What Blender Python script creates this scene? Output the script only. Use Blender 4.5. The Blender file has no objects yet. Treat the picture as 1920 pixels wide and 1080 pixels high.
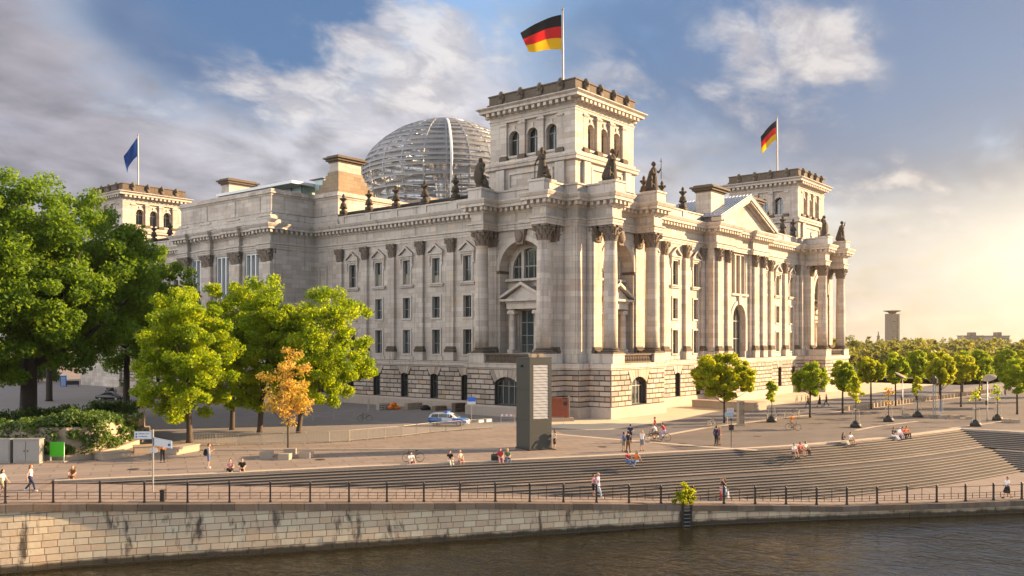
import bpy, bmesh, math, random
import numpy as np
from mathutils import Matrix, Vector
random.seed(7)
RNG = np.random.default_rng(7)
PI = math.pi
sc = bpy.context.scene
COL = sc.collection

# ------------------------------------------------------------------ camera
CAM = (-97.03, -70.02, 9.55)
YAW, FPX, HOR = 0.683, 1636.5, 639.8
cd = bpy.data.cameras.new('camera')
cam = bpy.data.objects.new('camera', cd)
COL.objects.link(cam)
cam.location = CAM
cam.rotation_euler = (PI / 2, 0, YAW - PI / 2)
cd.sensor_width = 36
cd.lens = FPX / 1920 * 36
cd.shift_y = (HOR - 540) / 1920
cd.clip_start, cd.clip_end = 0.5, 12000
sc.camera = cam

# ------------------------------------------------------------------ light
SUN_AZ, SUN_EL = math.radians(-36), math.radians(19)
SUN_DIR = (math.cos(SUN_AZ) * math.cos(SUN_EL), math.sin(SUN_AZ) * math.cos(SUN_EL), math.sin(SUN_EL))
sl = bpy.data.lights.new('sun', 'SUN')
sl.energy = 3.0
sl.angle = math.radians(0.6)
sl.color = (1.0, 0.68, 0.38)
so = bpy.data.objects.new('sun', sl)
COL.objects.link(so)
so.rotation_euler = Vector(SUN_DIR).to_track_quat('Z', 'Y').to_euler()
sc.view_settings.view_transform = 'Standard'
sc.view_settings.look = 'None'
sc.view_settings.gamma = 1
sc.view_settings.use_curve_mapping = False
sc.view_settings.exposure = 2.4

FW = (math.cos(YAW), math.sin(YAW))
RT = (math.sin(YAW), -math.cos(YAW))


def direction(u, v):
    a, c = (u - 960) / FPX, (HOR - v) / FPX
    return Vector((FW[0] + RT[0] * a, FW[1] + RT[1] * a, c)).normalized()


def at(u, v, z=0.0):
    """ground point of height z seen at photograph position u, v"""
    d = direction(u, v)
    t = (z - CAM[2]) / d.z
    return (CAM[0] + d.x * t, CAM[1] + d.y * t, z)


# ------------------------------------------------------------------ node helpers
def nn(nt, typ, **kw):
    n = nt.nodes.new(typ)
    for k, v in kw.items():
        if k.startswith('i_'):
            key = k[2:]
            n.inputs[int(key) if key.isdigit() else key].default_value = v
        else:
            setattr(n, k, v)
    return n


def math_(nt, op, a, b=None, c=None, clamp=False):
    n = nt.nodes.new('ShaderNodeMath')
    n.operation = op
    n.use_clamp = clamp
    for i, x in enumerate((a, b, c)):
        if x is None:
            continue
        if isinstance(x, (int, float)):
            n.inputs[i].default_value = x
        else:
            nt.links.new(x, n.inputs[i])
    return n.outputs[0]


def vmath(nt, op, a, b=None):
    n = nt.nodes.new('ShaderNodeVectorMath')
    n.operation = op
    for i, x in enumerate((a, b)):
        if x is None:
            continue
        if isinstance(x, (tuple, list, Vector)):
            n.inputs[i].default_value = tuple(x)
        else:
            nt.links.new(x, n.inputs[i])
    return n.outputs['Value'] if op in ('DOT_PRODUCT', 'LENGTH', 'DISTANCE') else n.outputs[0]


def sep(nt, v):
    n = nt.nodes.new('ShaderNodeSeparateXYZ')
    nt.links.new(v, n.inputs[0])
    return n.outputs


def comb(nt, x, y, z):
    n = nt.nodes.new('ShaderNodeCombineXYZ')
    for i, a in enumerate((x, y, z)):
        if isinstance(a, (int, float)):
            n.inputs[i].default_value = a
        else:
            nt.links.new(a, n.inputs[i])
    return n.outputs[0]


def mixc(nt, fac, a, b, blend='MIX'):
    n = nt.nodes.new('ShaderNodeMix')
    n.data_type = 'RGBA'
    n.blend_type = blend
    n.clamp_factor = True
    for i, x in ((0, fac), (6, a), (7, b)):
        if isinstance(x, (int, float)):
            n.inputs[i].default_value = x
        elif isinstance(x, tuple):
            n.inputs[i].default_value = x if len(x) == 4 else (*x, 1)
        else:
            nt.links.new(x, n.inputs[i])
    return n.outputs[2]


def smooth(nt, x, lo, hi):
    n = nt.nodes.new('ShaderNodeMapRange')
    n.interpolation_type = 'SMOOTHSTEP'
    nt.links.new(x, n.inputs[0])
    n.inputs[1].default_value, n.inputs[2].default_value = lo, hi
    n.inputs[3].default_value, n.inputs[4].default_value = 0, 1
    return n.outputs[0]


def noise(nt, vec, scale, detail=4, rough=0.55, dist=0.0):
    n = nt.nodes.new('ShaderNodeTexNoise')
    n.inputs['Scale'].default_value = scale
    n.inputs['Detail'].default_value = detail
    n.inputs['Roughness'].default_value = rough
    n.inputs['Distortion'].default_value = dist
    if vec is not None:
        nt.links.new(vec, n.inputs['Vector'])
    return n.outputs[0]


def scalev(nt, vec, s):
    return vmath(nt, 'MULTIPLY', vec, s)


# ------------------------------------------------------------------ sky
world = bpy.data.worlds.new('World')
sc.world = world
world.use_nodes = True
nt = world.node_tree
nt.nodes.clear()
sky = nn(nt, 'ShaderNodeTexSky', sky_type='NISHITA', sun_disc=False)
sky.sun_elevation = SUN_EL
sky.sun_rotation = math.atan2(SUN_DIR[0], SUN_DIR[1])
sky.air_density, sky.dust_density, sky.ozone_density = 1.0, 1.0, 2.5
SKY = 0.05
base = mixc(nt, 1.0, sky.outputs[0], (SKY, SKY, SKY), 'MULTIPLY')
geo = nn(nt, 'ShaderNodeTexCoord')
D = geo.outputs['Generated']
dx, dy, dz = sep(nt, D)
elev = math_(nt, 'MAXIMUM', dz, 0.0)
den = math_(nt, 'ADD', elev, 0.30)
P = comb(nt, math_(nt, 'DIVIDE', dx, den), math_(nt, 'DIVIDE', dy, den), 0.0)
# cumulus banks lie in rows along the wind
wind = nn(nt, 'ShaderNodeMapping')
nt.links.new(P, wind.inputs[0])
wind.inputs['Rotation'].default_value = (0, 0, -0.55)
wind.inputs['Scale'].default_value = (1.15, 1.5, 1)
PW = wind.outputs[0]
n1 = noise(nt, PW, 1.7, 7, 0.52, 0.3)
n2 = noise(nt, PW, 4.6, 8, 0.56, 0.4)
n3 = noise(nt, PW, 0.85, 4, 0.5, 0.2)
# the same field a little nearer the sun: where it is thinner the cloud edge catches light
SH = Vector((SUN_DIR[0], SUN_DIR[1], 0)).normalized() * 0.055
PS = vmath(nt, 'ADD', PW, (SH.x * math.cos(-.55) - SH.y * math.sin(-.55), (SH.x * math.sin(-.55) + SH.y * math.cos(-.55)) * 1.5, 0))
relief = math_(nt, 'ADD', math_(nt, 'SUBTRACT', n1, noise(nt, PS, 1.7, 7, 0.52, 0.3)), math_(nt, 'MULTIPLY', math_(nt, 'SUBTRACT', n2, noise(nt, PS, 4.6, 8, 0.56, 0.4)), 0.8))


def bump(u, v, k):
    d = vmath(nt, 'DISTANCE', D, direction(u, v))
    return math_(nt, 'POWER', 2.718, math_(nt, 'MULTIPLY', math_(nt, 'MULTIPLY', d, d), -k))


def addup(items):
    out = None
    for (u, v, k, w) in items:
        t = math_(nt, 'MULTIPLY', bump(u, v, k), w)
        out = t if out is None else math_(nt, 'ADD', out, t)
    return out


cover = addup([(60, 230, 16, .20), (330, 320, 22, .30), (640, 300, 26, .34), (880, 260, 40, .28), (1150, 300, 60, .16), (1700, 330, 14, .22), (1900, 440, 9, .2), (1350, 400, 40, .26), (1150, 420, 40, .2),
               (430, 40, 40, -.40), (640, 20, 90, -.36), (1080, 90, 34, -.30), (1800, 70, 34, -.34), (1400, 170, 40, -.22), (-150, -20, 30, .2)])
white = addup([(810, 50, 160, .26), (690, 130, 240, .22), (640, 105, 700, .14), (560, 150, 200, .12), (850, 190, 120, .14), (730, 230, 100, .10),
               (1480, 70, 220, .20), (1570, 122, 500, .22), (1420, 120, 200, .10), (1250, 190, 90, .12), (1690, 365, 300, .18), (1800, 400, 300, .14), (1560, 330, 300, .10), (1100, 230, 200, .10), (260, 200, 120, .08), (420, 260, 120, .10), (560, 300, 120, .10)])
storm = addup([(430, 45, 80, .60), (230, 10, 200, .34), (640, 30, 200, .56), (520, 100, 300, .22), (1840, 110, 40, .42), (1640, 40, 90, .32), (1080, 40, 50, .26), (1330, 50, 50, .30), (1250, 200, 50, .14), (1620, 220, 40, .20), (1880, 250, 40, .16)])
dens = math_(nt, 'ADD', math_(nt, 'ADD', math_(nt, 'MULTIPLY', n1, 0.70), math_(nt, 'MULTIPLY', n2, 0.20)), math_(nt, 'MULTIPLY', n3, 0.14))
dens = math_(nt, 'ADD', dens, cover)
hdot = vmath(nt, 'DOT_PRODUCT', D, Vector((SUN_DIR[0], SUN_DIR[1], 0.10)).normalized())
front = smooth(nt, math_(nt, 'MULTIPLY', hdot, -1.0), 0.25, 0.75)
dens = math_(nt, 'ADD', dens, math_(nt, 'ADD', math_(nt, 'MULTIPLY', front, 0.3), math_(nt, 'MULTIPLY', smooth(nt, dz, 0.42, 0.8), 0.22)))  # cloud cover added out of view, east and overhead, for more fill light
cl = smooth(nt, dens, 0.44, 0.86)
# colour of the cloud: pale where it is thin or faces the sun, mauve grey where it is deep and away from it
sunw = math_(nt, 'MAXIMUM', hdot, 0.0)
tow = smooth(nt, sunw, 0.35, 0.95)
thick = smooth(nt, math_(nt, 'ADD', math_(nt, 'SUBTRACT', dens, math_(nt, 'ADD', math_(nt, 'MULTIPLY', bump(700, 280, 22), .38), math_(nt, 'MULTIPLY', bump(1300, 400, 18), .3))), math_(nt, 'MULTIPLY', n2, 0.12)), 0.62, 1.06)
c_pale = mixc(nt, tow, (0.116, 0.110, 0.117), (0.148, 0.130, 0.104))
c_deep = mixc(nt, tow, (0.073, 0.066, 0.072), (0.115, 0.104, 0.092))
c_cl = mixc(nt, thick, c_pale, c_deep)
# unseen eastern cloud brightened as added fill for the shaded east front
c_cl = mixc(nt, math_(nt, 'MULTIPLY', front, 0.8), c_cl, (0.62, 0.60, 0.60))
rl = math_(nt, 'ADD', 1.0, math_(nt, 'MULTIPLY', relief, 1.7))
c_cl = mixc(nt, 1.0, c_cl, comb(nt, rl, rl, rl), 'MULTIPLY')
col = mixc(nt, math_(nt, 'MULTIPLY', cl, 0.92), base, c_cl)
# slate blue storm cloud high up, then the sunlit cumulus heads in front of it
sm_ = smooth(nt, math_(nt, 'ADD', storm, math_(nt, 'ADD', math_(nt, 'MULTIPLY', math_(nt, 'SUBTRACT', n1, 0.5), 0.9), math_(nt, 'MULTIPLY', math_(nt, 'SUBTRACT', n2, 0.5), 0.7))), 0.06, 0.56)
col = mixc(nt, math_(nt, 'MULTIPLY', sm_, 0.85), col, mixc(nt, smooth(nt, storm, 0.15, 0.6), (0.060, 0.086, 0.122), (0.019, 0.036, 0.070)))
wn = math_(nt, 'ADD', math_(nt, 'MULTIPLY', math_(nt, 'SUBTRACT', n2, 0.5), 1.5), math_(nt, 'MULTIPLY', math_(nt, 'SUBTRACT', n1, 0.5), 1.5))
wn = math_(nt, 'ADD', wn, math_(nt, 'MULTIPLY', math_(nt, 'SUBTRACT', noise(nt, PW, 11.0, 6, 0.6, 0.3), 0.5), 0.55))
wm_ = smooth(nt, math_(nt, 'ADD', white, wn), 0.12, 0.66)
wcol = mixc(nt, smooth(nt, noise(nt, PW, 9.0, 6, 0.6, 0.4), 0.38, 0.62), (0.112, 0.108, 0.115), (0.168, 0.160, 0.157))
col = mixc(nt, math_(nt, 'MULTIPLY', math_(nt, 'MULTIPLY', wm_, smooth(nt, white, 0.02, 0.2)), 0.85), col, wcol)
# low sun burning through the haze over the western horizon
elw = math_(nt, 'POWER', 2.718, math_(nt, 'MULTIPLY', elev, -6.0))
ga = math_(nt, 'MULTIPLY', math_(nt, 'MULTIPLY', smooth(nt, sunw, 0.22, 0.95), elw), 0.95, None, True)
col = mixc(nt, ga, col, (0.178, 0.132, 0.075))
streak = math_(nt, 'POWER', sunw, 6.0)
dze = math_(nt, 'SUBTRACT', math_(nt, 'ADD', dz, math_(nt, 'MULTIPLY', n3, 0.06)), 0.115)
band = math_(nt, 'POWER', 2.718, math_(nt, 'MULTIPLY', math_(nt, 'MULTIPLY', dze, dze), -190))
col = mixc(nt, math_(nt, 'MULTIPLY', math_(nt, 'MULTIPLY', streak, band), 3.4, None, True), col, (0.32, 0.29, 0.225))
bg = nn(nt, 'ShaderNodeBackground')
nt.links.new(col, bg.inputs[0])
bg.inputs[1].default_value = 1.0
wo = nn(nt, 'ShaderNodeOutputWorld')
nt.links.new(bg.outputs[0], wo.inputs[0])


# ------------------------------------------------------------------ materials
def new_mat(name):
    m = bpy.data.materials.new(name)
    m.use_nodes = True
    t = m.node_tree
    t.nodes.clear()
    b = nn(t, 'ShaderNodeBsdfPrincipled')
    o = nn(t, 'ShaderNodeOutputMaterial')
    t.links.new(b.outputs[0], o.inputs[0])
    return m, t, b


def plain(name, col, rough=0.6, metal=0.0, var=0.12, spec=0.4, vscale=3.0):
    m, t, b = new_mat(name)
    tc = nn(t, 'ShaderNodeTexCoord').outputs['Object']
    n = noise(t, tc, vscale, 5)
    lo = tuple(c * (1 - var) for c in col)
    hi = tuple(min(1, c * (1 + var)) for c in col)
    t.links.new(mixc(t, n, lo, hi), b.inputs['Base Color'])
    b.inputs['Roughness'].default_value = rough
    b.inputs['Metallic'].default_value = metal
    b.inputs['Specular IOR Level'].default_value = spec
    return m


def stone(name, col, joints=None, dirt=0.5, bump_s=0.3, var=0.16, per_piece=0.0, streak=0.35, warm=(1.12, 0.98, 0.80)):
    """ashlar: base colour, mottling, rain streaks, soot on ledges, and joints (length, height) where they only show as thin lines"""
    m, t, b = new_mat(name)
    geo = nn(t, 'ShaderNodeNewGeometry')
    pos = geo.outputs['Position']
    x, y, z = sep(t, pos)
    big = noise(t, pos, 0.18, 4, 0.6)
    fine = noise(t, pos, 2.3, 6, 0.65)
    c = mixc(t, big, tuple(k * (1 - var) for k in col), tuple(k * (1 + var) for k in col))
    c = mixc(t, math_(t, 'MULTIPLY', smooth(t, noise(t, pos, 0.55, 3, 0.5), 0.5, 0.75), 0.55), c, tuple(k * w for k, w in zip(col, warm)))
    c = mixc(t, 0.35, c, mixc(t, fine, (0.35, 0.33, 0.31), (0.62, 0.6, 0.58)), 'OVERLAY')
    if per_piece:
        oi = nn(t, 'ShaderNodeObjectInfo').outputs['Random']
        isl = geo.outputs['Random Per Island']
        rnd = math_(t, 'FRACT', math_(t, 'ADD', oi, isl))
        c = mixc(t, per_piece, c, mixc(t, rnd, (0.12, 0.11, 0.10), (0.85, 0.82, 0.78)), 'OVERLAY')
        c = mixc(t, math_(t, 'MULTIPLY', smooth(t, math_(t, 'FRACT', math_(t, 'MULTIPLY', rnd, 7.31)), 0.72, 0.95), per_piece * 0.9), c, tuple(k * w for k, w in zip(col, (1.10, 0.86, 0.52))))
    if joints:
        L, H = joints
        br = nn(t, 'ShaderNodeTexBrick')
        br.inputs['Scale'].default_value = 1.0
        br.inputs['Brick Width'].default_value = L
        br.inputs['Row Height'].default_value = H
        br.inputs['Mortar Size'].default_value = 0.02
        br.inputs['Mortar Smooth'].default_value = 0.3
        br.inputs['Color1'].default_value = (0.36, 0.345, 0.33, 1)
        br.inputs['Color2'].default_value = (0.63, 0.615, 0.60, 1)
        br.inputs['Mortar'].default_value = (0.22, 0.21, 0.20, 1)
        br.inputs['Bias'].default_value = 0.0
        t.links.new(comb(t, math_(t, 'ADD', x, y), z, 0.0), br.inputs['Vector'])
        c = mixc(t, 0.62, c, br.outputs['Color'], 'OVERLAY')
    # rain streaks
    st = noise(t, comb(t, math_(t, 'MULTIPLY', math_(t, 'ADD', x, y), 1.6), math_(t, 'MULTIPLY', math_(t, 'SUBTRACT', x, y), 1.6), math_(t, 'MULTIPLY', z, 0.09)), 1.0, 5, 0.62)
    sm = math_(t, 'MULTIPLY', smooth(t, st, 0.50, 0.76), streak)
    c = mixc(t, sm, c, tuple(k * 0.42 for k in col))
    sp_ = smooth(t, noise(t, pos, 0.42, 6, 0.70, 0.4), 0.53, 0.70)
    c = mixc(t, math_(t, 'MULTIPLY', sp_, streak * 0.6), c, tuple(k * f_ for k, f_ in zip(col, (0.52, 0.48, 0.44))))
    # soot and lichen on upward faces
    nz = sep(t, geo.outputs['Normal'])[2]
    up = math_(t, 'MULTIPLY', smooth(t, nz, 0.35, 0.8), smooth(t, noise(t, pos, 0.8, 5, 0.6), 0.25, 0.6))
    c = mixc(t, math_(t, 'MULTIPLY', up, dirt), c, (0.075, 0.066, 0.055))
    t.links.new(c, b.inputs['Base Color'])
    b.inputs['Roughness'].default_value = 0.85
    b.inputs['Specular IOR Level'].default_value = 0.25
    bp = nn(t, 'ShaderNodeBump')
    bp.inputs['Strength'].default_value = bump_s
    bp.inputs['Distance'].default_value = 0.06
    t.links.new(noise(t, pos, 5.0, 6, 0.7), bp.inputs['Height'])
    t.links.new(bp.outputs[0], b.inputs['Normal'])
    return m


M = {}
M['stone'] = stone('sandstone', (0.53, 0.482, 0.425), joints=(1.9, 0.72), streak=0.72, var=0.24, dirt=0.7)
M['trim'] = stone('dressed sandstone', (0.55, 0.50, 0.44), dirt=0.9, streak=0.8, var=0.25)
M['rust'] = stone('rusticated granite', (0.46, 0.40, 0.345), per_piece=0.4, bump_s=0.9, streak=0.3)
M['joint'] = plain('mortar joint', (0.05, 0.042, 0.035), 0.95)
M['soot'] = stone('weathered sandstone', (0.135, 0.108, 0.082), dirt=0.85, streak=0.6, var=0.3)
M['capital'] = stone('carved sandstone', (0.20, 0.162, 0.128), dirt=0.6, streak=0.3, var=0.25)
M['brown'] = stone('brown stone', (0.285, 0.22, 0.15), joints=(1.5, 0.6), dirt=0.7, streak=0.5)
M['statue'] = stone('weathered statue stone', (0.075, 0.060, 0.044), dirt=0.5, streak=0.4, var=0.3)
M['pitch'] = plain('dark roof sheet', (0.03, 0.027, 0.022), 0.8)
M['zinc'] = plain('grey roof metal', (0.30, 0.335, 0.385), 0.42, 0.3, 0.1)
M['steel'] = plain('pale steel', (0.30, 0.295, 0.285), 0.4, 0.35, 0.1)
M['white_metal'] = plain('white metal', (0.72, 0.72, 0.70), 0.45)
M['frame'] = plain('pale window frame', (0.27, 0.27, 0.255), 0.5)
M['frame_dark'] = plain('dark window frame', (0.10, 0.11, 0.105), 0.5)


def glass_dark(name, col, rough):
    m, t, b = new_mat(name)
    oi = nn(t, 'ShaderNodeObjectInfo').outputs['Random']
    c = mixc(t, oi, tuple(k * 0.55 for k in col), tuple(k * 1.5 for k in col))
    t.links.new(c, b.inputs['Base Color'])
    b.inputs['Roughness'].default_value = rough
    b.inputs['Specular IOR Level'].default_value = 0.9
    b.inputs['Coat Weight'].default_value = 0.6
    b.inputs['Coat Roughness'].default_value = 0.03
    return m


M['glass'] = glass_dark('window glass', (0.030, 0.042, 0.044), 0.1)
M['blind'] = plain('drawn window blind', (0.40, 0.36, 0.27), 0.8)


def clear_glass(name, tint, alpha, rough=0.05):
    m, t, b = new_mat(name)
    b.inputs['Base Color'].default_value = (*tint, 1)
    b.inputs['Roughness'].default_value = rough
    b.inputs['Specular IOR Level'].default_value = 0.8
    b.inputs['Alpha'].default_value = alpha
    return m


M['dome_glass'] = clear_glass('dome glass', (0.62, 0.66, 0.70), 0.15)
M['green_glass'] = clear_glass('greenish glass', (0.42, 0.56, 0.54), 0.85, 0.15)
M['mirror'] = plain('mirror facet', (0.6, 0.62, 0.64), 0.12, 0.9, 0.05)


def paving(name, col, size, var=0.1, joint=0.35, rot=0.0, rough=0.8, speck=0.3, mortar=0.018):
    m, t, b = new_mat(name)
    pos = nn(t, 'ShaderNodeNewGeometry').outputs['Position']
    mp = nn(t, 'ShaderNodeMapping')
    mp.inputs['Rotation'].default_value = (0, 0, rot)
    t.links.new(pos, mp.inputs[0])
    c = mixc(t, noise(t, pos, 0.16, 5, 0.6), tuple(k * (1 - var * 1.6) for k in col), tuple(k * (1 + var * 1.3) for k in col))
    c = mixc(t, speck, c, mixc(t, noise(t, pos, 7.0, 4, 0.7), (0.3, 0.3, 0.3), (0.7, 0.7, 0.7)), 'OVERLAY')
    br = nn(t, 'ShaderNodeTexBrick')
    br.inputs['Scale'].default_value = 1.0
    br.inputs['Brick Width'].default_value = size[0]
    br.inputs['Row Height'].default_value = size[1]
    br.inputs['Mortar Size'].default_value = mortar
    br.inputs['Color1'].default_value = (0.44, 0.44, 0.44, 1)
    br.inputs['Color2'].default_value = (0.56, 0.56, 0.56, 1)
    br.inputs['Mortar'].default_value = (0.27, 0.26, 0.25, 1)
    t.links.new(mp.outputs[0], br.inputs['Vector'])
    c = mixc(t, joint, c, br.outputs['Color'], 'OVERLAY')
    sp = smooth(t, noise(t, pos, 0.6, 6, 0.7), 0.60, 0.78)
    c = mixc(t, math_(t, 'MULTIPLY', sp, 0.5), c, tuple(k * 0.5 for k in col))
    wear = smooth(t, noise(t, comb(t, math_(t, 'MULTIPLY', sep(t, mp.outputs[0])[0], 0.05), math_(t, 'MULTIPLY', sep(t, mp.outputs[0])[1], 0.4), 0.0), 1.0, 4, 0.6), 0.5, 0.72)
    c = mixc(t, math_(t, 'MULTIPLY', wear, 0.3), c, tuple(min(1, k * 1.35) for k in col))
    t.links.new(c, b.inputs['Base Color'])
    b.inputs['Roughness'].default_value = rough
    bp = nn(t, 'ShaderNodeBump')
    bp.inputs['Strength'].default_value = 0.25
    bp.inputs['Distance'].default_value = 0.03
    t.links.new(noise(t, pos, 9.0, 4, 0.7), bp.inputs['Height'])
    t.links.new(bp.outputs[0], b.inputs['Normal'])
    return m


M['plaza'] = paving('plaza paving', (0.205, 0.163, 0.132), (2.6, 1.3), rot=0.5, var=0.2, joint=0.9, mortar=0.05)
M['road'] = paving('grey road setts', (0.10, 0.095, 0.098), (0.3, 0.2), joint=0.25)
M['promenade'] = paving('dark promenade paving', (0.115, 0.093, 0.077), (2.6, 1.3), rot=0.5, var=0.24, joint=0.8, mortar=0.05)  # plaza paving pattern again, in a darker tone
M['pale_strip'] = paving('pale paving band', (0.40, 0.325, 0.245), (1.0, 0.5))
M['sand'] = paving('sandy forecourt', (0.52, 0.42, 0.29), (1.2, 0.8), joint=0.2)
M['court'] = paving('courtyard setts', (0.20, 0.178, 0.165), (0.4, 0.3), joint=0.25)
M['walkway'] = paving('quay walkway paving', (0.20, 0.156, 0.128), (1.8, 0.9), rot=-0.7, joint=0.6, mortar=0.05)
M['step'] = stone('step stone', (0.080, 0.071, 0.064), dirt=0.22, streak=0.0, per_piece=0.2, var=0.28)
M['quay'] = stone('quay sandstone', (0.64, 0.53, 0.38), per_piece=0.22, bump_s=0.5, streak=0.0, var=0.14)
M['nosing'] = stone('pale step edge', (0.31, 0.28, 0.25), dirt=0.15, streak=0.0, var=0.2)
M['quay_joint'] = plain('lime mortar', (0.27, 0.215, 0.15), 0.95)
M['coping'] = stone('dark coping stone', (0.16, 0.13, 0.105), per_piece=0.4, dirt=0.3, streak=0.5, var=0.3)
M['concrete'] = stone('pale concrete', (0.37, 0.30, 0.225), dirt=0.25, streak=0.2)


def quay_stains(m):
    """algae along the waterline and dark runs below the coping"""
    t = m.node_tree
    b = [n for n in t.nodes if n.type == 'BSDF_PRINCIPLED'][0]
    src = b.inputs['Base Color'].links[0].from_socket
    pos = nn(t, 'ShaderNodeNewGeometry').outputs['Position']
    x, y, z = sep(t, pos)
    w = math_(t, 'ADD', z, math_(t, 'MULTIPLY', noise(t, pos, 0.8, 5, 0.6), 0.45))
    wet = smooth(t, math_(t, 'MULTIPLY', w, -1), 3.22, 3.5)
    c = mixc(t, math_(t, 'MULTIPLY', wet, 0.93), src, (0.022, 0.018, 0.011))
    run = noise(t, comb(t, math_(t, 'MULTIPLY', math_(t, 'SUBTRACT', x, y), 0.62), 0.0, math_(t, 'MULTIPLY', z, 0.28)), 1.0, 6, 0.68, 0.25)
    c = mixc(t, math_(t, 'MULTIPLY', smooth(t, run, 0.53, 0.66), 0.88), c, (0.05, 0.042, 0.034))
    b.inputs['Base Color'].links and t.links.remove(b.inputs['Base Color'].links[0])
    t.links.new(c, b.inputs['Base Color'])


quay_stains(M['quay'])


def water_mat():
    m, t, b = new_mat('river water')
    pos = nn(t, 'ShaderNodeNewGeometry').outputs['Position']
    b.inputs['Base Color'].default_value = (0.015, 0.0125, 0.0045, 1)
    b.inputs['Roughness'].default_value = 0.06
    b.inputs['IOR'].default_value = 1.33
    b.inputs['Specular IOR Level'].default_value = 0.62
    b.inputs['Roughness'].default_value = 0.04
    mp = nn(t, 'ShaderNodeMapping')
    mp.inputs['Rotation'].default_value = (0, 0, -0.69)
    mp.inputs['Scale'].default_value = (1.3, 0.9, 1)
    t.links.new(pos, mp.inputs[0])
    h = math_(t, 'ADD', math_(t, 'MULTIPLY', noise(t, mp.outputs[0], 0.36, 3, 0.55, 0.8), 1.0), math_(t, 'MULTIPLY', noise(t, mp.outputs[0], 1.5, 4, 0.55, 0.8), 0.46))
    patch = smooth(t, noise(t, pos, 0.05, 3, 0.55, 0.4), 0.35, 0.65)
    h = math_(t, 'MULTIPLY', h, math_(t, 'ADD', 0.45, math_(t, 'MULTIPLY', patch, 0.75)))
    bp = nn(t, 'ShaderNodeBump')
    bp.inputs['Strength'].default_value = 1.0
    bp.inputs['Distance'].default_value = 0.24
    t.links.new(h, bp.inputs['Height'])
    t.links.new(bp.outputs[0], b.inputs['Normal'])
    return m


M['water'] = water_mat()


def leaf_mat(name, col, col2, trans=0.5, tcol=None, scale=0.45):
    m, t, b = new_mat(name)
    geo = nn(t, 'ShaderNodeNewGeometry')
    r = geo.outputs['Random Per Island']
    big = noise(t, geo.outputs['Position'], scale, 3, 0.5)
    f = math_(t, 'ADD', math_(t, 'MULTIPLY', r, 0.55), math_(t, 'MULTIPLY', smooth(t, big, 0.35, 0.7), 0.5), None, True)
    c = mixc(t, f, col, col2)
    t.links.new(c, b.inputs['Base Color'])
    b.inputs['Roughness'].default_value = 0.55
    b.inputs['Specular IOR Level'].default_value = 0.3
    tr = nn(t, 'ShaderNodeBsdfTranslucent')
    tc = mixc(t, 1.0, c, tcol or (1.7, 1.55, 0.5), 'MULTIPLY')
    t.links.new(tc, tr.inputs[0])
    mx = nn(t, 'ShaderNodeMixShader')
    mx.inputs[0].default_value = trans
    t.links.new(b.outputs[0], mx.inputs[1])
    t.links.new(tr.outputs[0], mx.inputs[2])
    out = [n for n in t.nodes if n.type == 'OUTPUT_MATERIAL'][0]
    t.links.new(mx.outputs[0], out.inputs[0])
    return m


M['leaf_deep'] = leaf_mat('deep green leaves', (0.07, 0.15, 0.010), (0.19, 0.29, 0.022), 0.55)
M['leaf_mid'] = leaf_mat('mid green leaves', (0.115, 0.215, 0.010), (0.38, 0.45, 0.016), 0.62)
M['leaf_lime'] = leaf_mat('lime green leaves', (0.19, 0.25, 0.008), (0.43, 0.45, 0.014), 0.6)
M['leaf_gold'] = leaf_mat('yellowing leaves', (0.56, 0.35, 0.10), (0.54, 0.47, 0.06), 0.45, (1.25, 1.0, 0.5))
M['leaf_ivy'] = leaf_mat('ivy leaves', (0.045, 0.09, 0.016), (0.11, 0.18, 0.03), 0.3)
M['leaf_far'] = leaf_mat('distant leaves', (0.085, 0.11, 0.028), (0.27, 0.26, 0.05), 0.45, None, 0.05)
M['bark'] = plain('brown bark', (0.075, 0.055, 0.038), 0.9, var=0.35, vscale=6)
M['bark_dark'] = plain('dark bark', (0.04, 0.031, 0.024), 0.9, var=0.35, vscale=6)
M['iron'] = plain('painted iron', (0.035, 0.026, 0.022), 0.5)
M['galv'] = plain('galvanised steel', (0.42, 0.38, 0.31), 0.45, 0.35)
M['pillar'] = plain('dark grey panel', (0.050, 0.052, 0.047), 0.55, 0.0, 0.06)
M['screen'] = plain('pale slatted screen', (0.36, 0.36, 0.365), 0.6)
M['brick'] = plain('red brick', (0.30, 0.085, 0.045), 0.85, var=0.3, vscale=4)
M['black'] = plain('black rubber', (0.018, 0.018, 0.018), 0.6)
M['lamp_grey'] = plain('grey lamp metal', (0.30, 0.29, 0.27), 0.45, 0.3)


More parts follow.
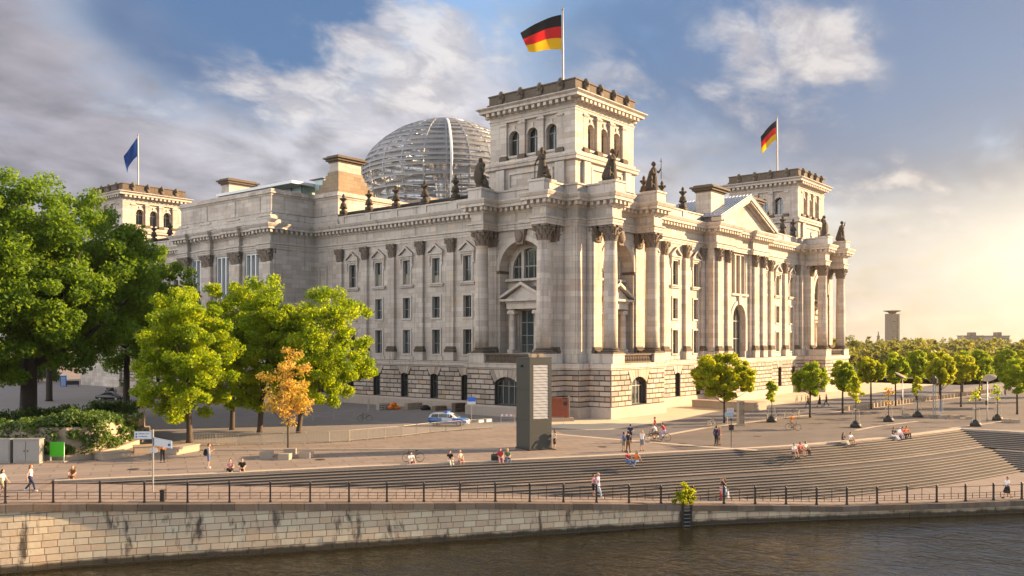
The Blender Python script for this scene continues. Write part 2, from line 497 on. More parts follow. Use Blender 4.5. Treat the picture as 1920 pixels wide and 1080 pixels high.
# ------------------------------------------------------------------ mesh builder
class MB:
    def __init__(self, M=None):
        self.v, self.f, self.mi, self.M, self.m = [], [], [], M, 0

    def add(self, vs, fs, m=None):
        o = len(self.v)
        if self.M is not None:
            vs = [tuple(self.M @ Vector(p)) for p in vs]
        self.v += [tuple(p) for p in vs]
        self.f += [tuple(i + o for i in f) for f in fs]
        self.mi += [self.m if m is None else m] * len(fs)
        return self

    def quad(self, a, b, c, d, m=None):
        return self.add([a, b, c, d], [(0, 1, 2, 3)], m)

    def box(self, x0, y0, z0, x1, y1, z1, m=None):
        v = [(x0, y0, z0), (x1, y0, z0), (x1, y1, z0), (x0, y1, z0), (x0, y0, z1), (x1, y0, z1), (x1, y1, z1), (x0, y1, z1)]
        return self.add(v, [(3, 2, 1, 0), (4, 5, 6, 7), (0, 1, 5, 4), (1, 2, 6, 5), (2, 3, 7, 6), (3, 0, 4, 7)], m)

    def prism(self, pts, z0, z1, m=None):
        n = len(pts)
        v = [(x, y, z0) for x, y in pts] + [(x, y, z1) for x, y in pts]
        f = [tuple(range(n - 1, -1, -1)), tuple(range(n, 2 * n))] + [(i, (i + 1) % n, n + (i + 1) % n, n + i) for i in range(n)]
        return self.add(v, f, m)

    def prism_y(self, pts, y0, y1, m=None):
        """polygon of (x, z) points given depth from y0 to y1"""
        n = len(pts)
        v = [(x, y0, z) for x, z in pts] + [(x, y1, z) for x, z in pts]
        f = [tuple(range(n)), tuple(range(2 * n - 1, n - 1, -1))] + [(i, n + i, n + (i + 1) % n, (i + 1) % n) for i in range(n)]
        return self.add(v, f, m)

    def lathe(self, prof, n=16, c=(0, 0, 0), m=None, sy=1.0):
        v, f = [], []
        for r, z in prof:
            for i in range(n):
                a = 2 * PI * i / n
                v.append((c[0] + r * math.cos(a), c[1] + r * math.sin(a) * sy, c[2] + z))
        k = len(prof)
        for j in range(k - 1):
            for i in range(n):
                f.append((j * n + i, j * n + (i + 1) % n, (j + 1) * n + (i + 1) % n, (j + 1) * n + i))
        if prof[0][0] > 1e-4:
            f.append(tuple(range(n - 1, -1, -1)))
        if prof[-1][0] > 1e-4:
            f.append(tuple((k - 1) * n + i for i in range(n)))
        return self.add(v, f, m)

    def path(self, pts, rad, n=8, m=None, cap=True):
        """tube through points with a radius at each"""
        pts = [Vector(p) for p in pts]
        if isinstance(rad, (int, float)):
            rad = [rad] * len(pts)
        v, f = [], []
        u = None
        for i, p in enumerate(pts):
            d = (pts[min(i + 1, len(pts) - 1)] - pts[max(i - 1, 0)]).normalized()
            if u is None:
                u = d.cross(Vector((0.31, 0.17, 0.93)) if abs(d.z) < 0.9 else Vector((1, 0, 0))).normalized()
            else:
                u = (u - d * u.dot(d)).normalized()
            w = d.cross(u)
            for k in range(n):
                a = 2 * PI * k / n
                v.append(tuple(p + (u * math.cos(a) + w * math.sin(a)) * rad[i]))
        for i in range(len(pts) - 1):
            for k in range(n):
                f.append((i * n + k, i * n + (k + 1) % n, (i + 1) * n + (k + 1) % n, (i + 1) * n + k))
        if cap:
            f += [tuple(range(n - 1, -1, -1)), tuple((len(pts) - 1) * n + k for k in range(n))]
        return self.add(v, f, m)

    def capsule(self, p, q, r0, r1, n=10, m=None):
        p, q = Vector(p), Vector(q)
        d = q - p
        L = d.length
        d = d / L if L > 1e-6 else Vector((0, 0, 1))
        pts, rad = [], []
        for a in (-85, -60, -30, 0):
            pts.append(p + d * (r0 * math.sin(math.radians(a))))
            rad.append(r0 * math.cos(math.radians(a)))
        for a in (0, 30, 60, 85):
            pts.append(q + d * (r1 * math.sin(math.radians(a))))
            rad.append(r1 * math.cos(math.radians(a)))
        return self.path(pts, rad, n, m)

    def ball(self, c, r, n=10, k=6, m=None):
        if isinstance(r, (int, float)):
            r = (r, r, r)
        v = [(c[0], c[1], c[2] - r[2])]
        f = []
        for j in range(1, k):
            t = -PI / 2 + PI * j / k
            for i in range(n):
                a = 2 * PI * i / n
                v.append((c[0] + r[0] * math.cos(t) * math.cos(a), c[1] + r[1] * math.cos(t) * math.sin(a), c[2] + r[2] * math.sin(t)))
        v.append((c[0], c[1], c[2] + r[2]))
        top = len(v) - 1
        for i in range(n):
            f.append((0, 1 + (i + 1) % n, 1 + i))
            f.append((top, 1 + (k - 2) * n + i, 1 + (k - 2) * n + (i + 1) % n))
        for j in range(k - 2):
            for i in range(n):
                f.append((1 + j * n + i, 1 + j * n + (i + 1) % n, 1 + (j + 1) * n + (i + 1) % n, 1 + (j + 1) * n + i))
        return self.add(v, f, m)

    def sweep(self, poly, prof, m=None, closed=False):
        """profile of (outward offset, z) along a plan polyline; outward is to the right of the walk"""
        cols = [offset(poly, d, closed) for d, _ in prof]
        n, k = len(poly), len(prof)
        v = [(cols[j][i][0], cols[j][i][1], prof[j][1]) for i in range(n) for j in range(k)]
        f = []
        for i in range(n if closed else n - 1):
            i2 = (i + 1) % n
            for j in range(k - 1):
                f.append((i * k + j, i2 * k + j, i2 * k + j + 1, i * k + j + 1))
        if not closed and k > 3:
            f += [tuple(range(k)), tuple((n - 1) * k + j for j in range(k - 1, -1, -1))]
        return self.add(v, f, m)

    def mesh(self, name, mats, smooth=False):
        me = bpy.data.meshes.new(name)
        me.from_pydata(self.v, [], self.f)
        for m in (mats if isinstance(mats, (list, tuple)) else [mats]):
            me.materials.append(M[m] if isinstance(m, str) else m)
        if any(self.mi):
            me.polygons.foreach_set('material_index', self.mi)
        if smooth:
            me.polygons.foreach_set('use_smooth', [True] * len(me.polygons))
        me.update()
        return me

    def build(self, name, mats, parent=None, loc=(0, 0, 0), rz=0.0, smooth=False):
        return ob(name, self.mesh(name, mats, smooth), parent, loc, rz)


def offset(poly, d, closed=False):
    n = len(poly)
    out = []
    for i in range(n):
        def nrm(a, b):
            dx, dy = b[0] - a[0], b[1] - a[1]
            L = math.hypot(dx, dy) or 1
            return (dy / L, -dx / L)
        if closed or 0 < i < n - 1:
            n1, n2 = nrm(poly[i - 1], poly[i]), nrm(poly[i], poly[(i + 1) % n])
        elif i == 0:
            n1 = n2 = nrm(poly[0], poly[1])
        else:
            n1 = n2 = nrm(poly[-2], poly[-1])
        k = 1 + n1[0] * n2[0] + n1[1] * n2[1]
        k = max(k, 0.35)
        out.append((poly[i][0] + d * (n1[0] + n2[0]) / k, poly[i][1] + d * (n1[1] + n2[1]) / k))
    return out


def ob(name, me, parent=None, loc=(0, 0, 0), rz=0.0, scale=None):
    o = bpy.data.objects.new(name, me)
    COL.objects.link(o)
    o.location = loc
    o.rotation_euler = (0, 0, rz)
    if scale is not None:
        o.scale = scale if isinstance(scale, (tuple, list)) else (scale,) * 3
    if parent is not None:
        o.parent = parent
    return o


def nth(k):
    return ('first', 'second', 'third', 'fourth', 'fifth', 'sixth', 'seventh', 'eighth', 'ninth', 'tenth')[k] if k < 10 else '%d%s' % (k + 1, {1: 'st', 2: 'nd', 3: 'rd'}.get((k + 1) % 10, 'th') if k + 1 not in (11, 12, 13) else 'th')


def tag(o, label, cat, group=None):
    o['label'], o['category'] = label, cat
    if group:
        o['group'] = group
    return o


def thing(name, label, cat, loc=(0, 0, 0), rz=0.0, group=None):
    return tag(ob(name, None, None, loc, rz), label, cat, group)


def kind(o, k):
    o['kind'] = k
    return o


def dup(root, loc, rz, label, group=None, scale=None):
    kids = {}
    for o in bpy.data.objects:
        if o.parent is not None:
            kids.setdefault(o.parent, []).append(o)

    def cp(o, par):
        c = o.copy()
        COL.objects.link(c)
        c.parent = par
        for ch in kids.get(o, []):
            cp(ch, c)
        return c
    r = cp(root, None)
    r.location = loc
    r.rotation_euler = (0, 0, rz)
    if scale is not None:
        r.scale = scale if isinstance(scale, (tuple, list)) else (scale,) * 3
    r['label'] = label
    if group:
        r['group'] = group
    return r


RE = Matrix.Rotation(-PI / 2, 4, 'Z')      # the east front: local x runs to the right as one faces the wall


def place(face, x, y, z):
    """wall-local (x right, y inward) to the plan"""
    return (x, y, z) if face == 'N' else (y, -x, z)


def arc(xa, xb, zs, rise, n=14):
    w = xb - xa
    R = (w * w / 4 + rise * rise) / (2 * rise)
    c, zc = (xa + xb) / 2, zs + rise - R
    a0 = math.asin(min(1, (w / 2) / R))
    return [(c + R * math.sin(-a0 + 2 * a0 * i / n), zc + R * math.cos(-a0 + 2 * a0 * i / n)) for i in range(n + 1)]


def panel(mb, y, x0, x1, z0, z1, ops, depth):
    """wall face at y with openings (xa, xb, za, zb, rise) and their reveals"""
    xs = sorted({x0, x1, *[o[0] for o in ops], *[o[1] for o in ops]})
    zs = sorted({z0, z1, *[o[2] for o in ops], *[o[3] for o in ops]})
    for i in range(len(xs) - 1):
        for j in range(len(zs) - 1):
            cx, cz = (xs[i] + xs[i + 1]) / 2, (zs[j] + zs[j + 1]) / 2
            if any(o[0] < cx < o[1] and o[2] < cz < o[3] for o in ops):
                continue
            mb.quad((xs[i], y, zs[j]), (xs[i + 1], y, zs[j]), (xs[i + 1], y, zs[j + 1]), (xs[i], y, zs[j + 1]))
    for (xa, xb, za, zb, rise) in ops:
        zs_ = zb - rise
        mb.quad((xa, y, za), (xa, y + depth, za), (xb, y + depth, za), (xb, y, za))
        mb.quad((xa, y, za), (xa, y, zs_), (xa, y + depth, zs_), (xa, y + depth, za))
        mb.quad((xb, y, zs_), (xb, y, za), (xb, y + depth, za), (xb, y + depth, zs_))
        if rise <= 0:
            mb.quad((xa, y, zb), (xb, y, zb), (xb, y + depth, zb), (xa, y + depth, zb))
        else:
            p = arc(xa, xb, zs_, rise)
            for (a, b) in zip(p, p[1:]):
                mb.quad((a[0], y, a[1]), (b[0], y, b[1]), (b[0], y + depth, b[1]), (a[0], y + depth, a[1]))
                mb.quad((a[0], y, a[1]), (b[0], y, b[1]), (b[0], y, zb), (a[0], y, zb))


def opening_poly(xa, xb, za, zb, rise):
    p = [(xb, za), (xa, za)]
    return p + (arc(xa, xb, zb - rise, rise) if rise > 0 else [(xa, zb), (xb, zb)])


def ring_strip(mb, pts_in, pts_out, y0, y1):
    """band between two matching open outlines, front at y0, back at y1"""
    for (a, b), (c, d) in zip(zip(pts_in, pts_in[1:]), zip(pts_out, pts_out[1:])):
        mb.quad((a[0], y0, a[1]), (b[0], y0, b[1]), (d[0], y0, d[1]), (c[0], y0, c[1]))
        mb.quad((c[0], y0, c[1]), (d[0], y0, d[1]), (d[0], y1, d[1]), (c[0], y1, c[1]))
        mb.quad((a[0], y1, a[1]), (b[0], y1, b[1]), (b[0], y0, b[1]), (a[0], y0, a[1]))
    for a, c in ((pts_in[0], pts_out[0]), (pts_in[-1], pts_out[-1])):
        mb.quad((a[0], y0, a[1]), (c[0], y0, c[1]), (c[0], y1, c[1]), (a[0], y1, a[1]))


# ------------------------------------------------------------------ the parliament building
PB = thing('parliament_building', 'monumental sandstone parliament building with corner towers, columned fronts and a glass dome above', 'building')

W, L = 74.2, 115.0
E_PORT0, E_PORT1, E_PX = 44.2, 70.9, 15.3      # east portico from y0 to y1, front at x = -15.8
N_P0, N_P1, N_PY = 27.2, 46.9, 9.6


# plan of the main order, walked from the far east front round the near corner and along the north front
EAST_TOP = [(-7.4, 106.9), (-7.4, E_PORT1), (-E_PX - .6, E_PORT1), (-E_PX - .6, 67.9), (-E_PX, 67.9)]
for yc in (62.4, 54.05):
    EAST_TOP += [(-E_PX, yc + 1.45), (-E_PX - .6, yc + 1.45), (-E_PX - .6, yc - 1.45), (-E_PX, yc - 1.45)]
EAST_TOP += [(-E_PX, 47.2), (-E_PX - .6, 47.2), (-E_PX - .6, E_PORT0), (-7.4, E_PORT0)]


def corner_plan(cx, frieze=True, east=True):
    s = 11.95 if frieze else 0
    p = []
    if east:
        p += [(-7.4, 8.1), (-8.1, 8.1), (-8.1, 6.1), (-s, 6.1), (-s, 4.0), (-9.15, 4.0), (-9.15, -4.0), (-s, -4.0), (-s, -6.1), (-8.1, -6.1), (-8.1, -8.1)]
    else:
        p += [(cx - 8.1, -7.4), (cx - 8.1, -8.1)]
    p += [(cx - 6.1, -8.1), (cx - 6.1, -s), (cx - 4, -s), (cx - 4, -9.15), (cx + 4, -9.15), (cx + 4, -s), (cx + 6.1, -s), (cx + 6.1, -8.1), (cx + 8.1, -8.1)]
    return p


NORTH_TOP = [(8.1, -7.4), (N_P0, -7.4), (N_P0, -N_PY), (33.4, -N_PY), (33.4, -9.0), (40.7, -9.0), (40.7, -N_PY), (N_P1, -N_PY), (N_P1, -7.4)]
PLAN = EAST_TOP + corner_plan(0) + NORTH_TOP + corner_plan(W, east=False) + [(W + 8.1, 12.0)]
GROUND = [(-7.8, 106.5), (-7.8, E_PORT1 + .4), (-E_PX - 1.0, E_PORT1 + .4), (-E_PX - 1.0, E_PORT0 - .4), (-7.8, E_PORT0 - .4), (-7.8, 6.7), (-12, 6.7), (-12, -6.6), (-8.8, -6.6),
          (-8.8, -8.8), (-6.6, -8.8), (-6.6, -12), (6.6, -12), (6.6, -7.8), (N_P0 - .4, -7.8), (N_P0 - .4, -N_PY - .5), (N_P1 + .4, -N_PY - .5), (N_P1 + .4, -7.8),
          (W - 6.6, -7.8), (W - 6.6, -12), (W + 6.6, -12), (W + 6.6, -8.8), (W + 8.8, -8.8), (W + 8.8, 12)]

MB().sweep(GROUND, [(0.0, -0.3), (0.22, -0.3), (0.22, 1.15), (0.10, 1.38), (0.0, 1.4)]).build('plinth', 'rust', PB)
MB().sweep(GROUND, [(0, 5.98), (.12, 6.0), (.12, 6.12), (.26, 6.2), (.26, 6.62), (.34, 6.66), (.34, 6.78), (-.5, 6.84)]).build('string_course', 'trim', PB)
MB().sweep(PLAN, [(0, 23.95), (.10, 23.95), (.10, 24.28), (.18, 24.3), (.18, 24.6), (.36, 24.68), (.36, 24.84), (0, 24.9)]).build('architrave', 'trim', PB)
MB().sweep(PLAN, [(0, 24.9), (0, 26.1)]).build('frieze', 'stone', PB)
MB().sweep(PLAN, [(0, 26.1), (.12, 26.12), (.2, 26.3), (.3, 26.36), (.3, 26.86), (1.05, 26.9), (1.05, 27.25), (1.15, 27.3), (1.36, 27.66), (1.36, 27.78), (.25, 27.98), (0, 27.98)]).build('cornice', 'trim', PB)
MB().sweep(PLAN, [(.02, 27.98), (.02, 28.95), (.18, 29.02), (.18, 29.22), (-.55, 29.26), (-.55, 27.9)]).build('parapet', 'trim', PB)


def dentils(poly, d, z0, z1, step, w, name='dentil_course'):
    mb = MB()
    base, front = offset(poly, 0.29), offset(poly, d)
    for i in range(len(poly) - 1):
        a, b = front[i], front[i + 1]
        Ls = math.hypot(b[0] - a[0], b[1] - a[1])
        n = max(1, int(Ls / step))
        tx, ty = (b[0] - a[0]) / Ls, (b[1] - a[1]) / Ls
        nx, ny = ty, -tx
        for k in range(n):
            t = Ls * (k + .5) / n
            cx, cy = a[0] + tx * t, a[1] + ty * t
            q = [(cx - tx * w / 2, cy - ty * w / 2), (cx + tx * w / 2, cy + ty * w / 2)]
            back = d - 0.28
            q += [(q[1][0] - nx * back, q[1][1] - ny * back), (q[0][0] - nx * back, q[0][1] - ny * back)]
            mb.prism(q, z0, z1)
    return kind(mb.build(name, 'trim', PB), 'stuff')


dentils(PLAN, 0.86, 26.42, 26.897, 0.86, 0.44)

# ---- walls with real openings
WIN = {1: (7.75, 11.2, .76), 2: (12.9, 15.9, .74), 3: (17.9, 21.4, .76)}


def wing_wall(face, y, x0, x1, centres, z0=6.8, z1=23.96):
    mb = MB(RE if face == 'E' else None)
    ops = [(c - h, c + h, a, b, 0) for c in centres for (a, b, h) in WIN.values()]
    panel(mb, y, x0, x1, z0, z1, ops, .5)
    mb.build('wall', 'stone', PB)


E_BAYS = [10.8, 16.8, 22.8, 28.8, 34.8]
N_BAYS = [11.45, 18.0, 24.5]
N_BAYS2 = [W - b for b in N_BAYS]
E_FAR = [115 - b for b in E_BAYS]
wing_wall('E', -7.4, -E_PORT0, -8.1, [-b for b in E_BAYS])
wing_wall('E', -7.4, -106.9, -E_PORT1, [-b for b in E_FAR])
wing_wall('N', -7.4, 8.1, N_P0, N_BAYS)
wing_wall('N', -7.4, N_P1, W - 8.1, N_BAYS2)


# ---- window kits: surround (part) with pane, frame, sill, hood as sub-parts
def win_kit(w, h, hood, sill, arch_rise=0.0):
    k = {}
    b = .27
    mb = MB()
    if arch_rise:
        i = [(-w / 2, 0)] + arc(-w / 2, w / 2, h - arch_rise, arch_rise) + [(w / 2, 0)]
        o = [(-w / 2 - b, 0)] + arc(-w / 2 - b, w / 2 + b, h - arch_rise, arch_rise + b) + [(w / 2 + b, 0)]
    else:
        i = [(-w / 2, 0), (-w / 2, h), (w / 2, h), (w / 2, 0)]
        o = [(-w / 2 - b, 0), (-w / 2 - b, h + b), (w / 2 + b, h + b), (w / 2 + b, 0)]
    ring_strip(mb, i, o, -.11, .0)
    ring_strip(mb, i, [(p[0] * .5 + q[0] * .5, p[1] * .5 + q[1] * .5) for p, q in zip(i, o)], -.06, .0)
    if not sill:
        mb.box(-w / 2 - b, -.13, -.25, w / 2 + b, .0, -.003)
    k['window'] = mb.mesh('window', 'trim')
    pm = MB()
    pm.add([(x, .42, z) for x, z in opening_poly(-w / 2, w / 2, 0, h, arch_rise)], [tuple(range(len(opening_poly(-w / 2, w / 2, 0, h, arch_rise))))])
    k['pane'] = pm.mesh('pane', 'glass')
    fm = MB()
    t = .075
    for x in (-w / 2 + t / 2, 0.0, w / 2 - t / 2):
        fm.box(x - t / 2, .34, 0, x + t / 2, .40, h - (arch_rise * .55 if x else 0))
    for z in (0.03, h * .44, h - .04 - arch_rise):
        fm.box(-w / 2, .335, z - .04, w / 2, .405, z + .04)
    k['frame'] = fm.mesh('frame', 'frame')
    if sill:
        k['sill'] = MB().box(-w / 2 - .75, -.34, -.28, w / 2 + .75, .0, -.06).box(-w / 2 - .65, -.22, -.5, w / 2 + .65, .0, -.283).mesh('sill', 'trim')
    if hood:
        hm = MB()
        e = w / 2 + .72
        z0 = h + .55
        hm.box(-e, -.42, z0, e, .0, z0 + .17)
        hm.box(-e + .15, -.25, z0 - .3, e - .15, .0, z0 - .003)
        # raking cornice and tympanum
        top = z0 + 1.28
        for sgn in (-1, 1):
            pts = [(sgn * e, z0 + .173), (0, top - .05), (0, top + .22), (sgn * (e + .02), z0 + .42)]
            hm.prism_y(pts, -.42, .0)
        hm.prism_y([(-e + .2, z0 + .175), (e - .2, z0 + .175), (0, top - .06)], -.1, -.002)
        for sgn in (-1, 1):
            x = sgn * (w / 2 + .42)
            hm.box(x - .13, -.30, z0 - 1.0, x + .13, .0, z0 - .31)
            hm.box(x - .11, -.19, z0 - 1.55, x + .11, .0, z0 - 1.003)
        k['pediment'] = hm.mesh('pediment', 'trim')
    return k


KIT = {1: win_kit(1.52, 3.45, False, False), 2: win_kit(1.48, 3.0, False, False), 3: win_kit(1.52, 3.5, True, True)}


def put_window(kit, face, x, y, z, blind=None):
    rz = 0 if face == 'N' else -PI / 2
    w = ob('window', kit['window'], PB, place(face, x, y, z), rz)
    for n in ('pane', 'frame', 'sill', 'pediment'):
        if n in kit:
            c = ob(n, kit[n], w)
            if n == 'pane':
                c.rotation_euler = (random.uniform(-.012, .012), 0, random.uniform(-.02, .02))
    if blind:
        zz = kit['pane'].vertices
        mz = max(v.co.z for v in zz)
        mx = max(v.co.x for v in zz)
        MB().box(-mx + .05, .405, .02, mx - .05, .41, mz * blind).build('blind', 'blind', w)
    return w


blind_spots = {(22.8, 3): .42, (28.8, 3): .5, (16.8, 3): .3}
for c in E_BAYS + E_FAR:
    for r, (a, b, h) in WIN.items():
        put_window(KIT[r], 'E', -c, -7.4, a, blind_spots.get((c, r)))
for c in N_BAYS + N_BAYS2:
    for r, (a, b, h) in WIN.items():
        put_window(KIT[r], 'N', c, -7.4, a)
# blank bay beside the east portico: slim window with a panel over it
put_window({k: KIT[3][k] for k in ('window', 'pane', 'frame')}, 'E', -42.0, -7.46, 17.9)
MB(RE).box(-43.0, -7.47, 22.1, -41.0, -7.39, 23.6).build('panel', 'trim', PB)

# ---- corinthian capital, unit size: shaft radius 1, height 2.3


def capital_mesh():
    mb = MB()
    mb.lathe([(1.0, 0), (1.1, .06), (1.1, .16), (.98, .2), (1.0, .8), (1.08, 1.3), (1.3, 1.9)], 16)
    for tier, (z0, h, n, off, r) in enumerate(((.16, .85, 8, 0, 1.0), (.75, .95, 8, .5, 1.05))):
        for i in range(n):
            a = 2 * PI * (i + off) / n
            ca, sa = math.cos(a), math.sin(a)
            prof = [(r, 0, .33), (r + .12, h * .5, .34), (r + .22, h * .85, .27), (r + .42, h, .2), (r + .46, h * .84, .12)]
            v = []
            for (rr, zz, ww) in prof:
                v += [(rr * ca - ww * sa, rr * sa + ww * ca, z0 + zz), ((rr + .09) * ca, (rr + .09) * sa, z0 + zz), (rr * ca + ww * sa, rr * sa - ww * ca, z0 + zz)]
            f = []
            for j in range(4):
                for q in range(2):
                    f.append((j * 3 + q, j * 3 + q + 1, j * 3 + q + 4, j * 3 + q + 3))
            mb.add(v, f)
    for i in range(4):
        a = PI / 4 + i * PI / 2
        c = Vector((1.52 * math.cos(a), 1.52 * math.sin(a), 1.66))
        t = Vector((-math.sin(a), math.cos(a), 0))
        mb.path([c - t * .2, c + t * .2], [.3, .3], 10)
        mb.path([Vector((1.05 * math.cos(a), 1.05 * math.sin(a), 1.2)), c], [.16, .22], 6)
    s = 1.55
    pts = []
    for i in range(4):
        a = PI / 4 + i * PI / 2
        a2 = a + PI / 2
        p, q = Vector((math.cos(a), math.sin(a))) * s * 1.26, Vector((math.cos(a2), math.sin(a2))) * s * 1.26
        t = (q - p).normalized()
        mid = (p + q) / 2 * .84
        pts += [tuple(p + t * .12), tuple(p.lerp(mid, .55)), tuple(mid), tuple(q.lerp(mid, .55)), tuple(q - t * .12)]
    mb.prism(pts, 1.95, 2.28)
    for i in range(4):
        a = i * PI / 2
        mb.ball((1.32 * math.cos(a), 1.32 * math.sin(a), 2.08), .19, 6, 4)
    return mb.mesh('capital', 'capital', False)


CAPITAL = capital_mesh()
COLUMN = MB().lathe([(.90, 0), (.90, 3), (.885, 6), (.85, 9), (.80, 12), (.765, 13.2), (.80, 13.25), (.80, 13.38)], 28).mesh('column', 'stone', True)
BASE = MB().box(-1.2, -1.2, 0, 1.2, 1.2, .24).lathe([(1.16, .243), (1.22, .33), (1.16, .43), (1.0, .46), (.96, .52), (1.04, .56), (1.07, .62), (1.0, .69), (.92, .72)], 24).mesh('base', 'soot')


def column(face, x, y, z0=8.0):
    c = ob('column', COLUMN, PB, place(face, x, y, z0 + .72), 0)
    ob('base', BASE, c, (0, 0, -.72))
    ob('capital', CAPITAL, c, (0, 0, 13.25), 0, (.80, .80, .88))
    return c


PIL = {}


def pilaster(face, x, y, w=1.3, d=.42, z0=6.84, cap=True):
    """pilaster on the wall plane y: pedestal, dark base, shaft, capital"""
    key = (w, d)
    if key not in PIL:
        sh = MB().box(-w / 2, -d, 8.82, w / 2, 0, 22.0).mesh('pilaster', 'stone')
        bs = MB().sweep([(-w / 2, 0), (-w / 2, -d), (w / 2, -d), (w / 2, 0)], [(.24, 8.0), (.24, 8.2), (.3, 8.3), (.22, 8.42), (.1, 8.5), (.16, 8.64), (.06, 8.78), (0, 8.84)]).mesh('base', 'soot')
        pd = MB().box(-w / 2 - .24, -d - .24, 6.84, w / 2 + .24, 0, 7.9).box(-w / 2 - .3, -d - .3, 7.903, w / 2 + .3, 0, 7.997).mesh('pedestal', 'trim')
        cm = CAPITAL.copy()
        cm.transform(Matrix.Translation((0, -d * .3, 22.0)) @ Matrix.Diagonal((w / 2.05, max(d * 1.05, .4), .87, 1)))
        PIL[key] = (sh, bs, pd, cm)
    sh, bs, pd, cm = PIL[key]
    rz = 0 if face == 'N' else -PI / 2
    p = ob('pilaster', sh, PB, place(face, x, y, 0), rz)
    ob('base', bs, p)
    ob('pedestal', pd, p)
    ob('capital', cm, p)
    return p


for c in (13.8, 19.8, 25.8, 31.8, 37.7):
    pilaster('E', -c, -7.4)
    pilaster('E', -(115 - c), -7.4)
for c in (14.7, 21.25):
    pilaster('N', c, -7.4)
    pilaster('N', W - c, -7.4)
for c in (N_P0 - .75, 9.1):
    pilaster('N', c, -7.4, .9)
    pilaster('N', W - c, -7.4, .9)
# pedestal-zone panels under the lower windows
for face, bays in (('E', [-b for b in E_BAYS]), ('N', N_BAYS + N_BAYS2)):
    for c in bays:
        MB(RE if face == 'E' else None).box(c - 1.3, -7.52, 6.85, c + 1.3, -7.39, 7.42).build('apron', 'trim', PB)

# ---- rusticated ground floor: backing wall with openings, then the stones
STONES = {'n': 0}
spill = MB()


def stone_block(mb, x0, x1, y, z0, z1, jx=.028, d=.10):
    x0, x1, z0, z1 = x0 + jx, x1 - jx, z0 + .042, z1 - .042
    dd = d + random.uniform(-.015, .02)
    b = .05
    v = [(x0, y + .02, z0), (x1, y + .02, z0), (x1, y + .02, z1), (x0, y + .02, z1), (x0 + b, y - dd, z0 + b), (x1 - b, y - dd, z0 + b), (x1 - b, y - dd, z1 - b), (x0 + b, y - dd, z1 - b)]
    mb.add(v, [(0, 1, 5, 4), (1, 2, 6, 5), (2, 3, 7, 6), (3, 0, 4, 7), (4, 5, 6, 7)])


def emit(mb, parent, name, mat, limit=300):
    if STONES['n'] < limit:
        STONES['n'] += 1
        mb.build(name, mat, parent)
    else:
        o = len(spill.v)
        spill.v += mb.v
        spill.f += [tuple(i + o for i in f) for f in mb.f]
        spill.mi += mb.mi


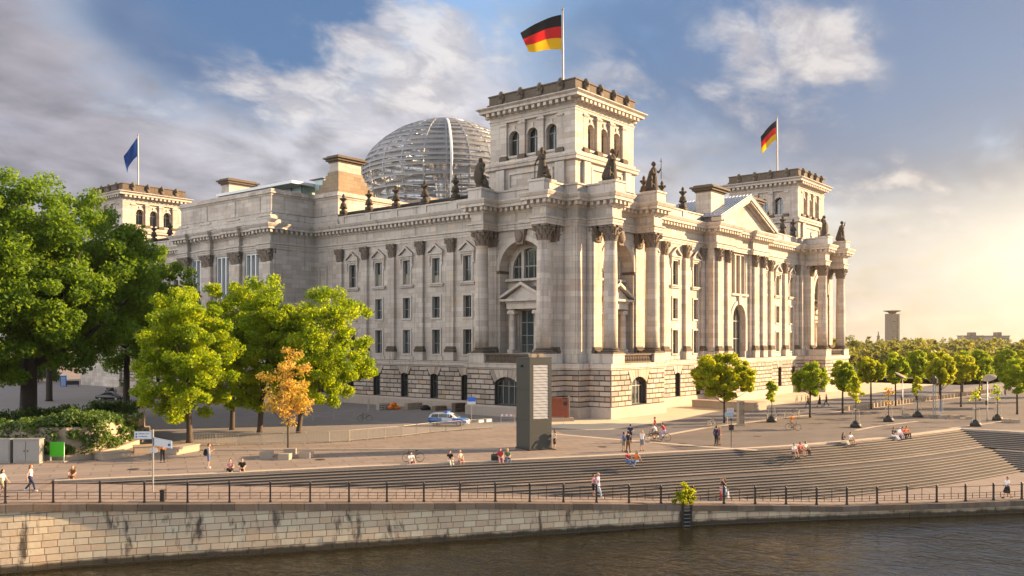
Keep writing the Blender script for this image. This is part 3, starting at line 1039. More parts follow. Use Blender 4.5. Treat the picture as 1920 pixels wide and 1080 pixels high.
def ground_front(face, y, x0, x1, wins, single=True):
    """wins: (centre, width, sill z, top z, rise)"""
    Mx = RE if face == 'E' else None
    ops = [(c - w / 2, c + w / 2, a, b, r) for (c, w, a, b, r) in wins]
    mb = MB(Mx)
    panel(mb, y, x0, x1, 1.39, 6.0, ops, .75)
    mb.build('ground_floor_wall', 'joint', PB)
    zc, k = 1.42, 0
    H = (5.97 - 1.42) / 7
    for k in range(7):
        z0, z1 = zc + k * H, zc + (k + 1) * H
        cuts = []
        for (c, w, a, b, r) in wins:
            if z0 < b - r * .4 and z1 > a + .1:
                cuts.append((c - w / 2 - .02, c + w / 2 + .02))
            if z1 > b - r + .1:
                e = w * .5 + .25 + (z0 + H * .5 - (b - r)) * .42
                cuts.append((c - e, c + e))
        cuts.sort()
        merged = []
        for a, b in cuts:
            if merged and a < merged[-1][1] + .15:
                merged[-1] = (merged[-1][0], max(b, merged[-1][1]))
            else:
                merged.append((a, b))
        runs, cur = [], x0
        for a, b in merged:
            if a > cur + .2:
                runs.append((cur, a))
            cur = max(cur, b)
        if cur < x1 - .2:
            runs.append((cur, x1))
        for a, b in runs:
            n = max(1, round((b - a) / 1.62))
            edges = [a + (b - a) * i / n for i in range(n + 1)]
            if k % 2 and n > 1:
                st = (b - a) / n
                edges = [a] + [a + st * (i + .5) for i in range(n)] + [b]
            elif k % 2 and n == 1 and b - a > 1.2:
                edges = [a, (a + b) / 2 + .2, b]
            for p, q in zip(edges, edges[1:]):
                m2 = MB(Mx)
                stone_block(m2, p, q, y, z0, z1)
                emit(m2, PB, 'stone', 'rust', 300 if single else 0)
    # voussoirs
    for (c, w, a, b, r) in wins:
        n = 5 if w < 2.5 else 7
        zs = b - r
        ap = arc(c - w / 2 - .02, c + w / 2 + .02, zs + .02, r + .01, n) if r > 0 else [(c - w / 2 + w * i / n, b) for i in range(n + 1)]
        spread = w * .5 + .25 + (5.97 - zs) * .42
        tp = [(c - spread + 2 * spread * i / n, 5.95) for i in range(n + 1)]
        for i in range(n):
            P4 = [ap[i], ap[i + 1], tp[i + 1], tp[i]]
            g = .03
            cx, cz = sum(p[0] for p in P4) / 4, sum(p[1] for p in P4) / 4
            P4 = [(p[0] + (cx - p[0]) * .08, p[1] + (cz - p[1]) * .03) for p in P4]
            m2 = MB(Mx)
            m2.prism_y(P4, y - (.16 if i == n // 2 else .12), y + .02)
            emit(m2, PB, 'stone', 'rust', 300 if single else 0)
        # jamb stones run smooth beside the opening
    # windows
    for (c, w, a, b, r) in wins:
        wm = MB()
        pts = opening_poly(-w / 2, w / 2, 0, b - a, r)
        ins = opening_poly(-w / 2 + .12, w / 2 - .12, .12, b - a - .12, max(r - .03, .001))
        ring_strip(wm, ins + ins[:1], pts + pts[:1], .52, .6)
        wn = wm.build('window', 'frame_dark', PB, place(face, c, y, a), 0 if face == 'N' else -PI / 2)
        pm = MB().add([(x, .62, z) for x, z in pts], [tuple(range(len(pts)))]).build('pane', 'glass', wn)
        fm = MB()
        nm = 1 if w < 2.5 else 3
        for i in range(nm):
            x = -w / 2 + w * (i + 1) / (nm + 1)
            fm.box(x - .05, .53, .1, x + .05, .61, b - a - r * .6)
        fm.box(-w / 2 + .1, .525, (b - a) * .66, w / 2 - .1, .615, (b - a) * .66 + .1)
        fm.build('frame', 'frame_dark' if w < 2.5 else 'lamp_grey', wn)


def gw(c, w=1.42):
    return (c, w, 1.45, 4.9, .2)


CW = (0, 3.6, 1.5, 5.0, .75)
ground_front('E', -12.0, -6.7, 6.6, [(-0.1, 3.7, 1.5, 5.0, .75)])
ground_front('E', -7.8, -(E_PORT0 - .4), -6.7, [gw(-b) for b in E_BAYS] + [gw(-42.0)])
ground_front('E', -8.8, 6.6, 8.8, [])
ground_front('N', -8.8, -8.8, -6.6, [])
ground_front('N', -12.0, -6.6, 6.6, [CW])
ground_front('N', -7.8, 6.6, N_P0 - .4, [gw(b) for b in N_BAYS], True)
ground_front('N', -N_PY - .5, N_P0 - .4, N_P1 + .4, [], False)
ground_front('N', -7.8, N_P1 + .4, W - 6.6, [gw(b) for b in N_BAYS2], False)
ground_front('N', -12.0, W - 6.6, W + 6.6, [(W, 3.6, 1.5, 5.0, .75)], False)
ground_front('E', -E_PX - 1.0, -(E_PORT1 + .4), -(E_PORT0 - .4), [], False)
ground_front('E', -7.8, -106.5, -(E_PORT1 + .4), [gw(-b) for b in E_FAR], False)
# returns facing the other way at the projections
for face, y, a, b in (('N', E_PORT0 - .4, -E_PX - 1.0, -7.8), ('E', N_P0 - .4, 7.8, N_PY + .5), ('E', W - 6.6, 7.8, 12.0), ('N', -6.6, -12.0, -8.8), ('E', -6.6, 8.8, 12.0)):
    ground_front(face, y, a, b, [], False)
if spill.v:
    kind(spill.build('rustication', 'rust', PB), 'stuff')


# ---- corner pavilion fronts: two giant columns, deep arched niche, small portal with a pediment
def pavilion_front(face, cx, full=True):
    def B(x):
        return x + cx if face == 'N' else x - cx
    Mx = RE if face == 'E' else None
    o = B(0)
    mb = MB(Mx)
    panel(mb, -8.9, o - 6.1, o + 6.1, 6.8, 23.96, [(o - 3.75, o + 3.75, 8.0, 22.55, 3.75)], 1.75)
    mb.build('wall', 'stone', PB)
    # archivolt, imposts, keystone
    mb = MB(Mx)
    i = arc(o - 3.75, o + 3.75, 18.8, 3.75, 24)
    q = arc(o - 4.45, o + 4.45, 18.8, 4.45, 24)
    ring_strip(mb, i, q, -9.05, -8.9)
    mb.build('archivolt', 'trim', PB)
    mb = MB(Mx)
    for s in (-1, 1):
        a, b = sorted((o + s * 3.6, o + s * 4.6))
        mb.box(a, -9.1, 18.45, b, -7.2, 18.8)
    mb.build('impost', 'soot', PB)
    mb = MB(Mx)
    mb.prism_y([(o - .55, 22.0), (o + .55, 22.0), (o + .85, 23.9), (o - .85, 23.9)], -9.5, -8.7)
    mb.ball((o, -9.55, 23.0), (.6, .35, .75), 10, 6)
    mb.build('keystone', 'capital', PB)
    # back wall of the niche with the upper arched window and the portal
    mb = MB(Mx)
    panel(mb, -7.15, o - 3.75, o + 3.75, 8.0, 22.6, [(o - 1.55, o + 1.55, 8.05, 13.6, 0), (o - 3.1, o + 3.1, 17.75, 21.9, 3.0)], .35)
    mb.build('niche_wall', 'stone', PB)
    rz = 0 if face == 'N' else -PI / 2
    wm = MB()
    ring_strip(wm, [(-2.9, 0)] + arc(-2.9, 2.9, 1.15, 2.85) + [(2.9, 0)], [(-3.1, 0)] + arc(-3.1, 3.1, 1.15, 3.0) + [(3.1, 0)], -.1, .3)
    for x in (-1.25, 1.25):
        wm.box(x - .22, -.06, 0, x + .22, .3, 3.72)
    wn = wm.build('window', 'trim', PB, place(face, o, -7.15, 17.75), rz)
    pts = opening_poly(-3.1, 3.1, 0, 4.15, 3.0)
    MB().add([(x, .27, z) for x, z in pts], [tuple(range(len(pts)))]).build('pane', 'glass', wn)
    fm = MB()
    fm.box(-3, .19, 1.55, 3, .26, 1.72)
    for x in (-2.1, -.45, .45, 2.1):
        fm.box(x - .05, .195, 0, x + .05, .255, 3.6 - (abs(x) > 1) * .7)
    for x in (-1.0, 1.0):
        fm.box(x - .05, .195, 0, x + .05, .255, 3.7)
    fm.build('frame', 'frame', wn)
    MB().box(-3.7, -.75, -.32, 3.7, .3, -.003).build('sill', 'trim', wn)
    # portal
    d = MB()
    d.box(-1.55, .05, 0, 1.55, .1, 5.5)
    dn = d.build('doorway', 'frame_dark', PB, place(face, o, -7.15, 8.06), rz)
    MB().quad((-1.5, .04, .03), (1.5, .04, .03), (1.5, .04, 5.46), (-1.5, .04, 5.46)).build('pane', 'glass', dn)
    fm = MB()
    for x in (-1.45, -.55, .55, 1.45):
        fm.box(x - .05, -.03, .02, x + .05, .035, 5.44)
    for z in (2.2, 3.9):
        fm.box(-1.5, -.035, z, 1.5, .038, z + .09)
    for k in range(9):
        x = -1.3 + k * .325
        fm.box(x - .015, -.1, .05, x + .015, -.07, 1.0)
    fm.box(-1.5, -.1, 1.0, 1.5, -.06, 1.06)
    fm.build('frame', 'frame', dn)
    ae = MB(Mx)
    for s in (-1, 1):
        a, b = sorted((o + s * 1.62, o + s * 2.5))
        ae.box(a, -8.9, 8.01, b, -7.16, 8.45)
        ae.box(a + .05, -7.5, 8.45, b - .05, -7.16, 13.6)
    ae.box(o - 2.75, -8.75, 13.75, o + 2.75, -7.16, 14.5)
    ae.box(o - 2.85, -8.85, 14.503, o + 2.85, -7.16, 14.7)
    ae.box(o - 3.55, -9.3, 14.75, o + 3.55, -7.16, 15.05)
    for s in (-1, 1):
        ae.prism_y([(o + s * 3.55, 15.06), (o, 16.85), (o, 17.25), (o + s * 3.6, 15.4)], -9.3, -7.16)
    ae.prism_y([(o - 3.0, 15.07), (o + 3.0, 15.07), (o, 16.8)], -8.7, -7.17)
    for k in range(17):
        x = o - 3.2 + k * .4
        ae.box(x - .1, -9.15, 14.703, x + .1, -8.85, 14.749)
    ae.build('portal_surround', 'trim', PB)
    for s in (-1, 1):
        c = MB().lathe([(.50, 0), (.52, .12), (.43, .2), (.43, 1.5), (.41, 3.4), (.36, 4.6), (.40, 4.64)], 18).build('small_column', 'stone', PB, place(face, o + s * 2.05, -8.35, 8.45), rz, True)
        h = MB().box(-.5, -.42, 4.95, .5, .42, 5.12)
        for sx in (-1, 1):
            h.path([(sx * .42, -.4, 4.82), (sx * .42, .4, 4.82)], .2, 10)
        h.lathe([(.4, 4.64), (.46, 4.8), (.48, 4.95)], 14)
        h.build('capital', 'trim', c)
    for s in (-1, 1):
        column(face, o + s * 5.05, -11.0)
        p = MB(Mx)
        x = o + s * 5.05
        p.box(x - 1.35, -12.2, 6.8, x + 1.35, -8.9, 7.85)
        p.box(x - 1.42, -12.28, 7.853, x + 1.42, -8.9, 8.0)
        p.build('pedestal', 'trim', PB)
        pilaster(face, x, -8.9, 1.75, .22)
    bal = MB(Mx)
    bal.box(o - 3.7, -11.9, 6.82, o + 3.7, -11.45, 7.0)
    bal.box(o - 3.7, -11.95, 7.75, o + 3.7, -11.4, 7.95)
    bal.box(o - 3.7, -11.75, 7.003, o + 3.7, -11.6, 7.745)
    for k in range(18):
        x = o - 3.45 + k * .406
        bal.lathe([(.1, 7.0), (.15, 7.2), (.09, 7.5), (.12, 7.75)], 8, (x, -11.72, 0))
    bal.build('balustrade', 'soot', PB)


pavilion_front('E', 0)
pavilion_front('N', 0)
pavilion_front('N', W)

# plain walls that close the pavilion corners, wing ends and portico sides
PL = [(6.8, 23.96)]


def plain_wall(poly, z0=6.8, z1=23.96, mat='stone'):
    MB().sweep(poly, [(0, z0), (0, z1)]).build('wall', mat, PB)


plain_wall([(-7.4, 8.1), (-8.1, 8.1), (-8.1, 6.1), (-8.9, 6.1)])
plain_wall([(-8.9, -6.1), (-8.1, -6.1), (-8.1, -8.1), (-6.1, -8.1), (-6.1, -8.9)])
plain_wall([(6.1, -8.9), (6.1, -8.1), (8.1, -8.1), (8.1, -7.4)])
plain_wall([(W - 8.1, -7.4), (W - 8.1, -8.1), (W - 6.1, -8.1), (W - 6.1, -8.9)])
plain_wall([(W + 6.1, -8.9), (W + 6.1, -8.1), (W + 8.1, -8.1), (W + 8.1, 12)])
# shallow strip on the corner pier, as on the photograph's pale vertical bands
for face in ('E', 'N'):
    X = 1 if face == 'E' else -1
    MB(RE if face == 'E' else None).sweep([(X * 6.35, -8.1), (X * 7.85, -8.1)] if X > 0 else [(-7.85, -8.1), (-6.35, -8.1)], [(-.0, 6.82), (.09, 6.82), (.09, 23.9), (0, 23.9)]).build('corner_strip', 'stone', PB)
for cx in (0, W):
    MB().box(cx - 8.3, -8.3, 6.83, cx + 8.3, -7.0, 7.9).build('pedestal', 'trim', PB)
MB().box(-8.29, -6.99, 6.83, -7.0, 8.3, 7.895).build('pedestal', 'trim', PB)

# ---- east portico: broad piers with capitals, tall paired lights between
EP_PIERS = (45.8, 54.05, 62.4, 69.3)
mb = MB(RE)
mids = [(a + b) / 2 for a, b in zip(EP_PIERS, EP_PIERS[1:])]
panel(mb, -E_PX, -E_PORT1, -E_PORT0, 6.8, 23.96, [(-m - 2.0, -m + 2.0, 12.0, 23.6, 0) for m in mids] + [(-m - 1.3, -m + 1.3, 7.0, 11.2, 0) for m in mids], 1.0)
mb.build('wall', 'stone', PB)
for m in mids:
    wm = MB()
    for x in (-1.9, -.62, .62, 1.9):
        wm.box(x - .16, -.05, 0, x + .16, .55, 11.6)
    wm.box(-2.0, -.06, 11.3, 2.0, .55, 11.6)
    wn = wm.build('window', 'white_metal', PB, (-E_PX + .3, m, 12.0), -PI / 2)
    MB().quad((-2, .5, 0), (2, .5, 0), (2, .5, 11.6), (-2, .5, 11.6)).build('pane', 'glass', wn)
    MB().box(-2.4, -.5, -.4, 2.4, .3, -.003).build('sill', 'trim', wn)
    d = MB().box(-1.3, .45, 0, 1.3, .5, 4.2).build('window', 'frame_dark', PB, (-E_PX + .3, m, 7.0), -PI / 2)
    MB().quad((-1.2, .44, .1), (1.2, .44, .1), (1.2, .44, 4.1), (-1.2, .44, 4.1)).build('pane', 'glass', d)
for yc in EP_PIERS:
    w = 2.9 if yc not in (EP_PIERS[-1],) else 2.9
    p = MB(RE).box(-yc - w / 2, -E_PX - .55, 8.8, -yc + w / 2, -E_PX + .02, 22.0)
    p = p.build('pier', 'stone', PB)
    b = MB(RE).box(-yc - w / 2 - .2, -E_PX - .85, 6.82, -yc + w / 2 + .2, -E_PX, 8.3).box(-yc - w / 2 - .1, -E_PX - .7, 8.303, -yc + w / 2 + .1, -E_PX, 8.797)
    b.build('base', 'soot', p)
    cm = CAPITAL.copy()
    cm.transform(RE @ Matrix.Translation((-yc, -E_PX - .2, 22.0)) @ Matrix.Diagonal((w / 2.3, .5, .87, 1)))
    ob('capital', cm, p)
plain_wall([(-E_PX, E_PORT0), (-7.4, E_PORT0)])
plain_wall([(-7.4, E_PORT1), (-E_PX, E_PORT1)])
MB().sweep([(-E_PX - .6, E_PORT0), (-7.4, E_PORT0)], [(0, 6.82), (.2, 6.82), (.2, 7.9), (.0, 8.0)]).build('pedestal', 'trim', PB)

# attic over the east portico
ATTIC = [(-7.2, 76.4), (-7.2, 70.6), (-E_PX - .2, 70.6), (-E_PX - .2, 44.5), (-7.2, 44.5), (-7.2, 38.6), (14, 38.6)]
MB().sweep(ATTIC, [(.3, 29.0), (.3, 29.5), (.1, 29.62), (0, 29.7), (0, 32.25), (.1, 32.28), (.14, 32.5), (.34, 32.62), (.34, 32.86), (.2, 32.95), (.2, 33.3), (-.6, 33.4)]).build('attic', 'stone', PB)
MB().sweep(ATTIC, [(.75, 27.97), (.75, 28.5), (.45, 28.62), (.45, 29.02), (0, 29.06)]).build('attic_base', 'trim', PB)
for yc in (47.4, 54.05, 62.4):
    MB(RE).box(-yc - .05, -E_PX - .235, 29.75, -yc + .05, -E_PX - .19, 32.2).build('joint', 'soot', PB)
MB().prism([(-E_PX + .2, 44.7), (14, 44.7), (14, 70.4), (-E_PX + .2, 70.4)], 33.15, 33.3).build('roof', 'pitch', PB)
MB().prism([(-7.0, 38.7), (14, 38.7), (14, 44.75), (-7.0, 44.75)], 33.12, 33.28).build('roof', 'pitch', PB)
MB().prism([(-7.0, 70.35), (14, 70.35), (14, 76.3), (-7.0, 76.3)], 33.12, 33.28).build('roof', 'pitch', PB)


def pylon(x0, y0, dx, dy, z0, z1, steps):
    mb = MB()
    for i, (ex0, ex1, ey, h) in enumerate(steps):
        mb.box(x0 - .02 * i, y0 - .02 * i, z0, x0 + dx + ex1, y0 + dy + ey, z0 + h)
    p = mb.build('pylon', 'brown', PB)
    zc = z1 - 1.1
    MB().box(x0 - .02, y0 - .02, z0 + .01, x0 + dx, y0 + dy, zc).build('shaft', 'stone', p)
    mb = MB()
    for e, a, b in ((.15, 0, .25), (.45, .253, .6), (.75, .603, .85), (.3, .853, 1.1)):
        mb.box(x0 - e, y0 - e, zc + a, x0 + dx + e, y0 + dy + e, zc + b)
    mb.build('cap', 'soot', p)


pylon(-7.1, 38.6, 4.7, 2.2, 33.35, 39.1, [(0, 2.6, 3.6, .7), (0, 1.9, 2.6, 1.4), (0, 1.2, 1.7, 2.1), (0, .6, .9, 2.7), (0, .25, .4, 3.2)])
pylon(-7.1, 68.9, 5.2, 2.4, 33.35, 39.0, [(0, 2.6, 3.0, .7), (0, 1.6, 1.6, 1.6)])
pylon(27.9, -8.3, 4.6, 2.6, 28.0, 34.0, [(0, .6, .6, .6)])
pylon(42.2, -8.3, 4.6, 2.6, 28.0, 34.0, [(0, .6, .6, .6)])

# ---- north portico: pilaster pairs, three tall lights, great arched doorway, pediment
mb = MB()
panel(mb, -8.7, N_P0, N_P1, 6.8, 23.96, [(34.3, 39.9, 17.3, 23.6, 0), (34.6, 39.5, 6.9, 15.6, 2.45)], 1.3)
mb.build('wall', 'stone', PB)
mb = MB()
ring_strip(mb, [(34.6, 8)] + arc(34.6, 39.5, 13.15, 2.45) + [(39.5, 8)], [(34.0, 8)] + arc(34.0, 40.1, 13.15, 3.05) + [(40.1, 8)], -8.85, -8.7)
mb.build('archivolt', 'trim', PB)
MB().prism_y([(36.7, 15.5), (37.4, 15.5), (37.55, 17.0), (36.55, 17.0)], -9.05, -8.7).build('keystone', 'trim', PB)
wm = MB()
for x in (-2.7, -.95, .95, 2.7):
    wm.box(x - .22, .1, 0, x + .22, .6, 6.3)
wm.box(-3.1, -.35, -.35, 3.1, .5, -.003)
wn = wm.build('window', 'trim', PB, (37.1, -8.7, 17.3))
MB().quad((-2.8, .7, 0), (2.8, .7, 0), (2.8, .7, 6.3), (-2.8, .7, 6.3)).build('pane', 'glass', wn)
wm = MB()
ring_strip(wm, [(-2.2, 0)] + arc(-2.2, 2.2, 6.25, 2.2) + [(2.2, 0)], [(-2.45, 0)] + arc(-2.45, 2.45, 6.25, 2.45) + [(2.45, 0)], .85, .95)
for z in (3.0, 5.9):
    wm.box(-2.3, .84, z, 2.3, .94, z + .14)
for x in (-.8, .8):
    wm.box(x - .06, .845, 0, x + .06, .935, 8.3)
wn = wm.build('doorway', 'frame', PB, (37.05, -8.7, 6.9))
pts = opening_poly(-2.45, 2.45, 0, 8.7, 2.45)
MB().add([(x, .97, z) for x, z in pts], [tuple(range(len(pts)))]).build('pane', 'glass', wn)
for x in (28.55, 31.9, 42.2, 45.55):
    pilaster('N', x, -8.9, 1.25, .6)
for a, b in ((N_P0, 33.2), (40.9, N_P1)):
    MB().box(a, -9.1, 6.82, b, -8.69, 23.95).build('pier', 'stone', PB)
for poly in ([(N_P0 + .01, -7.4), (N_P0 + .01, -8.8)], [(N_P1 - .01, -8.8), (N_P1 - .01, -7.4)]):
    plain_wall(poly)
MB().sweep([(N_P0, -7.4), (N_P0, -9.3)], [(0, 6.82), (.2, 6.82), (.2, 7.9), (0, 8.0)]).build('pedestal', 'trim', PB)
# pediment
pc, ph, pz, pt = 37.1, 10.4, 27.98, 33.2
mb = MB()
for s in (-1, 1):
    mb.prism_y([(pc + s * (ph + .4), pz), (pc, pt - .75), (pc, pt), (pc + s * (ph + .55), pz + .62)], -10.9, -9.2)
    mb.prism_y([(pc + s * (ph - 1.2), pz + .05), (pc, pt - 1.3), (pc, pt - .76), (pc + s * (ph + .2), pz + .05)], -10.2, -9.21)
    for k in range(1, 22):
        t = k / 22
        x, z = pc + s * (ph - .4) * (1 - t), pz + .02 + (pt - .95 - pz) * t
        mb.prism_y([(x - .2, z - .12), (x + .2, z - .12 + s * -.0), (x + .2, z + .3), (x - .2, z + .3)], -10.75, -10.2)
mb.build('raking_cornice', 'trim', PB)
MB().prism_y([(pc - ph + .6, pz), (pc + ph - .6, pz), (pc, pt - .9)], -9.75, -9.3).build('tympanum', 'stone', PB)
mb = MB()
for s in (-1, 1):
    a, b = (pc + s * (ph + .7), pz + .68), (pc, pt + .1)
    for y0, y1, dz in [(-10.95, 2.0, 0)]:
        mb.quad((a[0], y0, a[1]), (b[0], y0, b[1]), (b[0], y1, b[1]), (a[0], y1, a[1]))
    for k in range(22):
        y = -10.9 + k * .6
        mb.add([(a[0], y - .05, a[1] + .01), (b[0], y - .05, b[1] + .01), (b[0], y, b[1] + .12), (a[0], y, a[1] + .12), (b[0], y + .05, b[1] + .01), (a[0], y + .05, a[1] + .01)], [(0, 1, 2, 3), (3, 2, 4, 5)])
mb.build('pediment_roof', 'zinc', PB)

# ---- roof over the wings
MB().prism([(-6.6, -6.6), (W + 6, -6.6), (W + 6, 106), (-6.6, 106)], 27.6, 28.2).build('roof', 'pitch', PB)
MB().sweep([(-5.9, 44.0), (-5.9, 6)], [(0, 28.2), (0, 29.9), (-.5, 30.2), (-12, 30.3)]).build('roof_edge', 'pitch', PB)
MB().sweep([(-5.9, 106.0), (-5.9, 71)], [(0, 28.2), (0, 29.9), (-.5, 30.2), (-12, 30.3)]).build('roof_edge', 'pitch', PB)
MB().sweep([(6, -5.9), (W - 6, -5.9)], [(0, 28.2), (0, 29.8), (-.5, 30.0), (-12, 30.1)]).build('roof_edge', 'pitch', PB)

# parapet finials: pedestal, bulb and leaf crown
FIN = MB()
FIN.box(-.62, -.5, 0, .62, .5, .35).box(-.5, -.4, .353, .5, .4, .9)
FIN.lathe([(.46, .9), (.3, 1.05), (.42, 1.25), (.52, 1.6), (.44, 2.0), (.22, 2.2), (.2, 2.3), (.34, 2.45), (.5, 2.72), (.34, 2.9), (.18, 3.0), (.26, 3.2), (.14, 3.45), (.0, 3.65)], 10)
for k in range(5):
    a = k * 2 * PI / 5
    FIN.ball((.45 * math.cos(a), .45 * math.sin(a), 2.75), .17, 6, 4)
    FIN.ball((.5 * math.cos(a), .5 * math.sin(a), 1.35), .16, 6, 4)
FINM = FIN.mesh('finial', 'statue', True)
for y in (13.4, 19.4, 25.4, 31.4, 37.4, 115 - 13.8, 115 - 19.8, 115 - 25.8, 115 - 31.8, 115 - 37.5):
    ob('finial', FINM, PB, (-7.1, y, 29.2), -PI / 2)
    MB().box(-7.55, y - .7, 28.0, -6.9, y + .7, 29.24).build('pedestal', 'trim', PB)
for x in (9.6, 14.7, 21.0, W - 9.6, W - 14.7, W - 21.25):
    ob('finial', FINM, PB, (x, -7.1, 29.2), 0)
    MB().box(x - .7, -7.55, 28.0, x + .7, -6.9, 29.24).build('pedestal', 'trim', PB)


# ---- upper towers
def tower_face_objs(cx, cy, face):
    """one side of the upper tower in wall-local coordinates about its centre"""
    T = Matrix.Translation((cx, cy, 0)) @ (RE if face == 'E' else Matrix.Identity(4))
    s = 7.0
    mb = MB(T)
    panel(mb, -s + .32, -4.7, 4.7, 33.6, 38.75, [(x - .88, x + .88, 34.25, 37.55, .88) for x in (-3.1, 0, 3.1)], .7)
    for sg in (-1, 1):
        a, b = sorted((sg * 4.7, sg * s))
        mb.quad((a, -s, 33.6), (b, -s, 33.6), (b, -s, 38.75), (a, -s, 38.75))
        mb.quad((sg * 4.7, -s, 33.6), (sg * 4.7, -s + .32, 33.6), (sg * 4.7, -s + .32, 38.75), (sg * 4.7, -s, 38.75))
    mb.build('tower_wall', 'stone', PB)
    for x in (-3.1, 0, 3.1):
        wm = MB(T)
        i = [(x - .88, 36.6)] + arc(x - .88, x + .88, 36.67, .88) + [(x + .88, 36.6)]
        q = [(x - 1.08, 36.6)] + arc(x - 1.08, x + 1.08, 36.67, 1.08) + [(x + 1.08, 36.6)]
        ring_strip(wm, i, q, -s + .24, -s + .32)
        wm.box(x - .2, -s + .18, 37.5, x + .2, -s + .31, 38.2)
        wm.box(x - 1.1, -s + .2, 33.95, x + 1.1, -s + .45, 34.24)
        wn = wm.build('window', 'trim', PB)
        pts = opening_poly(x - .88, x + .88, 34.25, 37.55, .88)
        MB(T).add([(a, -s + 1.1, z) for a, z in pts], [tuple(range(len(pts)))]).build('pane', 'glass', wn)
        MB(T).box(x - .06, -s + 1.0, 34.25, x + .06, -s + 1.08, 37.5).box(x - .85, -s + 1.0, 36.4, x - .06, -s + 1.08, 36.52).box(x + .06, -s + 1.0, 36.4, x + .85, -s + 1.08, 36.52).build('frame', 'frame', wn)
    for x in (-4.65, -1.55, 1.55, 4.65):
        p = MB(T)
        p.box(x - .46, -s - .02, 34.25, x + .46, -s + .46, 38.2)
        p = p.build('tower_pilaster', 'stone', PB)
        MB(T).box(x - .52, -s - .1, 38.2, x + .52, -s + .46, 38.32).box(x - .6, -s - .18, 38.323, x + .6, -s + .46, 38.5).box(x - .46, -s - .02, 38.503, x + .46, -s + .46, 38.75).build('capital', 'trim', p)
        MB(T).box(x - .62, -s - .25, 33.62, x + .62, -s + .46, 34.1).box(x - .55, -s - .12, 34.103, x + .55, -s + .46, 34.248).build('base', 'soot', p)
    for x in (-4.9, -1.6, 1.6, 4.9):
        h = MB(T)
        h.box(x - .4, -s - .45, 41.15, x + .4, -s + .1, 41.9)
        h.ball((x, -s - .22, 42.4), (.42, .42, .62), 10, 7)
        h.ball((x, -s - .52, 42.3), (.2, .2, .28), 6, 5)
        h.ball((x - .32, -s - .18, 42.1), (.22, .3, .35), 6, 5)
        h.ball((x + .32, -s - .18, 42.1), (.22, .3, .35), 6, 5)
        h.build('finial', 'soot', PB, smooth=True)
    # attic panel below the storey
    pn = MB(T)
    ring_strip(pn, [(-3.4, 29.9), (-3.4, 31.6), (3.4, 31.6), (3.4, 29.9), (-3.4, 29.9)], [(-3.7, 29.6), (-3.7, 31.9), (3.7, 31.9), (3.7, 29.6), (-3.7, 29.6)], -s - .3, -s - .1)
    pn.build('attic_panel', 'trim', PB)
    for sg in (-1, 1):
        x = sg * 4.9
        MB(T).box(x - .7, -s - .5, 29.2, x + .7, -s - .1, 32.35).build('attic_pier', 'trim', PB)


def tower(cx, cy, faces):
    q = 7.0
    sq = [(cx - q, cy + q), (cx - q, cy - q), (cx + q, cy - q), (cx + q, cy + q)]
    MB().sweep(sq, [(.12, 29.0), (.12, 32.35), (.5, 32.5), (.5, 32.85), (.62, 32.95), (.62, 33.15), (.2, 33.3), (.2, 33.6), (0, 33.66)], closed=True).build('tower_attic', 'stone', PB)
    MB().sweep(sq, [(-.35, 38.7), (.06, 38.71), (.06, 39.0), (.16, 39.05), (.16, 39.15), (0, 39.2), (0, 39.5), (.1, 39.55), (.2, 39.7), (.2, 40.15), (1.1, 40.2), (1.1, 40.5), (1.45, 40.75), (1.45, 40.86), (.3, 41.2), (.3, 41.25)], closed=True).build('tower_cornice', 'trim', PB)
    MB().sweep(sq, [(.32, 41.0), (.32, 41.45), (.12, 41.55), (.12, 42.45), (.24, 42.5), (.24, 42.66), (-.5, 42.7), (-.5, 41.0)], closed=True).build('tower_parapet', 'soot', PB)
    MB().prism([(cx - 6.9, cy - 6.9), (cx + 6.9, cy - 6.9), (cx + 6.9, cy + 6.9), (cx - 6.9, cy + 6.9)], 40.9, 41.3).build('tower_roof', 'pitch', PB)
    mb = MB()
    base = offset(sq, .2, True)
    for i in range(4):
        a, b = base[i], base[(i + 1) % 4]
        Ls = math.hypot(b[0] - a[0], b[1] - a[1])
        tx, ty = (b[0] - a[0]) / Ls, (b[1] - a[1]) / Ls
        nx, ny = ty, -tx
        for k in range(15):
            t = Ls * (k + .5) / 15
            x, y = a[0] + tx * t, a[1] + ty * t
            w = .24
            mb.prism([(x - tx * w - nx * .02, y - ty * w - ny * .02), (x + tx * w - nx * .02, y + ty * w - ny * .02), (x + tx * w + nx * .75, y + ty * w + ny * .75), (x - tx * w + nx * .75, y - ty * w + ny * .75)], 39.72, 40.18)
    kind(mb.build('modillion_course', 'trim', PB), 'stuff')
    for f in faces:
        tower_face_objs(cx, cy, f)
    for f in ('E', 'N'):
        if f not in faces:
            MB(Matrix.Translation((cx, cy, 0)) @ (RE if f == 'E' else Matrix.Identity(4))).box(-7, -7, 33.6, 7, -6.9, 38.75).build('tower_wall', 'stone', PB)
    MB().sweep([(cx + q, cy - q), (cx + q, cy + q), (cx - q, cy + q)], [(0, 33.6), (0, 38.75)]).build('tower_wall', 'stone', PB)


tower(0, 0, ('E', 'N'))
tower(W, 0, ('E', 'N'))
tower(0, L, ('E', 'N'))
# body of the far south-east pavilion, mostly behind the trees
MB().box(-8.3, 106.9, 0, 12, 124, 29.1).build('pavilion_body', 'stone', PB)
MB().box(W + 6.0, 11.9, 0, W + 8.0, 110, 28.5).build('wall', 'stone', PB)
# statue pedestals above the giant columns
for (x, y) in ((-11.3, -5.05), (-11.3, 5.05), (-5.05, -11.3), (5.05, -11.3), (W - 5.05, -11.3), (W + 5.05, -11.3)):
    MB().box(x - 1.15, y - 1.15, 27.98, x + 1.15, y + 1.15, 29.15).box(x - 1.28, y - 1.28, 29.153, x + 1.28, y + 1.28, 29.4).build('statue_pedestal', 'trim', PB)


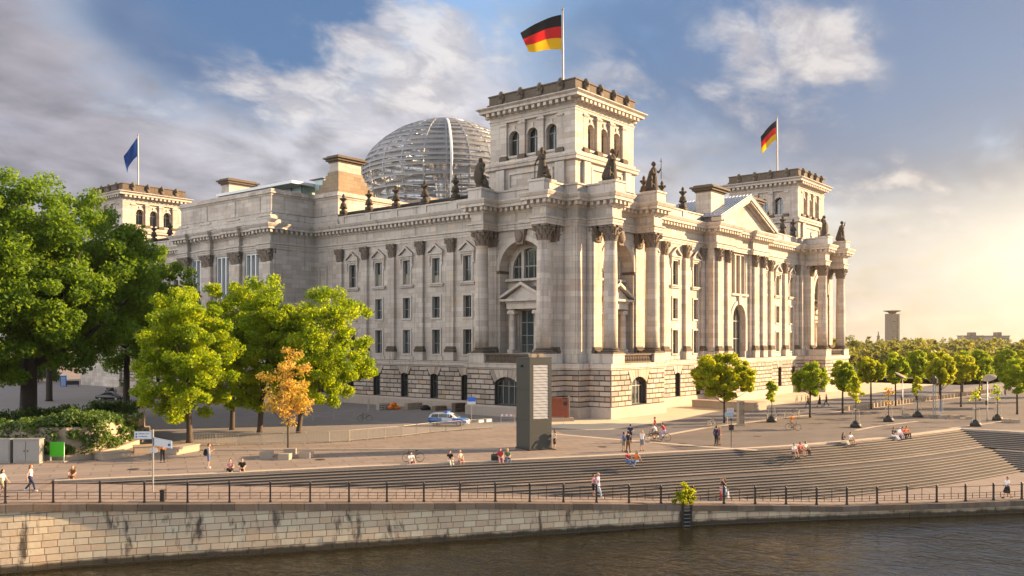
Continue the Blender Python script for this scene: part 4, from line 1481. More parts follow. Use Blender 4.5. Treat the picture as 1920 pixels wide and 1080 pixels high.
# ------------------------------------------------------------------ one-surface bodies: closed capsules fused by a voxel remesh
def fused(mb, name, mats, voxel, smooth_iter=2, extra=None):
    me = mb.mesh(name + '_parts', mats)
    o = bpy.data.objects.new(name + '_tmp', me)
    COL.objects.link(o)
    r = o.modifiers.new('r', 'REMESH')
    r.mode = 'VOXEL'
    r.voxel_size = voxel
    r.use_smooth_shade = True
    if smooth_iter:
        s = o.modifiers.new('s', 'SMOOTH')
        s.iterations = smooth_iter
        s.factor = 0.5
    dg = bpy.context.evaluated_depsgraph_get()
    out = bpy.data.meshes.new_from_object(o.evaluated_get(dg))
    bpy.data.objects.remove(o)
    bpy.data.meshes.remove(me)
    out.name = name
    if extra is not None:
        bm = bmesh.new()
        bm.from_mesh(out)
        tmp = extra.mesh('x', mats)
        bm.from_mesh(tmp)
        bm.to_mesh(out)
        bm.free()
        bpy.data.meshes.remove(tmp)
        out.polygons.foreach_set('use_smooth', [True] * len(out.polygons))
    return out


def statue_mesh(kind_):
    """draped figure about 4.1 m tall, facing -y, with what stands beside it"""
    b = MB()
    b.lathe([(.62, 0), (.72, .25), (.62, 1.1), (.5, 1.9), (.42, 2.35), (.5, 2.8), (.48, 3.1), (.18, 3.35)], 14, (0, 0, .0), sy=.8)
    for k in range(7):
        a = PI * (1.05 + .9 * k / 6)
        b.capsule((.55 * math.cos(a), .5 * math.sin(a), .15), (.4 * math.cos(a), .36 * math.sin(a), 2.2), .11, .07, 6)
    b.capsule((0, 0, 3.2), (0, -.03, 3.5), .17, .16)
    b.ball((0, -.05, 3.72), (.24, .27, .32), 12, 8)
    b.capsule((0, -.3, 3.68), (0, -.33, 3.64), .05, .05, 6)
    b.capsule((0, .05, 3.9), (0, .12, 3.75), .22, .25, 8)
    extra = MB()
    if kind_ == 'cross':
        b.capsule((.45, 0, 3.0), (.85, -.25, 2.7), .16, .13)
        b.capsule((.85, -.25, 2.7), (1.05, -.5, 3.25), .12, .09)
        extra.path([(1.05, -.52, 1.8), (1.05, -.52, 4.6)], .05, 6)
        extra.path([(.72, -.52, 4.2), (1.38, -.52, 4.2)], .05, 6)
        b.capsule((-.45, 0, 3.0), (-.62, -.25, 2.4), .16, .13)
        b.capsule((-.62, -.25, 2.4), (-.2, -.5, 2.35), .12, .09)
        b.capsule((-.5, .1, 2.6), (-1.0, .3, .4), .3, .45)
    elif kind_ == 'shield':
        b.ball((0, -.5, 1.6), (.75, .18, 1.1), 14, 8)
        b.capsule((-.45, 0, 3.0), (-.75, -.2, 2.3), .17, .14)
        b.capsule((.45, 0, 3.0), (.75, -.2, 2.3), .17, .14)
        b.capsule((.75, -.2, 2.3), (.6, -.5, 1.9), .13, .1)
        b.capsule((-.75, -.2, 2.3), (-.6, -.5, 1.9), .13, .1)
        b.ball((-.05, .15, 3.1), (.75, .4, .5), 12, 7)
    elif kind_ == 'lean':
        b.capsule((-.45, 0, 3.0), (-.8, -.15, 2.35), .17, .13)
        b.capsule((-.8, -.15, 2.35), (-.75, -.45, 1.8), .12, .09)
        b.capsule((.45, 0, 3.0), (.65, -.3, 2.5), .17, .13)
        b.capsule((.65, -.3, 2.5), (.25, -.5, 2.75), .12, .09)
        extra.path([(-.75, -.5, .1), (-.72, -.5, 2.1)], .06, 6)
    else:
        b.capsule((-.45, 0, 3.0), (-.7, -.3, 2.6), .17, .13)
        b.capsule((-.7, -.3, 2.6), (-.3, -.55, 2.6), .12, .09)
        b.capsule((.45, 0, 3.0), (.75, -.2, 3.2), .17, .13)
        b.capsule((.75, -.2, 3.2), (.72, -.4, 3.9), .12, .09)
        b.capsule((0, .2, 2.9), (-.9, .5, .5), .35, .5)
    # companion crouching at the foot
    s = 1 if kind_ in ('lean', 'shield') else -1
    b.capsule((s * .95, .1, .3), (s * .85, .0, 1.0), .36, .3)
    b.capsule((s * .85, .0, 1.0), (s * .8, -.05, 1.35), .2, .15)
    b.ball((s * .8, -.08, 1.55), (.18, .2, .24), 8, 6)
    b.capsule((s * .9, -.3, .35), (s * .8, -.7, .45), .18, .13)
    b.capsule((s * .8, -.7, .45), (s * .8, -.75, .05), .12, .1)
    b.capsule((s * .7, -.05, 1.05), (s * .55, -.4, .8), .12, .09)
    b.box(-1.0, -.95, -.0, 1.15 if s > 0 else 1.0, .8, .22)
    return fused(b, 'statue', 'statue', .075, 1, extra if extra.v else None)


ST = {k: statue_mesh(k) for k in ('cross', 'shield', 'lean', 'raise')}
for (x, y, rz, k, lab) in ((-11.3, 5.05, -PI / 2, 'shield', 'stone figure with a tall oval shield'), (-11.3, -5.05, -PI / 2, 'lean', 'standing stone figure beside a crouching companion'),
                           (-5.05, -11.3, 0, 'raise', 'robed stone figure facing the sun'), (5.05, -11.3, 0, 'cross', 'robed stone figure holding up a cross'),
                           (W - 5.05, -11.3, 0, 'shield', 'shield figure on the far tower'), (W + 5.05, -11.3, 0, 'raise', 'figure with a raised arm on the far tower')):
    s = ob('statue', ST[k], PB, (x, y, 29.4), rz, 1.0)
    s['label'] = lab

# ------------------------------------------------------------------ glass dome
DX, DY = 37.1, 57.5
DOME = thing('glass_dome', 'round glass and steel dome with ring bands rising behind the parapet', 'dome', (DX, DY, 28.2))
PROF = [(14.6, 5.5), (16.0, 9.5), (17.0, 12.7), (17.4, 15.8), (17.3, 17.2), (16.4, 19.4), (14.9, 21.4), (12.6, 23.5), (9.9, 25.3), (7.4, 26.4), (4.6, 27.1)]
DP = []
for i in range(18):
    t = i / 17
    s = t * (len(PROF) - 1)
    k = min(int(s), len(PROF) - 2)
    fr = s - k
    DP.append((PROF[k][0] * (1 - fr) + PROF[k + 1][0] * fr, PROF[k][1] * (1 - fr) + PROF[k + 1][1] * fr))
rib = MB()
rib.path([(r, 0, z) for r, z in DP], .17, 6)
rib.path([(r - .7, 0, z - .1) for r, z in DP[:-1]], .06, 5)
RIBM = rib.mesh('rib', 'steel')
for k in range(24):
    ob('rib', RIBM, DOME, (0, 0, 0), 2 * PI * k / 24)
lift = MB().path([(r + .25, 0, z) for r, z in DP], .24, 6).mesh('service_gantry', 'white_metal')
ob('service_gantry', lift, DOME, (0, 0, 0), math.radians(228))
for i, (r, z) in enumerate(DP):
    mb = MB()
    n = 72
    w = .58 if i < 11 else .40
    rin, rout = r - .12, r + .26
    v, f = [], []
    for q in range(n):
        a = 2 * PI * q / n
        c, s = math.cos(a), math.sin(a)
        v += [(rin * c, rin * s, z + w * .5), (rout * c, rout * s, z - w * .35), (rout * c, rout * s, z - w * .35 - .1), (rin * c, rin * s, z + w * .5 - .1)]
    for q in range(n):
        b, d = q * 4, ((q + 1) % n) * 4
        for e in range(4):
            f.append((b + e, d + e, d + (e + 1) % 4, b + (e + 1) % 4))
    mb.add(v, f)
    mb.build('ring_band', 'steel', DOME)
# slender glazing bars between the bands
gbm = MB()
for i in range(len(DP) - 1):
    (r0, z0), (r1, z1) = DP[i], DP[i + 1]
    for e in (.35, .68):
        torus_pts = [((r0 + (r1 - r0) * e) * math.cos(2 * PI * q / 48), (r0 + (r1 - r0) * e) * math.sin(2 * PI * q / 48), z0 + (z1 - z0) * e) for q in range(49)]
        gbm.path(torus_pts, .045, 4, None, False)
for k in range(24):
    a = 2 * PI * (k + .5) / 24
    gbm.path([(r * math.cos(a), r * math.sin(a), z) for r, z in DP], .05, 4)
kind(gbm.build('glazing_bars', 'steel', DOME), 'stuff')
# glass panes, one per field, a ring of them lapping over the one below
for i in range(len(DP) - 1):
    (r0, z0), (r1, z1) = DP[i], DP[i + 1]
    if i > 14:
        continue
    a = 2 * PI / 24
    pm = MB().add([(r0 + .1, 0, z0 + .12), ((r0 + .1) * math.cos(a), (r0 + .1) * math.sin(a), z0 + .12), ((r1 - .02) * math.cos(a), (r1 - .02) * math.sin(a), z1 - .1), (r1 - .02, 0, z1 - .1)], [(0, 1, 2, 3)]).mesh('pane', 'dome_glass')
    if i % 1 == 0 and i < 12:
        for k in range(24):
            ob('pane', pm, DOME, (0, 0, 0), a * k)
    else:
        MBg = MB()
        for k in range(24):
            c, s = math.cos(a * k), math.sin(a * k)
            c2, s2 = math.cos(a * (k + 1)), math.sin(a * (k + 1))
            MBg.add([((r0 + .1) * c, (r0 + .1) * s, z0 + .12), ((r0 + .1) * c2, (r0 + .1) * s2, z0 + .12), (r1 * c2, r1 * s2, z1 - .1), (r1 * c, r1 * s, z1 - .1)], [(0, 1, 2, 3)])
        kind(MBg.build('pane_ring', 'dome_glass', DOME), 'stuff')
# helical ramps
for ph in (0, PI):
    v, f = [], []
    n = 150
    for q in range(n + 1):
        t = q / n
        a = ph + t * 2.6 * PI
        z = 7.0 + t * 15.5
        r = np.interp(z, [p[1] for p in PROF], [p[0] for p in PROF]) - 1.1
        c, s = math.cos(a), math.sin(a)
        v += [(r * c, r * s, z), ((r - 1.9) * c, (r - 1.9) * s, z), ((r - 1.9) * c, (r - 1.9) * s, z - .28), (r * c, r * s, z - .28), ((r - 1.9) * c, (r - 1.9) * s, z + .9), (r * c, r * s, z + .9)]
    for q in range(n):
        b, d = q * 6, q * 6 + 6
        for e, g in ((0, 1), (1, 2), (2, 3), (3, 0)):
            f.append((b + e, d + e, d + g, b + g))
        if q % 3 < 2:
            f.append((b + 1, d + 1, d + 4, b + 4))
    MB().add(v, f).build('ramp', 'steel', DOME)
# mirrored light funnel
fn = MB()
n = 30
fp = [(1.4, 2), (1.5, 10), (2.2, 15), (3.6, 19), (5.6, 22), (7.2, 23.6)]
for i in range(len(fp) - 1):
    (r0, z0), (r1, z1) = fp[i], fp[i + 1]
    for k in range(n):
        a, b = 2 * PI * k / n, 2 * PI * (k + 1) / n
        fn.add([(r0 * math.cos(a), r0 * math.sin(a), z0), (r0 * math.cos(b), r0 * math.sin(b), z0), (r1 * math.cos(b), r1 * math.sin(b), z1), (r1 * math.cos(a), r1 * math.sin(a), z1)], [(0, 1, 2, 3)])
fn.build('light_funnel', 'mirror', DOME)
MB().lathe([(4.9, 26.9), (4.9, 27.4), (4.3, 27.4), (4.3, 26.9)], 40).build('oculus_ring', 'steel', DOME)
MB().lathe([(14.9, 0), (14.9, 5.6), (14.2, 5.7)], 48).build('drum', 'concrete', DOME)
# chamber block and roof terrace pavilions beside the dome
MB().box(12, 37.0, 28.0, 24, 44, 34.6).build('plenary_roof_block', 'concrete', PB)
rp = thing('roof_pavilion', 'low roof terrace restaurant with a flat overhanging metal canopy behind the attic', 'pavilion', (0, 0, 33.3))
MB().box(-9.4, 47.5, 2.05, 6, 69.5, 2.5).build('canopy', 'white_metal', rp)
MB().box(-6.4, 48.8, 0, 5, 68.5, 2.0).build('glass_wall', 'green_glass', rp)
for k in range(8):
    y = 48.7 + k * 2.83
    MB().box(-6.6, y - .08, 0, -6.42, y + .08, 2.045).build('post', 'frame_dark', rp)
gb = thing('glass_lift_housing', 'greenish glass box on the roof beside the stepped chimney block', 'lift housing', (-4.9, 44.9, 33.3))
for k in range(3):
    MB().box(.02 + k * .9, 0, .02, .86 + k * .9, 2.4, 3.1).build('pane', 'green_glass', gb)
MB().box(-.4, -.2, 3.103, 3.0, 3.4, 3.22).build('lid', 'frame_dark', gb)


# ------------------------------------------------------------------ flags
def flag_thing(cx, cy, zb, zt, bands, hoist, fly, drop, wind, label, seed):
    p = thing('flagpole', label, 'flag', (cx, cy, zb))
    H = zt - zb
    MB().lathe([(.5, 0), (.5, .3), (.24, .5), (.2, 1.5), (.17, H * .6), (.11, H - .2), (.0, H)], 10).build('pole', 'lamp_grey', p, smooth=True)
    MB().ball((0, 0, H), .2, 8, 6).build('finial', 'lamp_grey', p)
    nb = len(bands)
    per = 6
    nu = 26
    zt2 = H - .75
    rng = random.Random(seed)
    ph = rng.uniform(0, 6)
    grid = []
    for j in range(nb * per + 1):
        s = j / (nb * per)
        row = []
        for i in range(nu + 1):
            t = i / nu
            x = t * fly * (1 - .18 * s * t)
            z = zt2 - s * hoist * (1 - .42 * t * (1 if drop < 3 else .3)) - drop * (t ** 1.25)
            amp = (.10 + .34 * t)
            y = amp * math.sin(5.2 * t + 2.0 * s + ph) + .16 * t * math.sin(11 * t - 3 * s + ph)
            x2, y2 = .17 + x, y
            row.append((x2 * math.cos(wind) - y2 * math.sin(wind), x2 * math.sin(wind) + y2 * math.cos(wind), z))
        grid.append(row)
    root = None
    for b, mat in enumerate(bands):
        mb = MB()
        v = [q for row in grid[b * per:(b + 1) * per + 1] for q in row]
        f = []
        for j in range(per):
            for i in range(nu):
                a = j * (nu + 1) + i
                f.append((a, a + 1, a + nu + 2, a + nu + 1))
        mb.add(v, f)
        if root is None:
            root = mb.build('flag', mat, p, smooth=True)
        else:
            mb.build('band', mat, root, smooth=True)
    return p


def cloth(name, col):
    m, t, b = new_mat(name)
    b.inputs['Base Color'].default_value = (*col, 1)
    b.inputs['Roughness'].default_value = .7
    tr = nn(t, 'ShaderNodeBsdfTranslucent')
    tr.inputs[0].default_value = (*col, 1)
    mx = nn(t, 'ShaderNodeMixShader')
    mx.inputs[0].default_value = .45
    t.links.new(b.outputs[0], mx.inputs[1])
    t.links.new(tr.outputs[0], mx.inputs[2])
    out = [n for n in t.nodes if n.type == 'OUTPUT_MATERIAL'][0]
    t.links.new(mx.outputs[0], out.inputs[0])
    return m


M['fb'], M['fr'], M['fg'], M['fe'] = cloth('black cloth', (.012, .012, .012)), cloth('red cloth', (.62, .02, .02)), cloth('gold cloth', (.85, .48, .01)), cloth('blue cloth', (.008, .055, .24))
LEFTW = math.atan2(-RT[1], -RT[0])
flag_thing(0, 0, 41.2, 55.0, ('fb', 'fr', 'fg'), 4.9, 5.6, 2.6, LEFTW + .15, 'black red and gold flag flying from the pole on the nearest tower', 2)
flag_thing(W, 0, 41.2, 55.0, ('fb', 'fr', 'fg'), 3.9, 3.5, 3.4, LEFTW + .15, 'black red and gold flag drooping on the far right tower', 5)
flag_thing(0, L, 41.2, 55.0, ('fe', 'fe'), 4.0, 2.7, 4.2, LEFTW + .1, 'plain blue flag hanging from the white pole on the far left tower', 9)

# ------------------------------------------------------------------ river, quay, walkway, steps, plaza
WZ = -4.0
Q = [(-330, 120), (-130, 17), (-100, -2.5), (-86, -9.5), (-76.3, -14.9), (-72.2, -17.1), (-63.2, -23.2), (-51.8, -30.9), (-39.5, -39.6), (-30, -47.5), (-22.8, -54.0), (-17.8, -58.3), (-8, -67.5), (4, -79)]
QZ = [0, 0, 0, 0, 0, -.28, -.84, -1.53, -2.45, -2.98, -3, -3, -3, -3]


def densify(P, Z, step):
    out, oz = [], []
    for i in range(len(P) - 1):
        n = max(1, int(math.hypot(P[i + 1][0] - P[i][0], P[i + 1][1] - P[i][1]) / step))
        for k in range(n):
            t = k / n
            # Catmull-Rom through the plan points
            p0, p1, p2, p3 = P[max(i - 1, 0)], P[i], P[i + 1], P[min(i + 2, len(P) - 1)]
            def cr(a, b, c, d):
                return .5 * (2 * b + (c - a) * t + (2 * a - 5 * b + 4 * c - d) * t * t + (3 * b - a - 3 * c + d) * t ** 3)
            if 3 <= i <= 11:
                out.append((cr(p0[0], p1[0], p2[0], p3[0]), cr(p0[1], p1[1], p2[1], p3[1])))
            else:
                out.append((p1[0] + (p2[0] - p1[0]) * t, p1[1] + (p2[1] - p1[1]) * t))
            oz.append(Z[i] + (Z[i + 1] - Z[i]) * t)
    return out + [P[-1]], oz + [Z[-1]]


QD, QDZ = densify(Q, QZ, 1.15)
S = [(-330, 134), (-130, 30), (-98, 8.5), (-80, -1.5), (-70.5, -8.0), (-63, -12.8), (-56.6, -16.7), (-49.8, -21.0), (-43.5, -25.1), (-37.0, -29.2), (-28.3, -34.3), (-20.7, -38.7), (-11.2, -42.6), (-2.4, -45.3), (8.06, -47.9)]
S_END = (7.7, -84.0)

# river bed / water sheet
MB().quad((-1500, -1500, WZ), (1500, -1500, WZ), (1500, 600, WZ), (-1500, 600, WZ))
w = MB().quad((-900, -1600, WZ), (1800, -1600, WZ), (1800, 130, WZ), (-900, 130, WZ)).build('river', 'water')
kind(w, 'structure')


def qz_at(x, y):
    """walkway level abreast of a plan point"""
    best = min(range(len(QD)), key=lambda i: (QD[i][0] - x) ** 2 + (QD[i][1] - y) ** 2)
    return QDZ[best]


# land: one sheet from the stair head to the horizon
land = [(-330, 134)] + S[1:] + [S_END, (1500, -1500), (6000, -1500), (6000, 6000), (-6000, 6000), (-6000, 1800)]
mb = MB()
mb.add([(x, y, 0.0) for x, y in land], [tuple(range(len(land)))])
kind(mb.build('plaza', 'plaza'), 'structure')
# walkway between quay edge and stair head, falling towards the right
mb = MB()
off = [offset(QD, -d) for d in (0.0, 2.2, 4.4, 7.0, 13.0, 22.0)]
n = len(QD)
v, f = [], []
first = next(i for i, p in enumerate(QD) if p[0] > -101)
idx = list(range(first, n))
SP = S[:]


def s_limit(x, y):
    """stair head line, used to stop the walkway there"""
    return None


for i in idx:
    z = QDZ[i]
    zz = z - 0.02 if z > -.02 else z
    for d in off:
        v.append((d[i][0], d[i][1], zz - .006))
k = len(off)
for a in range(len(idx) - 1):
    for e in range(k - 1):
        f.append((a * k + e, (a + 1) * k + e, (a + 1) * k + e + 1, a * k + e + 1))
mb.add(v, f)
kind(mb.build('walkway', 'walkway'), 'structure')
# left part: plaza level runs straight to the quay edge
mb = MB()
left = [p for p in QD if p[0] < -77] + [(-76.3, -14.9)]
poly = [(p[0], p[1], -0.004) for p in left] + [(x, y, -0.004) for x, y in S[:5]][::-1]
mb.add(poly, [tuple(range(len(poly)))])
kind(mb.build('quay_forecourt', 'walkway'), 'structure')

# stairs: every step a stone of its own length, following the stair head
ST_ROOT = thing('river_stairs', 'wide flight of low stone steps falling from the plaza to the riverside walkway', 'stairs')
del ST_ROOT['category'], ST_ROOT['label']
ST_ROOT['kind'] = 'structure'
SCUR = []
for i in range(4, len(S) - 1):
    p0, p1, p2, p3 = S[i - 1], S[i], S[i + 1], S[min(i + 2, len(S) - 1)]
    for q in range(4):
        t = q / 4
        SCUR.append(tuple(.5 * (2 * b + (c - a) * t + (2 * a - 5 * b + 4 * c - d) * t * t + (3 * b - a - 3 * c + d) * t ** 3) for a, b, c, d in zip(p0, p1, p2, p3)))
SCUR += [S[-1], (7.9, -66.0), (7.7, -83.0)]
dd = 0.0
STEPS = []
for k in range(20):
    tread = .43 if k != 9 else 1.35
    STEPS.append((dd, dd + tread, -.15 * k))
    dd += tread
for k, (d0, d1, z) in enumerate(STEPS):
    if k == 0:
        MB().sweep(SCUR, [(-.55, .012), (.0, .012), (.02, -.01), (.0, -.15)]).build('step', 'pale_strip', ST_ROOT)
        continue
    z1 = -.15 * k
    # riser above, tread, then the pale worn nosing
    mb = MB()
    oc = offset(SCUR, STEPS[k][0])
    st = next((i for i, p in enumerate(oc) if qz_at(*p) < z1 + .22), 0)
    CUR = SCUR[max(st - 1, 0):]
    mb.sweep(CUR, [(STEPS[k - 1][0] - .02, z1), (STEPS[k][0] - .05, z1)], 0)
    mb.sweep(CUR, [(STEPS[k][0] - .05, z1), (STEPS[k][0] + .015, z1 + .004), (STEPS[k][0] + .02, z1 - .02), (STEPS[k][0] + .015, z1 - .05)], 1)
    mb.sweep(CUR, [(STEPS[k][0] + .015, z1 - .05), (STEPS[k][0] - .01, z1 - .055), (STEPS[k][0] - .01, z1 - .16)], 0)
    if k == 9:
        mb.mi = [2 if i < len(CUR) - 1 else m for i, m in enumerate(mb.mi)]
    mb.build('step', ['step', 'nosing', 'walkway'], ST_ROOT)

# quay wall: backing, stones, coping
QW = thing('quay_wall', 'long curved quay wall of pale stone blocks with dark coping above the river', 'wall')
i0 = next(i for i, p in enumerate(QD) if p[0] > -93)
i1 = n - 1
part = QD[i0:i1 + 1]
mb = MB()
v = []
bk = offset(QD, -.045)
for i in range(i0, i1 + 1):
    v += [(bk[i][0], bk[i][1], WZ - 1.5), (bk[i][0], bk[i][1], QDZ[i] - .1)]
mb.add(v, [(2 * a, 2 * a + 2, 2 * a + 3, 2 * a + 1) for a in range(i1 - i0)])
mb.build('backing', 'quay_joint', QW)
# arc length
acc = [0.0]
for a, b in zip(part, part[1:]):
    acc.append(acc[-1] + math.hypot(b[0] - a[0], b[1] - a[1]))


def qpt(s, d=0.0):
    s = min(max(s, 0), acc[-1] - 1e-6)
    j = next(i for i in range(len(acc) - 1) if acc[i + 1] > s)
    t = (s - acc[j]) / (acc[j + 1] - acc[j])
    a, b = part[j], part[j + 1]
    x, y = a[0] + (b[0] - a[0]) * t, a[1] + (b[1] - a[1]) * t
    Lh = math.hypot(b[0] - a[0], b[1] - a[1])
    nx, ny = (b[1] - a[1]) / Lh, -(b[0] - a[0]) / Lh
    z = QDZ[i0 + j] + (QDZ[i0 + j + 1] - QDZ[i0 + j]) * t
    return x + nx * d, y + ny * d, z


cands = []
CH = .415
rows = 11
for r in range(rows):
    zb = WZ - .35 + r * CH
    s = (r % 2) * .45
    while s < acc[-1] - .3:
        ln = random.uniform(.74, .92)
        cands.append((r, s, min(s + ln, acc[-1]), zb))
        s += ln
sing, rest = [], MB()
def near(c):
    x, y, _ = qpt((c[1] + c[2]) / 2)
    return math.hypot(x - CAM[0], y - CAM[1])
cands = [c for c in cands if c[3] < min(qpt(c[1])[2], qpt(c[2])[2]) - .42]
vis = []
for c in cands:
    x, y, z = qpt((c[1] + c[2]) / 2)
    u = 960 + FPX * ((x - CAM[0]) * RT[0] + (y - CAM[1]) * RT[1]) / ((x - CAM[0]) * FW[0] + (y - CAM[1]) * FW[1])
    vis.append((0 if -20 < u < 1940 and c[3] > WZ - .2 else 1, near(c), c))
vis.sort(key=lambda t: (t[0], t[1]))
for q, (_, _, (r, s0, s1, zb)) in enumerate(vis):
    zt_ = [min(zb + CH, qpt(s)[2] - .40) for s in (s0, s1)]
    g = .007
    d = random.uniform(.0, .016)
    a0, a1 = qpt(s0 + g, -.06), qpt(s1 - g, -.06)
    b0, b1 = qpt(s0 + g + .015, d), qpt(s1 - g - .015, d)
    z0 = zb + g
    vv = [(a0[0], a0[1], z0), (a1[0], a1[1], z0), (a1[0], a1[1], zt_[1] - g), (a0[0], a0[1], zt_[0] - g), (b0[0], b0[1], z0 + .015), (b1[0], b1[1], z0 + .015), (b1[0], b1[1], zt_[1] - g - .015), (b0[0], b0[1], zt_[0] - g - .015)]
    ff = [(0, 1, 5, 4), (1, 2, 6, 5), (2, 3, 7, 6), (3, 0, 4, 7), (4, 5, 6, 7)]
    if q < 300:
        MB().add(vv, ff).build('stone', 'quay', QW)
    else:
        rest.add(vv, ff)
kind(rest.build('stonework', 'quay', QW), 'stuff')
# coping stones
s = 0.0
while s < acc[-1] - .2:
    ln = 1.42
    s1 = min(s + ln, acc[-1])
    mb = MB()
    v = []
    m_ = 3
    for e in range(m_ + 1):
        ss = s + .012 + (s1 - s - .024) * e / m_
        p0, p1 = qpt(ss, .13), qpt(ss, -.72)
        z = p0[2]
        v += [(p0[0], p0[1], z - .40), (p0[0], p0[1], z + .02), (p1[0], p1[1], z + .03), (p1[0], p1[1], z - .40)]
    f = []
    for e in range(m_):
        b = e * 4
        for h in range(4):
            f.append((b + h, b + 4 + h, b + 4 + (h + 1) % 4, b + (h + 1) % 4))
    f += [(0, 1, 2, 3), (m_ * 4 + 3, m_ * 4 + 2, m_ * 4 + 1, m_ * 4)]
    mb.add(v, f).build('coping_stone', 'coping', QW)
    s = s1

# railing along the quay edge
RL = thing('quay_railing', 'low dark iron railing with square posts running along the quay edge', 'railing')
POSTM = MB().box(-.055, -.055, 0, .055, .055, 1.25).box(-.08, -.08, 0, .08, .08, .12).lathe([(.075, 1.25), (.09, 1.3), (.06, 1.36), (.0, 1.38)], 8).mesh('post', 'iron')
BALM = MB().box(-.017, -.017, .24, .017, .017, 1.16).mesh('baluster', 'iron')
BALS = MB().box(-.017, -.017, .24, .017, .017, .66).mesh('short_baluster', 'iron')
stations = []
s = 0.9
while s < acc[-1] - 2.4:
    stations.append(s)
    s += 2.5
ladder_s = min(range(len(acc)), key=lambda i: abs(part[i][0] + 39.3) + abs(part[i][1] + 39.7))
LAD_S = acc[ladder_s]
for a, b in zip(stations, stations[1:]):
    p, q = qpt(a, -.42), qpt(b, -.42)
    ob('post', POSTM, RL, (p[0], p[1], p[2] + .02), math.atan2(q[1] - p[1], q[0] - p[0]))
    if a < LAD_S < b and False:
        continue
    for h, r in ((1.18, .022), (.66, .017), (.45, .015), (.25, .017)):
        MB().path([(p[0], p[1], p[2] + h), (q[0], q[1], q[2] + h)], r, 5).build('rail', 'iron', RL)
    for t, me in ((.25, BALS), (.5, BALM), (.75, BALS)):
        m_ = [p[i] + (q[i] - p[i]) * t for i in range(3)]
        ob(me.name.split('.')[0], me, RL, (m_[0], m_[1], m_[2] + .02), math.atan2(q[1] - p[1], q[0] - p[0]))
# ladder down to the water
p = qpt(LAD_S, .16)
q = qpt(LAD_S + .5, .16)
LD = thing('quay_ladder', 'dark iron ladder let into the quay wall below the small bush', 'ladder', (p[0], p[1], WZ), math.atan2(q[1] - p[1], q[0] - p[0]))
for x in (-.33, .33):
    MB().box(x - .07, -.1, -.6, x + .07, .08, 1.62).build('stile', 'iron', LD)
MB().quad((-.27, .07, -.6), (.27, .07, -.6), (.27, .07, 1.5), (-.27, .07, 1.5)).build('recess', 'black', LD)
for k in range(7):
    MB().box(-.262, -.06, -.2 + k * .27, .262, -.01, -.15 + k * .27).build('rung', 'lamp_grey', LD)


# ------------------------------------------------------------------ surfaces laid on the plaza
def sheet(name, uv, mat, z, world_pts=()):
    pts = [at(u, v)[:2] for u, v in uv] + list(world_pts)
    return kind(MB().add([(x, y, z) for x, y in pts], [tuple(range(len(pts)))]).build(name, mat), 'structure')


def strip(name, uv, width, mat, z):
    pts = [at(u, v)[:2] for u, v in uv]
    a, b = offset(pts, width / 2), offset(pts, -width / 2)
    n = len(pts)
    return kind(MB().add([(x, y, z) for x, y in a + b], [(i, i + 1, n + i + 1, n + i) for i in range(n - 1)]).build(name, mat), 'structure')


sheet('courtyard', [(1010, 797), (924, 801), (805, 809.5), (760, 815.5), (638, 826), (500, 831), (340, 828), (270, 812)], 'court', .004, [(-62, 40), (-66, 130), (0, 130), (0, 0)])
sheet('forecourt', [(1010, 800), (1100, 806), (1146, 805), (1254, 790), (1338, 772), (1460, 758), (1590, 744)], 'sand', .004, [(140, -21.5), (140, 0), (0, 0)])
sheet('road', [(1040, 807), (1146, 806), (1254, 791), (1338, 773), (1460, 759), (1590, 745)], 'road', .004, [(300, -22), (300, -29), ] + [at(u, v)[:2] for u, v in ((1586, 769), (1460, 783), (1321, 801), (1227, 818), (1160, 824), (1060, 815))])
strip('paving_band', [(1000, 811), (1060, 815.5), (1199, 827.5), (1330, 838), (1420, 844)], .75, 'pale_strip', .008)
strip('paving_band', [(1215, 822), (1227, 819.5), (1321, 802.5), (1460, 784.5), (1586, 770.5), (1700, 757), (1863, 737)], .7, 'pale_strip', .012)
strip('paving_band', [(1604, 807), (1640, 800), (1720, 790)], .5, 'pale_strip', .008)
strip('paving_band', [(1780, 803), (1860, 793), (1900, 786)], .4, 'pale_strip', .008)
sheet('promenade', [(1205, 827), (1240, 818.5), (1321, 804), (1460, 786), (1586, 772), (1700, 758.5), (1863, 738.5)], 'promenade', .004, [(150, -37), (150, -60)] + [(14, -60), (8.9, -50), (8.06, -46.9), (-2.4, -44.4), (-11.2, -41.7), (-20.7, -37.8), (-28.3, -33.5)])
strip('road_marking', [(655, 788), (770, 795)], .3, 'pale_strip', .012)
kb = [at(u, v)[:2] for u, v in ((352, 844.5), (520, 844.5), (700, 844), (966, 843))]
kind(MB().sweep(kb, [(-.12, 0), (-.12, .11), (.12, .11), (.12, 0)]).build('kerb', 'pale_strip'), 'structure')

